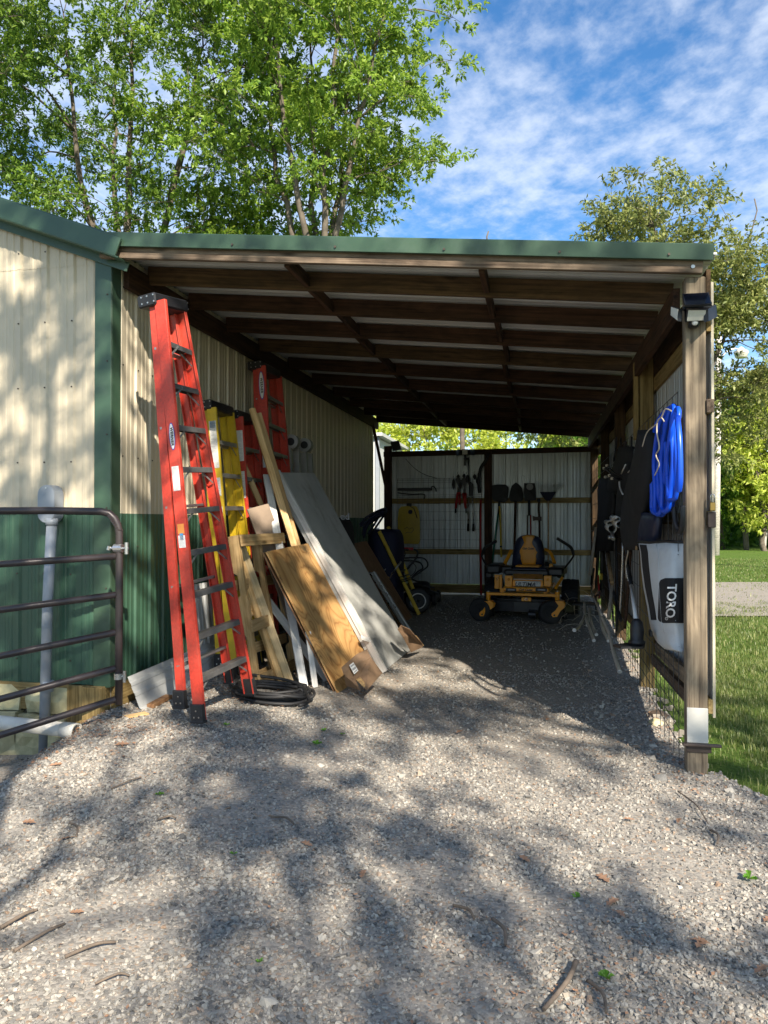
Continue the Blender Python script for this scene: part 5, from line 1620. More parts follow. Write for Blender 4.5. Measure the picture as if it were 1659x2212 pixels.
# rear wheels with lugs
for sgn in (-1, 1):
    c = Vector((.575*sgn, 1.10, .265)); R_ = .265
    Mw = Matrix.Translation(c) @ Matrix.Rotation(pi/2, 4, 'Y')
    V, F = lathe([(.14, -.10), (.20, -.125), (.245, -.12), (.262, -.09), (.265, 0), (.262, .09), (.245, .12), (.20, .125), (.14, .10)], 36)
    w_ = mk('drive_wheel', V, F, M_rub, mw, Mw, smooth=True, local=True)
    m = MB()
    for k in range(30):
        a = 2*pi*k/30
        for s2 in (-1, 1):
            a2 = a + (.10 if s2 > 0 else 0)
            p = Vector((R_*cos(a2), R_*sin(a2), s2*.015)); q = Vector((.255*cos(a2+.17), .255*sin(a2+.17), s2*.115))
            m.beam(p, q, .022, .016, n=(cos(a2), sin(a2), 0))
    m.mk('tread_lugs', M_rub, w_, M=Mw) if False else mk('tread_lugs', m.V, m.F, M_rub, w_, Mw, local=True)
    V, F = lathe([(.145, -.09), (.14, .10), (.11, .09), (.05, .05), (.045, .11), (.004, .11)], 24)
    mk('rim', V, F, M_blackp, w_, Mw, smooth=True, local=True)
# cutting deck with discharge chute and rollers
m = MB()
dk = [(-.60, .35), (-.5, .24), (-.15, .20), (.2, .20), (.52, .26), (.66, .42), (.66, .72), (.48, .90), (-.45, .90), (-.60, .74)]
V, F = prismv(dk, .14, .12); m.add(V, F); m.prism([(x*.82, .55+(y-.55)*.8) for x, y in dk], .03, None, .262)
m.mk('cutting_deck', M_blackp, mw)
m = MB(); m.add(*prismv([(.64, .38), (.98, .42), (1.0, .72), (.64, .76)], .02, .215)); m.rbox(.95, 1.0, .42, .72, .08, .23); m.mk('discharge_chute', M_blackp, mw)
for x, y in ((-.48, .2), (.12, .08), (.5, .2)):
    m = MB(); m.cyl((x-.05, y, .10), (x+.05, y, .10), .055, 16); m.rbox(x-.06, x+.06, y-.01, y+.10, .12, .16); m.mk('deck_roller', M_blackp, mw)
for x in (-.28, .0, .28):
    m = MB(); m.cyl((x, .56, .29), (x, .56, .34), .07, 18); m.mk('spindle_cover', M_blackp, mw)
# frame rails and front assembly
for x in (-.30, .30):
    m = MB(); m.rbox(x-.025, x+.025, .06, 1.35, .40, .46); m.mk('frame_rail', M_cub, mw)
lh = mbox('light_housing', 492, 832, 1098, 903, -.005, .10, M_cub, b=.012)
for x0, x1 in ((518, 662), (915, 1072)):
    o = mbox('headlight', x0, 846, x1, 898, -.012, .03, M_blackp, b=.011)
    mbox('lamp_glass', x0+30, 858, x1-25, 886, -.0145, .01, M_greyink, o, b=.003)
pt = mq(785, 872, -.009)
text('lettering', 'Cub Cadet', .042, Matrix.Translation(pt) @ Matrix.Rotation(pi/2, 4, 'X'), M_ink, lh, ext=.0006, bold=.0012, shear=.3)
rc = mbox('front_panel', 612, 745, 1020, 832, .10, .04, M_cub)
pn_ = mbox('name_plate', 650, 752, 985, 830, .088, .01, M_plate, rc, b=.002)
text('lettering', 'ULTIMA', .082, Matrix.Translation(mq(778, 800, .084)) @ Matrix.Rotation(pi/2, 4, 'X'), M_ink, rc, ext=.001, bold=.0012, shear=.25)
text('lettering', 'ZT1', .045, Matrix.Translation(mq(942, 785, .084)) @ Matrix.Rotation(pi/2, 4, 'X'), M_greyink, rc, ext=.001, bold=.0008, shear=.25)
for x0, x1 in ((508, 606), (1028, 1128)):
    o = mbox('side_tower', x0, 684, x1, 832, .06, .10, M_cub)
    c = mq((x0+x1)/2, 735, .05); m = MB(); m.cyl(c+Vector((0, .015, 0)), c, .022, 16, .014); m.mk('knob', M_cub, o, smooth=True)
ft = MB(); a = mq(620, 655, .50); c = mq(1015, 735, .16); 
a2 = mq(620, 735, .16)
ft.add([(a2.x, .16, a2.z), (c.x, .16, c.z), (mq(1015, 655, .50).x, .50, a.z), (a.x, .50, a.z), (a2.x, .16, a2.z-.02), (c.x, .16, c.z-.02), (mq(1015, 655, .5).x, .50, a.z-.02), (a.x, .50, a.z-.02)],
       [(0, 1, 2, 3), (7, 6, 5, 4), (0, 4, 5, 1), (1, 5, 6, 2), (2, 6, 7, 3), (3, 7, 4, 0)])
fp = ft.mk('foot_plate', M_cub, mw)
mbox('foot_lip', 620, 722, 1015, 742, .15, .02, M_plate, fp, b=.004)
mbox('side_strut', 440, 668, 470, 900, .10, .05, M_cub)
o = mbox('side_bracket', 370, 668, 440, 860, .30, .02, M_cub)
for x, y in ((393, 718), (418, 712), (405, 738)):
    c = mq(x, y, .29); m = MB(); m.cyl(c, c+Vector((0, .01, 0)), .008, 8); m.mk('bolt_hole', M_ink, o)
m = MB(); P = [mq(1262, 700, .4), mq(1290, 735, .4), mq(1205, 858, .2), mq(1160, 858, .2)]
m.beam(mq(1275, 710, .42), mq(1185, 850, .15), .04, .03, n=(0, 1, 0)); m.mk('side_brace', M_cub, mw)
tg = mbox('tow_tab', 730, 973, 860, 1026, -.01, .012, M_cub, b=.004)
c = mq(793, 998, -.012); m = MB(); m.add(*tubev([c+Vector((.016*cos(t), 0, .016*sin(t))) for t in np.linspace(0, 2*pi, 17)[:-1]], .005, 6, True)); m.mk('tow_ring', M_white, tg)
# body sides, seat base
for x0, y0, x1, y1 in ((300, 520, 452, 662), (1100, 560, 1292, 700)):
    a = mq(x0, y0, .75); c = mq(x1, y1, .45)
    m = MB(); m.rbox(a.x, c.x, .45, 1.15, c.z, a.z, b=.03); m.mk('fender', M_blackp, mw)
mbox('console', 445, 556, 610, 660, .6, .3, M_blackp, b=.02)
mbox('cup_holder', 455, 645, 560, 655, .59, .01, M_plate, b=.002)
mbox('fuel_cap', 1098, 525, 1150, 580, .75, .05, M_cub, b=.012)
mbox('seat_base', 500, 600, 1110, 690, .50, .5, M_blackp, b=.02)
st = thing_part = mbox('seat_cushion', 600, 572, 1080, 652, .52, .45, M_navyp, b=.03)
mbox('cushion_piping', 650, 545, 970, 574, .60, .38, M_cubseat, st, b=.012)
# seat back: rounded shell
def shell(pts, yl, d0, d1, nm, mat, par, bulge):
    P = [mq(x, y, yl) for x, y in pts]; c = sum(P, Vector())/len(P); n = len(P)
    V = []; rings = ((1, 0), (.97, -d1*.55), (.85, -d1*.9), (.5, -d1*1.05*bulge))
    for s, y in rings: V += [(c.x+(p.x-c.x)*s, yl+y, c.z+(p.z-c.z)*s) for p in P]
    V += [(c.x+(p.x-c.x)*.95, yl+d0, c.z+(p.z-c.z)*.95) for p in P]
    F = []
    for r in range(3): F += [(r*n+i, r*n+(i+1) % n, (r+1)*n+(i+1) % n, (r+1)*n+i) for i in range(n)]
    F.append(tuple(3*n+i for i in range(n))); F += [((i+1) % n, i, 4*n+i, 4*n+(i+1) % n) for i in range(n)]
    F.append(tuple(4*n+i for i in range(n-1, -1, -1)))
    # orientation: ensure front faces the camera
    return mk(nm, V, F, mat, par, smooth=True)
bk = [(605, 560), (608, 470), (625, 350), (645, 250), (675, 190), (720, 155), (780, 140), (840, 136), (900, 145), (955, 165), (995, 205), (1020, 270), (1036, 360), (1042, 470), (1040, 560)]
bk = [tuple(p)[:2] for p in spline([(x, y, 0) for x, y in bk], 3)]
sb = shell(bk, .98, .05, .09, 'seat_back', M_navyp, mw, 1.0)
ce = [(745, 540), (720, 470), (695, 385), (698, 350), (735, 285), (762, 235), (750, 190), (735, 162), (800, 143), (900, 145), (905, 165), (880, 220), (885, 260), (925, 320), (952, 375), (935, 450), (915, 540)]
cp = shell(ce, .90, .01, .018, 'seat_insert', M_cubseat, sb, 1.0)
text('lettering', 'Cub Cadet', .038, Matrix.Translation(mq(818, 322, .873)) @ Matrix.Rotation(pi/2, 4, 'X'), M_ink, cp, ext=.003, bold=.0012, shear=.3)
# levers
def lever(pts, yl, grip_from):
    P = [mq(x, y, yl+d) for x, y, d in pts]
    L1 = tube('control_lever', spline(P, 5), .015, M_blackp, mw, 9)
    tube('lever_grip', spline(P[grip_from:], 5), .022, M_rub, L1, 10)
lever([(310, 620, .1), (275, 570, .05), (210, 450, 0), (208, 400, -.02), (245, 310, -.08), (320, 265, -.12), (395, 222, -.15)], .62, 3)
lever([(1235, 680, .1), (1300, 590, .05), (1400, 460, 0), (1425, 400, -.02), (1395, 315, -.06), (1330, 262, -.1), (1205, 185, -.15)], .62, 3)
for x, y in ((305, 640), (1255, 640)):
    c = mq(x, y, .66); m = MB(); m.rbox(c.x-.05, c.x+.05, .6, .74, c.z-.08, c.z+.05, b=.015); m.mk('lever_pivot', M_blackp, mw)
beam('back_bar', mq(500, 540, .95), mq(598, 345, 1.15), .05, .05, M_cub, mw, n=(0, 1, 0))
tube('back_bar', spline([mq(1040, 335, 1.15), mq(1085, 350, 1.1), mq(1130, 400, 1.0), mq(1172, 515, .9)], 5), .026, M_cub, mw, 10)
m = MB(); m.rbox(-.26, .26, 1.2, 1.75, .42, .78, b=.04); m.mk('engine_cover', M_blackp, mw)
XF.pop()

# ------------------------------------------------------------------ tools on the back wall
YW = 9.30
def wy(k, x, y, yy=YW): return gy(yy, k, x, y)
def outline(k, pts, yy, t, name, mat, parent=None, dish=0):
    P = [wy(k, x, y, yy) for x, y in pts]; n = len(P); c = sum(P, Vector())/n
    V = [(p.x, yy, p.z) for p in P]+[(p.x, yy+t, p.z) for p in P]+[(c.x, yy-dish, c.z)]
    F = [(i, (i+1) % n, 2*n) for i in range(n)] + [tuple(range(n, 2*n))]+[((i+1) % n, i, n+i, n+(i+1) % n) for i in range(n)]
    return mk(name, V, F, mat, parent)
def tool(name, label, cat, k, x, y): return thing(name, label, cat, tuple(wy(k, x, y)))
t = tool('shovel', 'square scoop shovel hanging blade up, leftmost of the tools right of the back post', 'shovel', 'S', 280, 700)
outline('S', [(155, 205), (245, 192), (370, 192), (412, 235), (405, 330), (395, 420), (340, 455), (200, 430), (175, 400)], YW, .02, 'blade', M_ink, t, .03)
tube('shaft', [wy('S', 278, 420), wy('S', 265, 620)], .020, M_blackp, t)
tube('handle', [wy('S', 262, 600), wy('5', 850, 940)], .017, M_grnp, t)
t = tool('shovel', 'round point shovel hanging blade up, second tool right of the back post', 'shovel', 'S', 510, 700)
outline('S', [(515, 160), (560, 190), (600, 240), (622, 330), (618, 400), (590, 440), (440, 435), (418, 380), (430, 290), (455, 210)], YW, .02, 'blade', M_ink, t, .03)
tube('handle', [wy('S', 512, 430), wy('S', 495, 1000), wy('M', 640, 480)], .022, M_raft, t)
t = tool('shovel', 'square shovel with a round sticker on its blade, middle of the hanging tools', 'shovel', 'S', 710, 700)
bl_ = outline('S', [(632, 172), (785, 172), (802, 250), (805, 420), (640, 432), (625, 300)], YW, .02, 'blade', M_ink, t, .03)
c = wy('S', 715, 225, YW-.032); m = MB(); m.cyl(c, c+Vector((0, .008, 0)), .062, 20); m.mk('sticker', M_greyink, bl_)
tube('shaft', [wy('S', 705, 420), wy('S', 705, 640)], .024, M_blackp, t)
for q in (-1, 1): tube('handle', [wy('S', 705+q*22, 630), wy('S', 705+q*26, 1000)], .011, M_raft if q < 0 else M_redp, t)
t = tool('axe', 'axe with a dark double head hanging between the square shovel and the rake', 'axe', 'S', 850, 700)
tube('handle', spline([wy('S', 852, 400), wy('S', 842, 520), wy('S', 850, 680), wy('S', 856, 1010), wy('M', 965, 300)], 4), .018, M_raft, t)
outline('S', [(755, 640), (800, 655), (870, 650), (885, 660), (885, 718), (865, 712), (800, 705), (760, 718)], YW-.03, .04, 'head', M_rusty, t)
m = MB(); c = wy('S', 842, 415); m.rbox(c.x-.03, c.x+.03, YW-.03, YW+.02, c.z-.03, c.z+.03, b=.01); m.mk('knob', M_ink, t)
t = tool('leaf_rake', 'blue headed leaf rake with fanned tines, rightmost tool on the back wall', 'rake', 'S', 980, 700)
outline('S', [(860, 300), (1095, 298), (1030, 400), (995, 430), (960, 430), (920, 395)], YW, .015, 'head', M_navy, t, .01)
m = MB()
for i in range(17):
    f = i/16; x0 = 868+f*222; x1 = 805+f*445; y1 = 175-25*sin(f*pi)*0 + (12 if i % 2 else -12) - 15*f
    m.tube([wy('S', x0, 300), wy('S', (x0+x1)/2, 232), wy('S', x1, y1), wy('S', x1+8, y1-2, YW-.05)], .0035, 5)
m.mk('tines', M_steel, t)
tube('handle', [wy('S', 980, 425), wy('S', 980, 1000), wy('M', 1085, 520)], .013, M_ash, t)
t = tool('digging_bar', 'yellow handled post tool standing among the shovels', 'pole tool', '5', 905, 700)
tube('handle', [wy('5', 900, 560, 9.22), wy('5', 905, 640, 9.2), wy('5', 912, 900, 9.1)], .019, M_yelh, t)
tube('handle_band', [wy('M', 455, 285, 9.1), wy('M', 457, 305, 9.1)], .022, M_ink, t)
t = tool('post_driver', 'long red steel bar leaning on the left face of the back post', 'bar', 'B', 1400, 1100)
tube('bar', [wy('B', 1415, 860, 9.2), wy('5', 773, 720, 9.15), wy('M', 192, 940, 9.05)], .020, M_redp, t)
# left half: clippers, loppers, hooks, saws
for i, (x0, y0, x1, y1, lab) in enumerate(((1085, 690, 1055, 1050, 'left pair of red handled loppers hanging on the wire rack'), (1165, 700, 1200, 1050, 'right pair of red handled loppers hanging on the wire rack'))):
    t = tool('loppers', lab, 'loppers', 'B', (x0+x1)/2, 800)
    tube('grip', [wy('B', x0, y0+60, YW-.06), wy('B', x1, y1-70, YW-.06)], .024, M_redp, t)
    tube('grip', [wy('B', x0+30, y0+60, YW-.06), wy('B', x1+55-60*i, y1-120, YW-.06)], .020, M_redp, t)
    tube('tip', [wy('B', x1, y1-70, YW-.06), wy('B', x1-2+6*i, y1, YW-.06)], .014, M_ink, t)
    outline('B', [(x0-35, y0-120), (x0+5, y0-180), (x0+45, y0-110), (x0+30, y0-20), (x0+35, y0+70), (x0-10, y0+60), (x0+5, y0-20)], YW-.05, .015, 'jaws', M_ink, t)
htl = ['leftmost black hand tool hooked on the wire rack', 'small black hand tool just left above the right red loppers', 'tiny dark tool hooked highest above the left red loppers', 'tiny dark tool hooked above the right red loppers', 'dark hand tool beside the shaft of the hedge shears', 'small dark tool hooked right of the hedge shears', 'large dark hand tool at the right end of the wire rack']
for i, (x, y, h) in enumerate(((1018, 640, 90), (1115, 650, 60), (1085, 530, 40), (1170, 520, 40), (1215, 560, 70), (1320, 530, 45), (1370, 600, 90))):
    t = tool('hand_tool', htl[i], 'hand tool', 'B', x, y); t['group'] = 'small tools on the wire rack'
    outline('B', [(x-22, y), (x-10, y-h*.7), (x+8, y-h), (x+26, y-h*.5), (x+24, y+h*.3), (x+8, y+h*.9), (x-8, y+h*.5)], YW-.05, .02, 'body', M_ink, t, .01)
    tube('hook', [wy('B', x, y-h, YW-.04), wy('B', x, y-h-25, YW-.04), wy('B', x+6, y-h-35, YW-.02)], .004, M_rusty, t, 5)
t = tool('hedge_shears', 'long pale handled hedge shears with black grips hanging by the red bar', 'shears', 'B', 1270, 900)
outline('B', [(1240, 620), (1270, 598), (1305, 630), (1300, 800), (1240, 810)], YW-.06, .03, 'blade', M_ink, t, .01)
tube('handle', [wy('B', 1243, 810, YW-.06), wy('B', 1235, 1200, YW-.06)], .012, M_steel, t)
tube('handle', [wy('B', 1293, 810, YW-.06), wy('B', 1310, 1200, YW-.06)], .012, M_steel, t)
tube('grip', [wy('B', 1235, 1200, YW-.06), wy('B', 1233, 1310, YW-.06)], .02, M_ink, t)
tube('grip', [wy('B', 1310, 1200, YW-.06), wy('B', 1308, 1310, YW-.06)], .02, M_ink, t)
tube('upper_shaft', [wy('B', 1245, 640, YW-.06), wy('B', 1240, 250, YW-.06)], .012, M_ink, t)
t = tool('pruning_saw', 'long dark pole saw hanging flat on the wire rack', 'saw', 'B', 480, 710)
outline('B', [(215, 690), (660, 682), (720, 690), (715, 722), (650, 730), (215, 728)], YW-.05, .02, 'blade', M_ink, t)
tube('hook_handle', spline([wy('B', 690, 712, YW-.05), wy('B', 715, 670, YW-.05), wy('B', 742, 668, YW-.05), wy('B', 765, 700, YW-.05), wy('B', 775, 740, YW-.05)], 4), .010, M_ink, t)
t = tool('pry_bar', 'hooked dark bar hanging below the pole saw', 'bar', 'B', 420, 780)
tube('bar', spline([wy('B', 220, 758, YW-.05), wy('B', 400, 778, YW-.05), wy('B', 580, 775, YW-.05), wy('B', 612, 800, YW-.05), wy('B', 600, 850, YW-.05)], 4), .011, M_ink, t)
# dark hose looped on the back post
t = tool('cable_loop', 'dark cable hanging against the left face of the back post', 'cable', 'B', 1400, 500)
tube('cable', spline([wy('B', 1520, 200, 9.24), wy('B', 1480, 300, 9.22), wy('B', 1410, 420, 9.22), wy('B', 1385, 600, 9.22), wy('B', 1400, 760, 9.22)], 5), .03, M_ink, t)
t = tool('cable_loop', 'thin cord sagging from the top rail to the wire rack', 'cord', 'B', 500, 440)
tube('cable', spline([wy('B', 335, 270, 9.36), wy('B', 470, 410, 9.34), wy('B', 620, 500, 9.32), wy('B', 780, 548, 9.28)], 5), .005, M_ink, t)
# yellow plastic sheet
t = tool('yellow_sled', 'yellow plastic board with a round badge hanging on the left of the back wall', 'plastic board', 'B', 380, 1100)
ys = outline('5', [(228, 580), (245, 562), (300, 556), (345, 560), (362, 590), (368, 640), (370, 790), (358, 812), (240, 808), (222, 790), (222, 640)], YW-.05, .035, 'board', M_yelpl, t, .012)
c = wy('5', 306, 598, YW-.066); m = MB(); m.cyl(c, c+Vector((0, .01, 0)), .042, 18); m.mk('badge', M_navy, ys)
tube('strap', [wy('5', 285, 548, YW-.06), wy('5', 330, 575, YW-.07), wy('5', 352, 640, YW-.07)], .008, M_ink, t)
m = MB(); c = wy('5', 298, 552, YW-.06); m.rbox(c.x-.05, c.x+.05, c.y-.01, c.y+.02, c.z-.02, c.z+.035, b=.006); m.mk('hanger', M_ink, t)
m = MB(); P = [wy('5', x, y, YW-.066) for x, y in ((265, 712), (285, 700), (300, 712), (320, 702), (330, 715), (310, 738), (290, 732), (272, 740))]
m.tube(P, .004, 5); m.mk('print', M_ink, ys)

# flood lights on the back wall
t = thing('flood_light', 'small black flood light tilted on the left end of the back top rail', 'flood light', tuple(wy('5', 208, 205, 9.36)))
m = MB(); P = [wy('5', x, y, 9.36) for x, y in ((172, 130), (228, 122), (245, 182), (188, 192))]
m.V = [tuple(p) for p in P]+[(p.x, p.y+.05, p.z) for p in P]; m.F = [(0, 1, 2, 3), (7, 6, 5, 4), (0, 4, 5, 1), (1, 5, 6, 2), (2, 6, 7, 3), (3, 7, 4, 0)]
m.mk('lamp_body', M_ink, t)
tube('bracket', [wy('5', 212, 190, 9.38), wy('5', 207, 204, 9.38)], .012, M_ink, t)
def trilight(name, label, c, s, faces, solar_tilt=True):
    t = thing(name, label, 'solar light', tuple(c))
    return t
t = thing('solar_light', 'three headed solar flood light on top of the back post', 'solar light', tuple(wy('5', 670, 205, 9.25)))
c = wy('5', 670, 200, 9.25)
m = MB(); m.rbox(c.x-.06, c.x+.06, 9.22, 9.27, c.z-.055, c.z+.055, b=.006); o = m.mk('middle_head', M_ink, t)
m = MB(); m.rbox(c.x-.05, c.x+.05, 9.212, 9.219, c.z-.045, c.z+.045, b=.002); m.mk('lens', M_lens, o)
for s in (-1, 1):
    Ms = Matrix.Translation((c.x+s*.13, 9.25, c.z)) @ Matrix.Rotation(s*radians(55), 4, 'Z')
    m = MB(); m.add(*bbox(-.06, .06, -.02, .02, -.055, .05, .006), Ms); m.mk('side_head', M_ink, t)
m = MB(); c2 = wy('5', 680, 245, 9.25); m.rbox(c2.x-.05, c2.x+.04, 9.2, 9.26, c2.z-.02, c2.z+.02, b=.008); m.mk('sensor', M_ink, t)
beam('mount', (c.x, 9.27, c.z-.25), (c.x, 9.27, c.z), .04, .02, M_ink, t, n=(0, 1, 0))

# ------------------------------------------------------------------ solar light on the front post
t = thing('solar_light', 'black solar flood light with three lamp heads on the right front post', 'solar light', (0, -.1, 2.9))
def q6(x, y, yy=-.14): return gy(yy, '6', x, y)
a = q6(948, 372, -.19); b2 = q6(1170, 372, -.19); cz0 = q6(1060, 366, -.16).z; cz1 = q6(1060, 465, -.24).z
pan = [(a.x, -.16, cz0+.0), (b2.x, -.16, cz0+.0), (b2.x, -.25, cz1), (a.x, -.25, cz1)]
nrm = Vector((0, -.55, .83)).normalized()
pn = (Vector(pan[1])-Vector(pan[0])).cross(Vector(pan[3])-Vector(pan[0])).normalized(); pn = pn if pn.y < 0 else -pn
m = MB(); m.V = [tuple(Vector(p)) for p in pan]+[tuple(Vector(p)-pn*.014) for p in pan]; m.F = [(0, 1, 2, 3), (7, 6, 5, 4), (0, 4, 5, 1), (1, 5, 6, 2), (2, 6, 7, 3), (3, 7, 4, 0)]
so_ = m.mk('solar_panel', M_blackp, t)
cc = sum((Vector(p) for p in pan), Vector())/4
m = MB(); m.V = [tuple(cc+(Vector(p)-cc)*.91+pn*.0015) for p in pan]+[tuple(cc+(Vector(p)-cc)*.91-pn*.002) for p in pan]; m.F = [(0, 1, 2, 3), (7, 6, 5, 4), (0, 4, 5, 1), (1, 5, 6, 2), (2, 6, 7, 3), (3, 7, 4, 0)]
m.mk('cell_glass', M_solar, so_)
m = MB(); c = q6(1060, 520, -.1); m.rbox(c.x-.07, c.x+.07, -.115, -.073, c.z-.06, c.z+.07, b=.008); m.mk('back_plate', M_blackp, t)
m = MB(); c = q6(1070, 490, -.12); m.rbox(c.x-.09, c.x+.085, -.14, -.10, c.z-.012, c.z+.012, b=.006); m.mk('yoke', M_blackp, t)
def head(pts, d, lab='lamp_head'):
    P = [q6(x, y, yy) for x, y, yy in pts]; c = sum(P, Vector())/4
    n = (P[1]-P[0]).cross(P[3]-P[0]).normalized(); n = n if n.y < 0 else -n
    def quad(P, n0, n1):
        m = MB(); m.V = [tuple(p+n*n0) for p in P]+[tuple(p+n*n1) for p in P]; m.F = [(0, 1, 2, 3), (7, 6, 5, 4), (0, 4, 5, 1), (1, 5, 6, 2), (2, 6, 7, 3), (3, 7, 4, 0)]; return m
    o = quad([c+(p-c)*1.10 for p in P], -.001, -d).mk(lab, M_blackp, t)
    quad([c+(p-c)*.98 for p in P], .001, -.002).mk('lens', M_lens, o)
    return P
head([(990, 508, -.20), (1140, 508, -.20), (1128, 592, -.17), (978, 600, -.17)], .03)
head([(848, 480, -.11), (908, 500, -.18), (898, 592, -.18), (845, 550, -.11)], .028)
m = MB(); P = [q6(x, y, yy) for x, y, yy in ((1155, 500, -.20), (1222, 462, -.10), (1232, 565, -.10), (1160, 600, -.20))]
n = (P[1]-P[0]).cross(P[3]-P[0]).normalized(); n = n if n.y < 0 else -n
m.V = [tuple(p) for p in P]+[tuple(p-n*.03) for p in P]; m.F = [(0, 1, 2, 3), (7, 6, 5, 4), (0, 4, 5, 1), (1, 5, 6, 2), (2, 6, 7, 3), (3, 7, 4, 0)]; m.mk('lamp_head', M_blackp, t)
c = q6(1045, 612, -.15); m = MB(); V, F = lathe([(.019, 0), (.018, .008), (.012, .014), (.003, .017)], 16); m.add(V, F, Matrix.Translation(c) @ Matrix.Rotation(pi/2, 4, 'X')); o = m.mk('sensor_dome', M_white, t, smooth=True)
m = MB(); m.rbox(c.x-.03, c.x+.03, -.15, -.08, c.z-.022, c.z+.015, b=.01); m.mk('sensor_body', M_blackp, t)

# ------------------------------------------------------------------ things along the right wall
XR = -.12
def rx(k, x, y, X=XR): return gx(X, k, x, y)
def rpl(A, B, k, x, y, o=0.):
    """point on the upright plane through plan points A and B, moved o towards the yard"""
    n = Vector((B[1]-A[1], A[0]-B[0], 0)).normalized()
    if n.y > 0: n = -n
    r = ray(k, x, y); P0 = Vector((A[0], A[1], 0))+n*o
    return CAM + r*((P0-CAM).dot(n)/r.dot(n))
HA, HB = (-.19, .92), (-.10, .10)
BA, BB = (-.27, 1.02), (-.06, .125)
# blue hose
t = thing('hose_coil', 'bright blue hose coiled and hung on the right wall beside the front post', 'hose', tuple(rx('6', 830, 1900)))
r_ = random.Random(12)
tb = []
for k in range(6):
    f = k/5
    xt = 805+f*95; top_y = 1312+10*abs(k-3)
    xb0 = 700+f*30 ; 
    pts = []
    X = .0+.032*(k % 2)+.006*k
    lft = 690 + 27*k + r_.uniform(-6, 6); rgt = 742+ 27*k + r_.uniform(-6, 6)
    boty = 2150+ r_.uniform(-10, 35) - (0 if k < 5 else 100)
    loop = [(xt-12, top_y+10), (xt+12, top_y+10), (rgt+30, 1480), (rgt+42, 1750), (rgt+20, 2000), ((rgt+lft)/2+25, boty), ((rgt+lft)/2-25, boty), (lft, 2000), (lft-8, 1750), (lft+30, 1480)]
    P = [rpl(HA, HB, '6', min(x, 942), y, X-(.02 if i in (0, 1) else 0)+r_.uniform(-.006, .006)) for i, (x, y) in enumerate(loop)]
    tube('hose_turn', spline(P, 5, True), .0160, M_hose, t, 12, closed=True)
tube('hose_end', spline([rpl(HA, HB, '6', 900, 1390, .1), rpl(HA, HB, '6', 918, 1600, .11), rpl(HA, HB, '6', 924, 1900, .11), rpl(HA, HB, '6', 912, 2010, .11)], 6), .0175, M_hose, t, 12)
tube('tie_cord', spline([rpl(HA, HB, '6', 850, 1345, .13), rpl(HA, HB, '6', 800, 1330, .13), rpl(HA, HB, '6', 770, 1390, .13), rpl(HA, HB, '6', 735, 1430, .13), rpl(HA, HB, '6', 730, 1520, .13), rpl(HA, HB, '6', 750, 1650, .13), rpl(HA, HB, '6', 722, 1710, .13), rpl(HA, HB, '6', 748, 1790, .13), rpl(HA, HB, '6', 712, 1880, .13)], 6), .0045, M_cord, t, 6)
tube('tie_cord', spline([rpl(HA, HB, '6', 790, 1430, .13), rpl(HA, HB, '6', 760, 1400, .13), rpl(HA, HB, '6', 720, 1460, .13), rpl(HA, HB, '6', 650, 1520, .13), rpl(HA, HB, '6', 610, 1640, .13)], 5), .004, M_cord, t, 6)
# grass bag with lettering
def bagp(x, y, X): return rpl(BA, BB, '7', x, y, .05)
t = thing('grass_bag', 'white fabric grass catcher bag with a black rounded badge reading TORO', 'bag', tuple(bagp(700, 700, -.2)))
rows = [(225, 508, 860, -.23), (300, 520, 862, -.25), (420, 528, 864, -.26), (560, 545, 865, -.26), (700, 572, 868, -.25), (820, 590, 868, -.24), (900, 612, 868, -.22), (960, 645, 868, -.20), (1010, 700, 868, -.18), (1028, 790, 868, -.17)]
V = []; F = []; nc = 12
def bagX(f, j): return .10*sin(f*pi)*sin(min(1, (j+.5)/6)*pi*.8) + .012*mnoise.noise(Vector((f*6, j*.8, 2)))
GR = []
for j, (y, x0, x1, X) in enumerate(rows):
    row = []
    for i in range(nc+1):
        f = i/nc; row.append(rpl(BA, BB, '7', x0+(min(x1, 849)-x0)*f, y+(6*sin(f*9) if j == 0 else 0), bagX(f, j)))
    GR.append(row)
for row in GR: V += [tuple(p) for p in row]
n1 = len(V)
for row in GR: V += [(p.x+.05, p.y+.05, p.z) for p in row]
for j in range(len(rows)-1):
    for i in range(nc):
        a = j*(nc+1)+i; F.append((a, a+1, a+nc+2, a+nc+1)); F.append((n1+a+1, n1+a, n1+a+nc+1, n1+a+nc+2))
per = [i for i in range(nc+1)]+[j*(nc+1)+nc for j in range(1, len(rows))]+[(len(rows)-1)*(nc+1)+i for i in range(nc-1, -1, -1)]+[j*(nc+1) for j in range(len(rows)-2, 0, -1)]
for a, b_ in zip(per, per[1:]+per[:1]): F.append((b_, a, n1+a, n1+b_))
bag = mk('bag_cloth', V, F, M_bagw, t, smooth=True)
# seam, black side band, rim
def bp(f, j, o=0):
    j0 = int(min(j, len(rows)-1.001)); fj = j-j0; i0 = int(min(f*nc, nc-.001)); fi = f*nc-i0
    p = (GR[j0][i0].lerp(GR[j0][i0+1], fi)).lerp(GR[j0+1][i0].lerp(GR[j0+1][i0+1], fi), fj)
    return p + Vector((-o*.3, -o, 0))
def strip(name, f0, f1, j0, j1, mat, par, o=.003, n=12, fx=lambda t: 0):
    V = []; F = []
    for k in range(n+1):
        tt = k/n; j = j0+(j1-j0)*tt
        V += [tuple(bp(f0+fx(tt), j, o)), tuple(bp(f1+fx(tt), j, o)), tuple(bp(f0+fx(tt), j, -.004)), tuple(bp(f1+fx(tt), j, -.004))]
    for k in range(n):
        a = k*4; F += [(a, a+1, a+5, a+4), (a+1, a+3, a+7, a+5), (a+2, a, a+4, a+6)]
    return mk(name, V, F, mat, par)
strip('side_band', .02, .17, .25, 4.8, M_blackf, t, o=.007, n=30, fx=lambda s: .04*s)
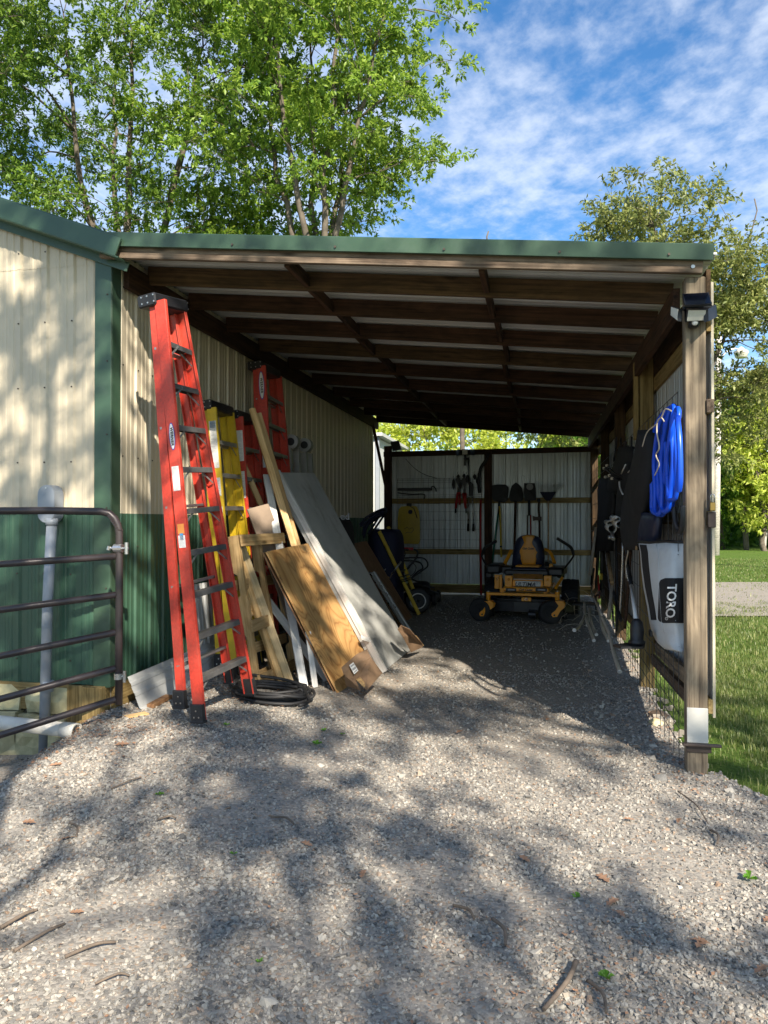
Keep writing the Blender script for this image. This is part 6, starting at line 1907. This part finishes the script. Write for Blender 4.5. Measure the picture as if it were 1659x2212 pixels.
tube('rim', [bp(0, .0, .004), bp(.25, 0, .006), bp(.6, 0, .008), bp(1, 0, .004)], .010, M_ink, t, 8)
tube('seam', [bp(.38+.03*sin(j), j, .004) for j in range(0, 7)], .0025, M_bagw, t, 5)
m = MB(); c = bagp(600, 893, 0); m.rbox(c.x-.01, c.x+.006, c.y-.05, c.y+.05, c.z-.02, c.z+.02, b=.003); m.mk('side_tab', M_ink, t)
# badge and letters lie on the cloth; places are read in the photograph's own grid on the bag
def bz(x, y, o=0.):
    j = 0
    while j < len(rows)-2 and rows[j+1][0] < y: j += 1
    tj = (y-rows[j][0])/(rows[j+1][0]-rows[j][0]); x0 = rows[j][1]+(rows[j+1][1]-rows[j][1])*tj
    return bp(max(0, min(1, (x-x0)/(849-x0))), j+tj, o)
V = []; F = []; ny_, nx_ = 26, 10
for i in range(ny_+1):
    t_ = i/ny_; y = 490+328*t_; e = max(0, abs(2*t_-1)-.74)/.26; ins = 42*(1-sqrt(max(0, 1-e*e)))
    xa = 662-12*t_+ins; xb_ = 846
    for k in range(nx_+1): V.append(tuple(bz(xa+(xb_-xa)*k/nx_, y, .007)))
for i in range(ny_):
    for k in range(nx_):
        q = i*(nx_+1)+k; F.append((q, q+1, q+nx_+2, q+nx_+1))
bd_ = mk('badge', V, F, M_blackf, bag)
def cloth_text(body, ya, yb_, xbase, xtop, slant, spacing=1.0, bold=.02):
    me = text_mesh(body, 1.0, ext=0, bold=bold, spacing=spacing)
    co = np.zeros(len(me.vertices)*3, dtype=np.float32); me.vertices.foreach_get('co', co); co = co.reshape(-1, 3)
    lo = co.min(0); hi = co.max(0)
    V = [tuple(bz(xbase+(xtop-xbase)*(v[1]-lo[1])/(hi[1]-lo[1])+slant*(v[0]-lo[0])/(hi[0]-lo[0]), ya+(yb_-ya)*(v[0]-lo[0])/(hi[0]-lo[0]), .015)) for v in co]
    return mk('lettering', V, [tuple(p.vertices) for p in me.polygons], M_white, bd_)
cloth_text('TORO', 532, 778, 724, 795, -16, .94)
cloth_text('\u00ae', 772, 796, 706, 728, 0)

# black blower bag and dark bundles hung between the posts
def sack(name, label, cat, k, prof, X, th, mat, seed):
    """a hanging sack: (y, xleft, xright) rows in the plane X, thickness th"""
    V = []; F = []; ns = 14
    rows_ = []
    for j, (y, x0, x1) in enumerate(prof):
        a = rx(k, x0, y, X); b_ = rx(k, x1, y, X); c = (a+b_)/2; h = (b_-a)/2
        for i in range(ns):
            an = 2*pi*i/ns
            f = 1+.12*mnoise.noise(Vector((cos(an)*1.5+seed, sin(an)*1.5, j*.6)))
            V.append(tuple(c + h*cos(an)*f + Vector((-th*.5*sin(an)*f, 0, 0))))
    nr = len(prof)
    for j in range(nr-1):
        for i in range(ns):
            l = (i+1) % ns; F.append((j*ns+i, j*ns+l, (j+1)*ns+l, (j+1)*ns+i))
    F.append(tuple(range(ns-1, -1, -1))); F.append(tuple((nr-1)*ns+i for i in range(ns)))
    root = thing(name, label, cat, tuple(V[-1]))
    o = mk('sack', V, F, mat, root, smooth=True)
    return root
sk1 = sack('blower_bag', 'long black fabric blower bag hanging left of the blue hose', 'bag', '6', [(1500, 650, 680), (1560, 630, 695), (1700, 590, 690), (1850, 540, 690), (2000, 500, 670), (2150, 465, 640), (2300, 450, 620), (2420, 470, 610), (2500, 510, 590)], -.18, .16, M_blackf, 1)
sk2 = sack('black_sack', 'second dark sack hanging behind the long blower bag', 'bag', '6', [(1780, 500, 540), (1900, 440, 560), (2050, 420, 500), (2200, 410, 470), (2300, 415, 450)], -.14, .12, M_blackf, 5)
sk3 = sack('dark_tub', 'dark tub shape hanging above the white grass bag', 'bag', '7', [(10, 470, 660), (80, 460, 665), (180, 470, 660), (240, 500, 640)], -.14, .14, M_navyp, 8)
lo = thing('black_hose', 'black hose loop hanging below the blue hose by the post', 'hose', tuple(rx('7', 800, 100)))
tube('loop', spline([rpl(HA, HB, '7', x, y, .02) for x, y in ((770, -30), (775, 60), (795, 140), (820, 145), (832, 60), (832, -40))], 6), .017, M_ink, lo, 10)
# grey trousers of straps: pipes seen end on
pv = thing('pipe_bundle', 'bundle of white plastic pipe ends tied halfway along the right wall', 'pipes', tuple(rx('7', 340, 100)))
for (x, y, r0) in ((352, 62, .034), (375, 97, .036), (318, 130, .045), (300, 92, .03)):
    c = rx('7', x, y, -.22); hollow(c, c+Vector((.02, .7, .02)), r0, .004, M_pvcw, 'pipe', pv, 20)
tube('strap', spline([rx('7', 270, 80, -.24), rx('7', 320, 65, -.26), rx('7', 350, 45, -.25)], 4), .012, M_pvcw, pv, 8)
for i, (x0, y0, x1, y1) in enumerate(((300, 180, 300, 205), (320, 165, 325, 205))):
    tube('fitting', [rx('7', x0, y0, -.25), rx('7', x1, y1, -.25)], .02, M_steel, pv, 8)

# long handles and tools standing along the right wall
def pole(label, k, pts, X, r, mat, cat='pole', name='tool_pole', seg=8):
    P = [rx(k, x, y, (X[i] if isinstance(X, (list, tuple)) else X)) for i, (x, y) in enumerate(pts)]
    o = tube(name, P, r, mat, None, seg); return tag(o, label, cat)
pole('pale wooden handle leaning beside the back right corner', '7', [(196, 140), (160, 465)], (-.18, -.22), .022, M_ash)
pole('black rubber tipped pole below the pale wooden handle', '7', [(180, 420), (166, 535)], (-.2, -.22), .020, M_ink)
pole('pale handle of a garden tool hanging in the middle of the right wall', '7', [(283, 315), (318, 530)], (-.18, -.20), .022, M_ash)
pole('dark shaft that runs above the pale garden tool handle', '7', [(235, 60), (283, 320)], (-.16, -.18), .016, M_ink)
pole('short pale handle low on the right wall below the dark shafts', '7', [(318, 540), (290, 790)], (-.18, -.24), .020, M_stick)
pole('dark tool shaft leaning across the middle of the right wall', '7', [(310, 530), (380, 800)], (-.16, -.20), .016, M_ink)
pole('dark pole standing left of the pipe bundle', '7', [(225, 20), (200, 560)], (-.14, -.18), .022, M_blackp)
pole('thick dark post-like tool left of the pipe bundle', '7', [(250, -60), (240, 620)], (-.12, -.16), .03, M_blackp)
pole('thin red tube at the back right corner', '7', [(215, 470), (222, 640)], (-.2, -.2), .012, M_redp)
pole('short yellow piece of handle in the dark right corner', '7', [(238, 460), (237, 500)], (-.2, -.2), .02, M_yelh)
pole('slim dark rod in the far right corner', '5', [(1580, 480), (1540, 900)], (-.2, -.25), .018, M_ink)
pole('slim grey rod leaning in the far right corner', '5', [(1545, 700), (1505, 1020)], (-.22, -.3), .022, M_stick)
pole('dark rod reaching up beside the back right post', '5', [(1640, 380), (1590, 720)], (-.16, -.2), .022, M_ink)
# dark straps and jackets in the corner
sack('dark_jacket', 'dark bundled cloth hanging at the far end of the right wall', 'cloth', '5', [(370, 1590, 1650), (450, 1575, 1665), (560, 1570, 1665), (700, 1565, 1655), (860, 1560, 1640)], -.16, .16, M_blackf, 3)
sack('dark_jacket', 'dark cloth bundle hanging nearer on the right wall above the pipes', 'cloth', '6', [(1640, 450, 540), (1720, 420, 555), (1850, 370, 540), (2050, 300, 390), (2250, 275, 350), (2380, 275, 330)], -.13, .16, M_blackf, 9)
# bolt cutter-like white tipped tools
for i, (x0, y0, x1, y1, x2, y2) in enumerate(((315, 1798, 380, 1860, 470, 1900), (290, 1820, 360, 1870, 450, 1905), (335, 1880, 390, 1900, 450, 1910), (302, 1892, 370, 1905, 440, 1915), (357, 1905, 400, 1910, 450, 1915))):
    tt2 = thing('clamp', ['highest pale tipped clamp sticking out from the right wall', 'second highest pale tipped clamp, left of the highest', 'pale tipped clamp highest of the lower three', 'leftmost of the lower three pale tipped clamps', 'lowest pale tipped clamp on the right wall'][i], 'clamp', tuple(rx('6', x0, y0, -.3))); tt2['group'] = 'pale tipped clamps on the right wall'
    tube('bar', [rx('6', x0, y0, -.30), rx('6', x1, y1, -.26), rx('6', x2, y2, -.18)], .006, M_ink, tt2, 6)
    m = MB(); c = rx('6', x0, y0, -.30); m.rbox(c.x-.013, c.x+.013, c.y-.02, c.y+.02, c.z-.013, c.z+.013); m.mk('tip', M_cord, tt2)
for i, (x0, y0, x1, y1) in enumerate(((470, 1790, 435, 1865), (535, 1810, 490, 1855))):
    o = tube('white_rod', [rx('6', x0, y0, -.22), rx('6', x1, y1, -.22)], .006, M_white, None, 6); tag(o, ['short white rod wedged in the wire above the clamps', 'second shorter white rod right of the first'][i], 'rod')
o = tube('white_tube', spline([rx('6', 418, 1930, -.22), rx('6', 425, 1985, -.22), rx('6', 447, 2035, -.22)], 4), .008, M_white, None, 6); tag(o, 'bent white tube end hanging below the clamps', 'tube')
# more long handles, cords and bars hung along the right wall
extra = (('thin black rod hanging left of the long blower bag', '6', (520, 1560), (505, 2150), .010, M_ink), ('rusty iron bar hanging between the posts above the pipe bundle', '6', (470, 1600), (450, 1780), .014, M_rusty),
         ('pale bamboo cane hanging behind the black sacks', '6', (610, 1640), (560, 2500), .009, M_ash), ('dark rope end hanging right of the long blower bag', '6', (700, 1700), (690, 2460), .010, M_ink),
         ('grey steel rod standing between the blower bag and the trimmer', '7', (395, 230), (372, 760), .011, M_steel), ('brown broom handle standing beside the trimmer', '7', (455, 210), (410, 860), .014, M_raft),
         ('dark iron bar standing against the third post', '7', (345, 200), (352, 880), .012, M_ink), ('grey pipe standing in the wire behind the pale tool handle', '7', (262, 240), (330, 860), .012, M_steel),
         ('slim black hook hanging high near the back right corner', '6', (395, 1560), (372, 1760), .009, M_ink), ('short pale stick caught in the wire panel above the clamps', '6', (540, 1620), (560, 1680), .007, M_stick),
         ('thin bright wire hanging over the dark cloth bundle', '6', (500, 1640), (455, 1800), .004, M_steel), ('second thin bright wire beside the dark cloth bundle', '6', (545, 1660), (520, 1790), .004, M_steel))
for i, (lab, k, p0_, p1_, r0, mt) in enumerate(extra):
    P = [rx(k, *p0_, -.13-.02*(i % 3)), rx(k, (p0_[0]+p1_[0])/2+4, (p0_[1]+p1_[1])/2, -.14-.02*(i % 3)), rx(k, *p1_, -.15-.03*(i % 3))]
    tag(tube('wall_tool', spline(P, 4), r0, mt, None, 8), lab, 'tool')
for i in range(3):
    c = rx('6', 430+60*i, 1660+70*i, -.12); 
    o = tube('hanging_cord', [c+Vector((0, .10*cos(a), .20*sin(a)-.08)) for a in np.linspace(.3, 2*pi-.3, 22)], .006, M_ink, None, 6)
    tag(o, ['farthest loop of black cord hung on the right wall', 'middle loop of black cord hung on the right wall', 'nearest loop of black cord hung on the right wall'][i], 'cord')
# string trimmer with a white shaft and black head
t = thing('string_trimmer', 'string trimmer with a white shaft and black head standing by the second post', 'trimmer', tuple(rx('7', 490, 900, -.3)))
tube('upper_shaft', [rx('7', 420, 225, -.2), rx('7', 437, 470, -.23)], .014, M_ink, t)
tube('lettered_sleeve', [rx('7', 432, 400, -.225), rx('7', 456, 545, -.25)], .019, M_ink, t)
tube('shaft', [rx('7', 456, 545, -.25), rx('7', 497, 840, -.30)], .0145, M_white, t, 10)
tube('cord', spline([rx('7', 420, 225, -.24), rx('7', 432, 300, -.24), rx('7', 418, 380, -.24), rx('7', 422, 490, -.24)], 5), .006, M_cord, t, 6)
c = rx('7', 498, 890, -.30)
V, F = lathe([(.02, .10), (.038, .08), (.05, .02), (.045, -.05), (.06, -.06), (.055, -.085), (.02, -.09)], 18)
mk('motor_head', [Vector(v)+c for v in V], F, M_blackp, t, smooth=True)
m = MB()
gpts = [(c.x-.17, c.y-.03), (c.x-.12, c.y-.11), (c.x+.02, c.y-.10), (c.x+.05, c.y-.03), (c.x+.04, c.y+.08), (c.x-.06, c.y+.08)]
m.add(*prismv(gpts, .015, c.z-.10)); m.mk('guard', M_blackp, t)
# white printed marks on the sleeve
m = MB()
for k in range(6):
    f = (k+.5)/7; p = rx('7', 434+22*f, 415+115*f, -.24-.02*f); m.add(*boxv(-.0215, -.0195, -.012, .012, -.006, .006), Matrix.Translation(p+Vector((0, -.006, 0))))
m.mk('sleeve_print', M_white, t)

# pruned branches and stakes piled on the ground at the right wall
bl_list = [('5', 1430+35, 1290, 1400, 1392, .2, .42, 'slim pale stick propped at the left of the stick pile'),
           ('5', 1465, 1200, 1528, 1460, .58, .19, 'forked grey stick standing upright in the stick pile'),
           ('5', 1482, 1290, 1485, 1360, .4, .2, 'short stub with a pale cut end in the stick pile'),
           ('5', 1530, 1170, 1625, 1462, .62, .19, 'longer grey stick ending in a pale cut in the stick pile'),
           ('5', 1580, 1290, 1700, 1668, .45, .18, 'longest stick running forward from the pile along the wall'),
           ('5', 1500, 1240, 1545, 1420, .45, .2, 'crooked short stick in the middle of the pile'),
           ('5', 1555, 1240, 1640, 1440, .5, .2, 'bare stick lying under the longer one in the pile')]
for k, x0, y0, x1, y1, z0, z1, lab in bl_list:
    e = gz(z1+.0, k, x1, y1); 
    a = gy(min(9.1, e.y+.55), k, x0, y0)
    P = [a, a.lerp(e, .35)+Vector((rnd.uniform(-.03, .03), 0, rnd.uniform(-.01, .03))), a.lerp(e, .7)+Vector((rnd.uniform(-.02, .02), 0, rnd.uniform(-.02, .02))), e+Vector((0, 0, .012))]
    t = thing('stick', lab, 'stick', tuple(e))
    S_ = spline(P, 4); tube('branch', S_, [.014+.006*(i/len(S_)) for i in range(len(S_))], M_stick, t, 8)
    d = (e-P[2]).normalized(); m = MB(); m.cyl(P[3], P[3]+d*.012, .021, 10); m.mk('cut_end', M_white, t)
tw = MB()
for k in range(26):
    a = gp(rnd.uniform(-.75, -.2), rnd.uniform(4.8, 7.4), .03+rnd.random()*.25)
    d = Vector((rnd.uniform(-.3, .3), rnd.uniform(-.4, .2), rnd.uniform(-.1, .25)))
    tw.tube([a, a+d*.5+Vector((rnd.uniform(-.05, .05), 0, .02)), a+d], .0035, 5)
o = tw.mk('twigs', M_stick, None); tag(o, 'tangle of thin bare twigs around the stick pile', 'twigs', kind='stuff')
# hand rake leaning by the corner
t = thing('hand_rake', 'small hooked cultivator leaning behind the stick pile', 'cultivator', tuple(rx('7', 220, 640, -.4)))
for i in range(5): tube('tine', spline([rx('7', 185+4*i, 625, -.35), rx('7', 195+14*i, 600, -.38), rx('7', 210+12*i, 590-4*i, -.36), rx('7', 200+14*i, 640, -.42)], 4), .005, M_rusty, t, 5)
tube('handle', [rx('7', 190, 625, -.35), rx('7', 240, 760, -.4)], .012, M_stick, t, 8)

# rocks by the post, dead leaves, sticks and weeds on the yard
def rock(p, s, seed, mat=M_rock):
    import bmesh
    bm = bmesh.new(); bmesh.ops.create_icosphere(bm, subdivisions=2, radius=1)
    for v in bm.verts:
        k = 1+.28*mnoise.noise(v.co*1.3+Vector((seed, 0, 0)))
        v.co = Vector((v.co.x*k*s[0], v.co.y*k*s[1], max(-.4, v.co.z)*k*s[2]))
    me = bpy.data.meshes.new('rock'); bm.to_mesh(me); bm.free(); me.materials.append(mat)
    o = bpy.data.objects.new('rock', me); COL.objects.link(o); bl(o, None, Matrix.Translation(p) @ Matrix.Rotation(seed, 4, 'Z')); return o
rk = [((1320, 1685), .05, 'large pale rock beside the foot of the wire panel'), ((1265, 1635), .04, 'rounded stone left of the large pale rock'), ((1345, 1590), .035, 'grey stone among the wires near the front post')]
for i, (((x, y), s, lab)) in enumerate(((((670, 1790), .035, 'pale stone just left of the front post foot')), (((610, 1725), .03, 'rounded pale stone at the edge of the wall shadow')), (((655, 1500), .07, 'brown clod of earth inside the wire panel')), (((640, 1560), .06, 'grey lump of rubble under the wire panel')))):
    p = gg('7', x, y); tag(rock(p, (s*1.2, s, s*.7), i*2.3+1, M_stone if i == 3 else (M_dirt if i == 2 else M_rock)), lab, 'rock')
rubble = []
for i in range(60):
    y = rnd.uniform(.1, 4.2); p = gp(rnd.uniform(-.16, .12), y, .0); s = rnd.uniform(.015, .04)
    rubble.append((p, s))
rm = MB()
for p, s in rubble:
    P = [Vector((rnd.gauss(0, 1), rnd.gauss(0, 1), rnd.gauss(0, .6))).normalized()*s for _ in range(8)]
    rm.add(*boxv(-s, s, -s*.7, s*.7, -s*.4, s*.5), Matrix.Translation(p) @ Matrix.Rotation(rnd.random()*6, 4, 'Z') @ Matrix.Rotation(rnd.random()*.8, 4, 'X'))
M_rub2 = plain('dusty_rubble', (.27, .24, .19), .95, 0, .35, 9, .5)
o = rm.mk('rubble', M_rub2, None); tag(o, 'small broken stones under the foot of the right wall', 'rubble', kind='stuff')

def leaf_outline(s, seed):
    r2 = random.Random(seed); o = []
    half = [(0, .0), (.08, .04), (.2, .16), (.3, .07), (.45, .24), (.55, .09), (.7, .2), (.78, .08), (1, .0)]
    up_ = [(x*s, y*s*(1+.2*r2.uniform(-1, 1))) for x, y in half]
    dn = [(x*s, -y*s*(1+.2*r2.uniform(-1, 1))) for x, y in half[1:-1]][::-1]
    return up_+dn
lk = {'r': [(1190, 50, 'brown oak leaf beside the wire panel foot'), (340, 95, 'brown oak leaf in the light patches right of the yard middle'), (1085, 485, 'curled reddish oak leaf below the front post'), (975, 760, 'upright pale oak leaf right of the yard middle'),
            (960, 860, 'large brown oak leaf right of the yard middle'), (1005, 880, 'oak leaf touching the large brown oak leaf'), (1350, 1045, 'lobed brown oak leaf in the lower right shade'), (1415, 1030, 'second lobed oak leaf in the lower right shade'), (1600, 1155, 'large dry oak leaf at the lower right edge'),
            (1270, 500, 'small leaf right of the curled reddish one'), (700, 50, 'small brown leaf at the shadow edge near the shed mouth'), (1640, 930, 'oak leaf cut by the right picture edge'), (630, 670, 'flat brown leaf among big grey stones')],
      'l': [(160, 215, 'dry oak leaf nearest the footing of the gable'), (210, 250, 'reddish oak leaf right of the one by the footing'), (560, 155, 'pale oak leaf on the gravel left of the ladder feet'), (1350, 600, 'long brown leaf in the central tree shade'), (95, 495, 'red brown leaf at the left edge'),
            (330, 560, 'small red leaf left of the yard middle'), (1560, 740, 'red brown leaf in the middle of the yard'), (300, 890, 'reddish leaf among twigs in the lower left')]}
wh_ = {'r': 864, 'l': 0}
nb = 0
for kk, L_ in lk.items():
    for (x, y, lab) in L_:
        X = (wh_[kk]+x/1.92)/1.04159; Y = (1600+y/1.92)/1.04159
        p = gg('D', X, Y); big_ = rnd.uniform(.055, .10)
        V, F = prismv(leaf_outline(big_, nb), .001)
        V = [(a, b_, c+ .25*abs(b_)+.08*a*sin(a*40)) for a, b_, c in V]
        me_ = mk('fallen_leaf', V, F, M_deadleaf, None, Matrix.Translation(p+Vector((0, 0, .02))) @ Matrix.Rotation(rnd.random()*6.28, 4, 'Z') @ Matrix.Rotation(rnd.uniform(-.35, .35), 4, 'X'), local=True)
        tag(me_, lab, 'leaf', 'fallen oak leaves on the gravel'); nb += 1
# fallen sticks on the gravel
fs = [((830, 1110), (690, 1320), .009, 'thick grey stick lying at the bottom of the gravel, right of centre'), ((470, 920), (525, 1035), .007, 'dark thin stick lying left of the thick grey one'),
      ((880, 1190), (960, 1330), .006, 'curved twig right of the thick grey stick'), ((1410, 530), (1440, 590), .006, 'dark twig standing out near the lawn edge'),
      ((300, 860), (390, 920), .006, 'brown twig lying among reddish stones'), ((1270, 360), (1400, 500), .004, 'long thin twig below the front post')]
for (x0, y0), (x1, y1), r0, lab in fs:
    a = gg('D', (864+x0/1.92)/1.04159, (1600+y0/1.92)/1.04159); b_ = gg('D', (864+x1/1.92)/1.04159, (1600+y1/1.92)/1.04159)
    up1 = Vector((0, 0, r0+.014)); mdl = a.lerp(b_, .5)+Vector((.02, .0, .012))
    o = tube('fallen_stick', spline([a+up1, mdl+up1, b_+up1], 6), [r0*(1.15-.35*i/12) for i in range(13)], M_twig, None, 8); tag(o, lab, 'stick')
fs = [((0, 960), (160, 880), .007, 'longest dark twig at the left edge of the gravel'), ((60, 1060), (280, 940), .006, 'dark twig below the longest twig at the left edge'), ((280, 1085), (500, 1020), .006, 'curved twig left of the pale big stone'),
      ((410, 1200), (560, 1165), .004, 'short twig near the bottom left stones'), ((1170, 475), (1270, 505), .006, 'curved dark twig in the middle of the yard'), ((680, 485), (760, 480), .005, 'short brown twig left of the middle of the yard'),
      ((300, 500), (330, 560), .005, 'small bent twig near the reddish leaf scraps'), ((480, 350), (610, 300), .004, 'thin twig below the ladder feet on the left')]
for (x0, y0), (x1, y1), r0, lab in fs:
    a = gg('D', (x0/1.92)/1.04159, (1600+y0/1.92)/1.04159); b_ = gg('D', (x1/1.92)/1.04159, (1600+y1/1.92)/1.04159)
    up1 = Vector((0, 0, r0+.014)); mdl = a.lerp(b_, .5)+Vector((.01, .02, .01))
    o = tube('fallen_stick', spline([a+up1, mdl+up1, b_+up1], 6), [r0*(1.15-.35*i/12) for i in range(13)], M_twig, None, 8); tag(o, lab, 'stick')
# weeds
def weed(p, s, lab, seed):
    r2 = random.Random(seed); m = MB()
    for i in range(9):
        a = r2.random()*6.28; l = s*r2.uniform(.5, 1); d = Vector((cos(a), sin(a), 0)); w = Vector((-sin(a), cos(a), 0))*l*.28
        b0_ = p+Vector((0, 0, .012)); mid = b0_+d*l*.55+Vector((0, 0, l*.55)); tip = b0_+d*l+Vector((0, 0, l*.4))
        o_ = len(m.V); m.V += [tuple(b0_), tuple(mid+w), tuple(tip), tuple(mid-w)]; m.F += [(o_, o_+1, o_+2), (o_, o_+2, o_+3)]
    o = m.mk('weed', M_weed, None); tag(o, lab, 'weed')
for i, (x, y, s, lab) in enumerate(((685, 1612-0, .05, 'largest green weed sprouting on the sunlit gravel'), (700, 1582, .03, 'small weed just above the largest one'), (740, 1590, .025, 'tiny weed right of the largest one'), (345, 1722, .03, 'small weed on the shaded gravel below the red ladder'),
                                    (50, 1612, .07, 'lobed green weed at the footing of the gable wall'), (505, 1850, .025, 'tiny weed in the middle of the shaded gravel'), (1310, 2120, .035, 'bright weed beside the thick grey stick'), (490, 1570, .03, 'small weed near the ladder feet'),
                                    (1245, 1945, .03, 'flat weed tuft among grey stones right of centre'), (560, 2085, .02, 'tiny weed on the sunny bare patch'), (1620, 1905, .05, 'weed clump near the right edge of the gravel'))):
    weed(gg('D', x, y), s, lab, i)

# crumbs of dead leaves and bark over the gravel
def crumbs():
    r = np.random.default_rng(21); V = []; F = []
    def put(x, y, s):
        if not in_gravel(x, y): return
        a = r.uniform(0, 6.28); z = G(x, y)+.018+r.uniform(0, .006)
        u = Vector((cos(a), sin(a), r.uniform(-.3, .3)))*s; w = Vector((-sin(a), cos(a), r.uniform(-.4, .4)))*s*r.uniform(.25, .7)
        p = Vector((x, y, z)); o = len(V)
        for q in (p-u, p-w*.9, p+u*.9, p+w): V.append(tuple(q))
        F.append((o, o+1, o+2)); F.append((o, o+2, o+3))
    for _ in range(1500): put(r.uniform(-4.4, .6), r.uniform(-3.6, 1.5), r.uniform(.004, .012))
    for _ in range(500):
        cx = r.uniform(-2.2, .2); cy = r.uniform(-3.6, -1.2)
        put(-.9+r.normal(0, .35), -2.6+r.normal(0, .3), r.uniform(.004, .011))
    for _ in range(500): put(-4.0+r.normal(0, .3), -.5+r.normal(0, .2), r.uniform(.006, .018))
    for _ in range(400): put(-.12+r.normal(0, .08), r.uniform(-.5, 4), r.uniform(.006, .018))
    for _ in range(500): put(-3.5+r.normal(0, .25), r.uniform(.3, 1.6), r.uniform(.006, .02))
    me = bpy.data.meshes.new('leaf_crumbs'); me.from_pydata(V, [], F); me.update(); me.materials.append(M_deadleaf)
    o = bpy.data.objects.new('leaf_crumbs', me); COL.objects.link(o)
    tag(o, 'crumbs of brown leaves and bark scattered over the gravel', 'leaf litter', kind='stuff')
crumbs()
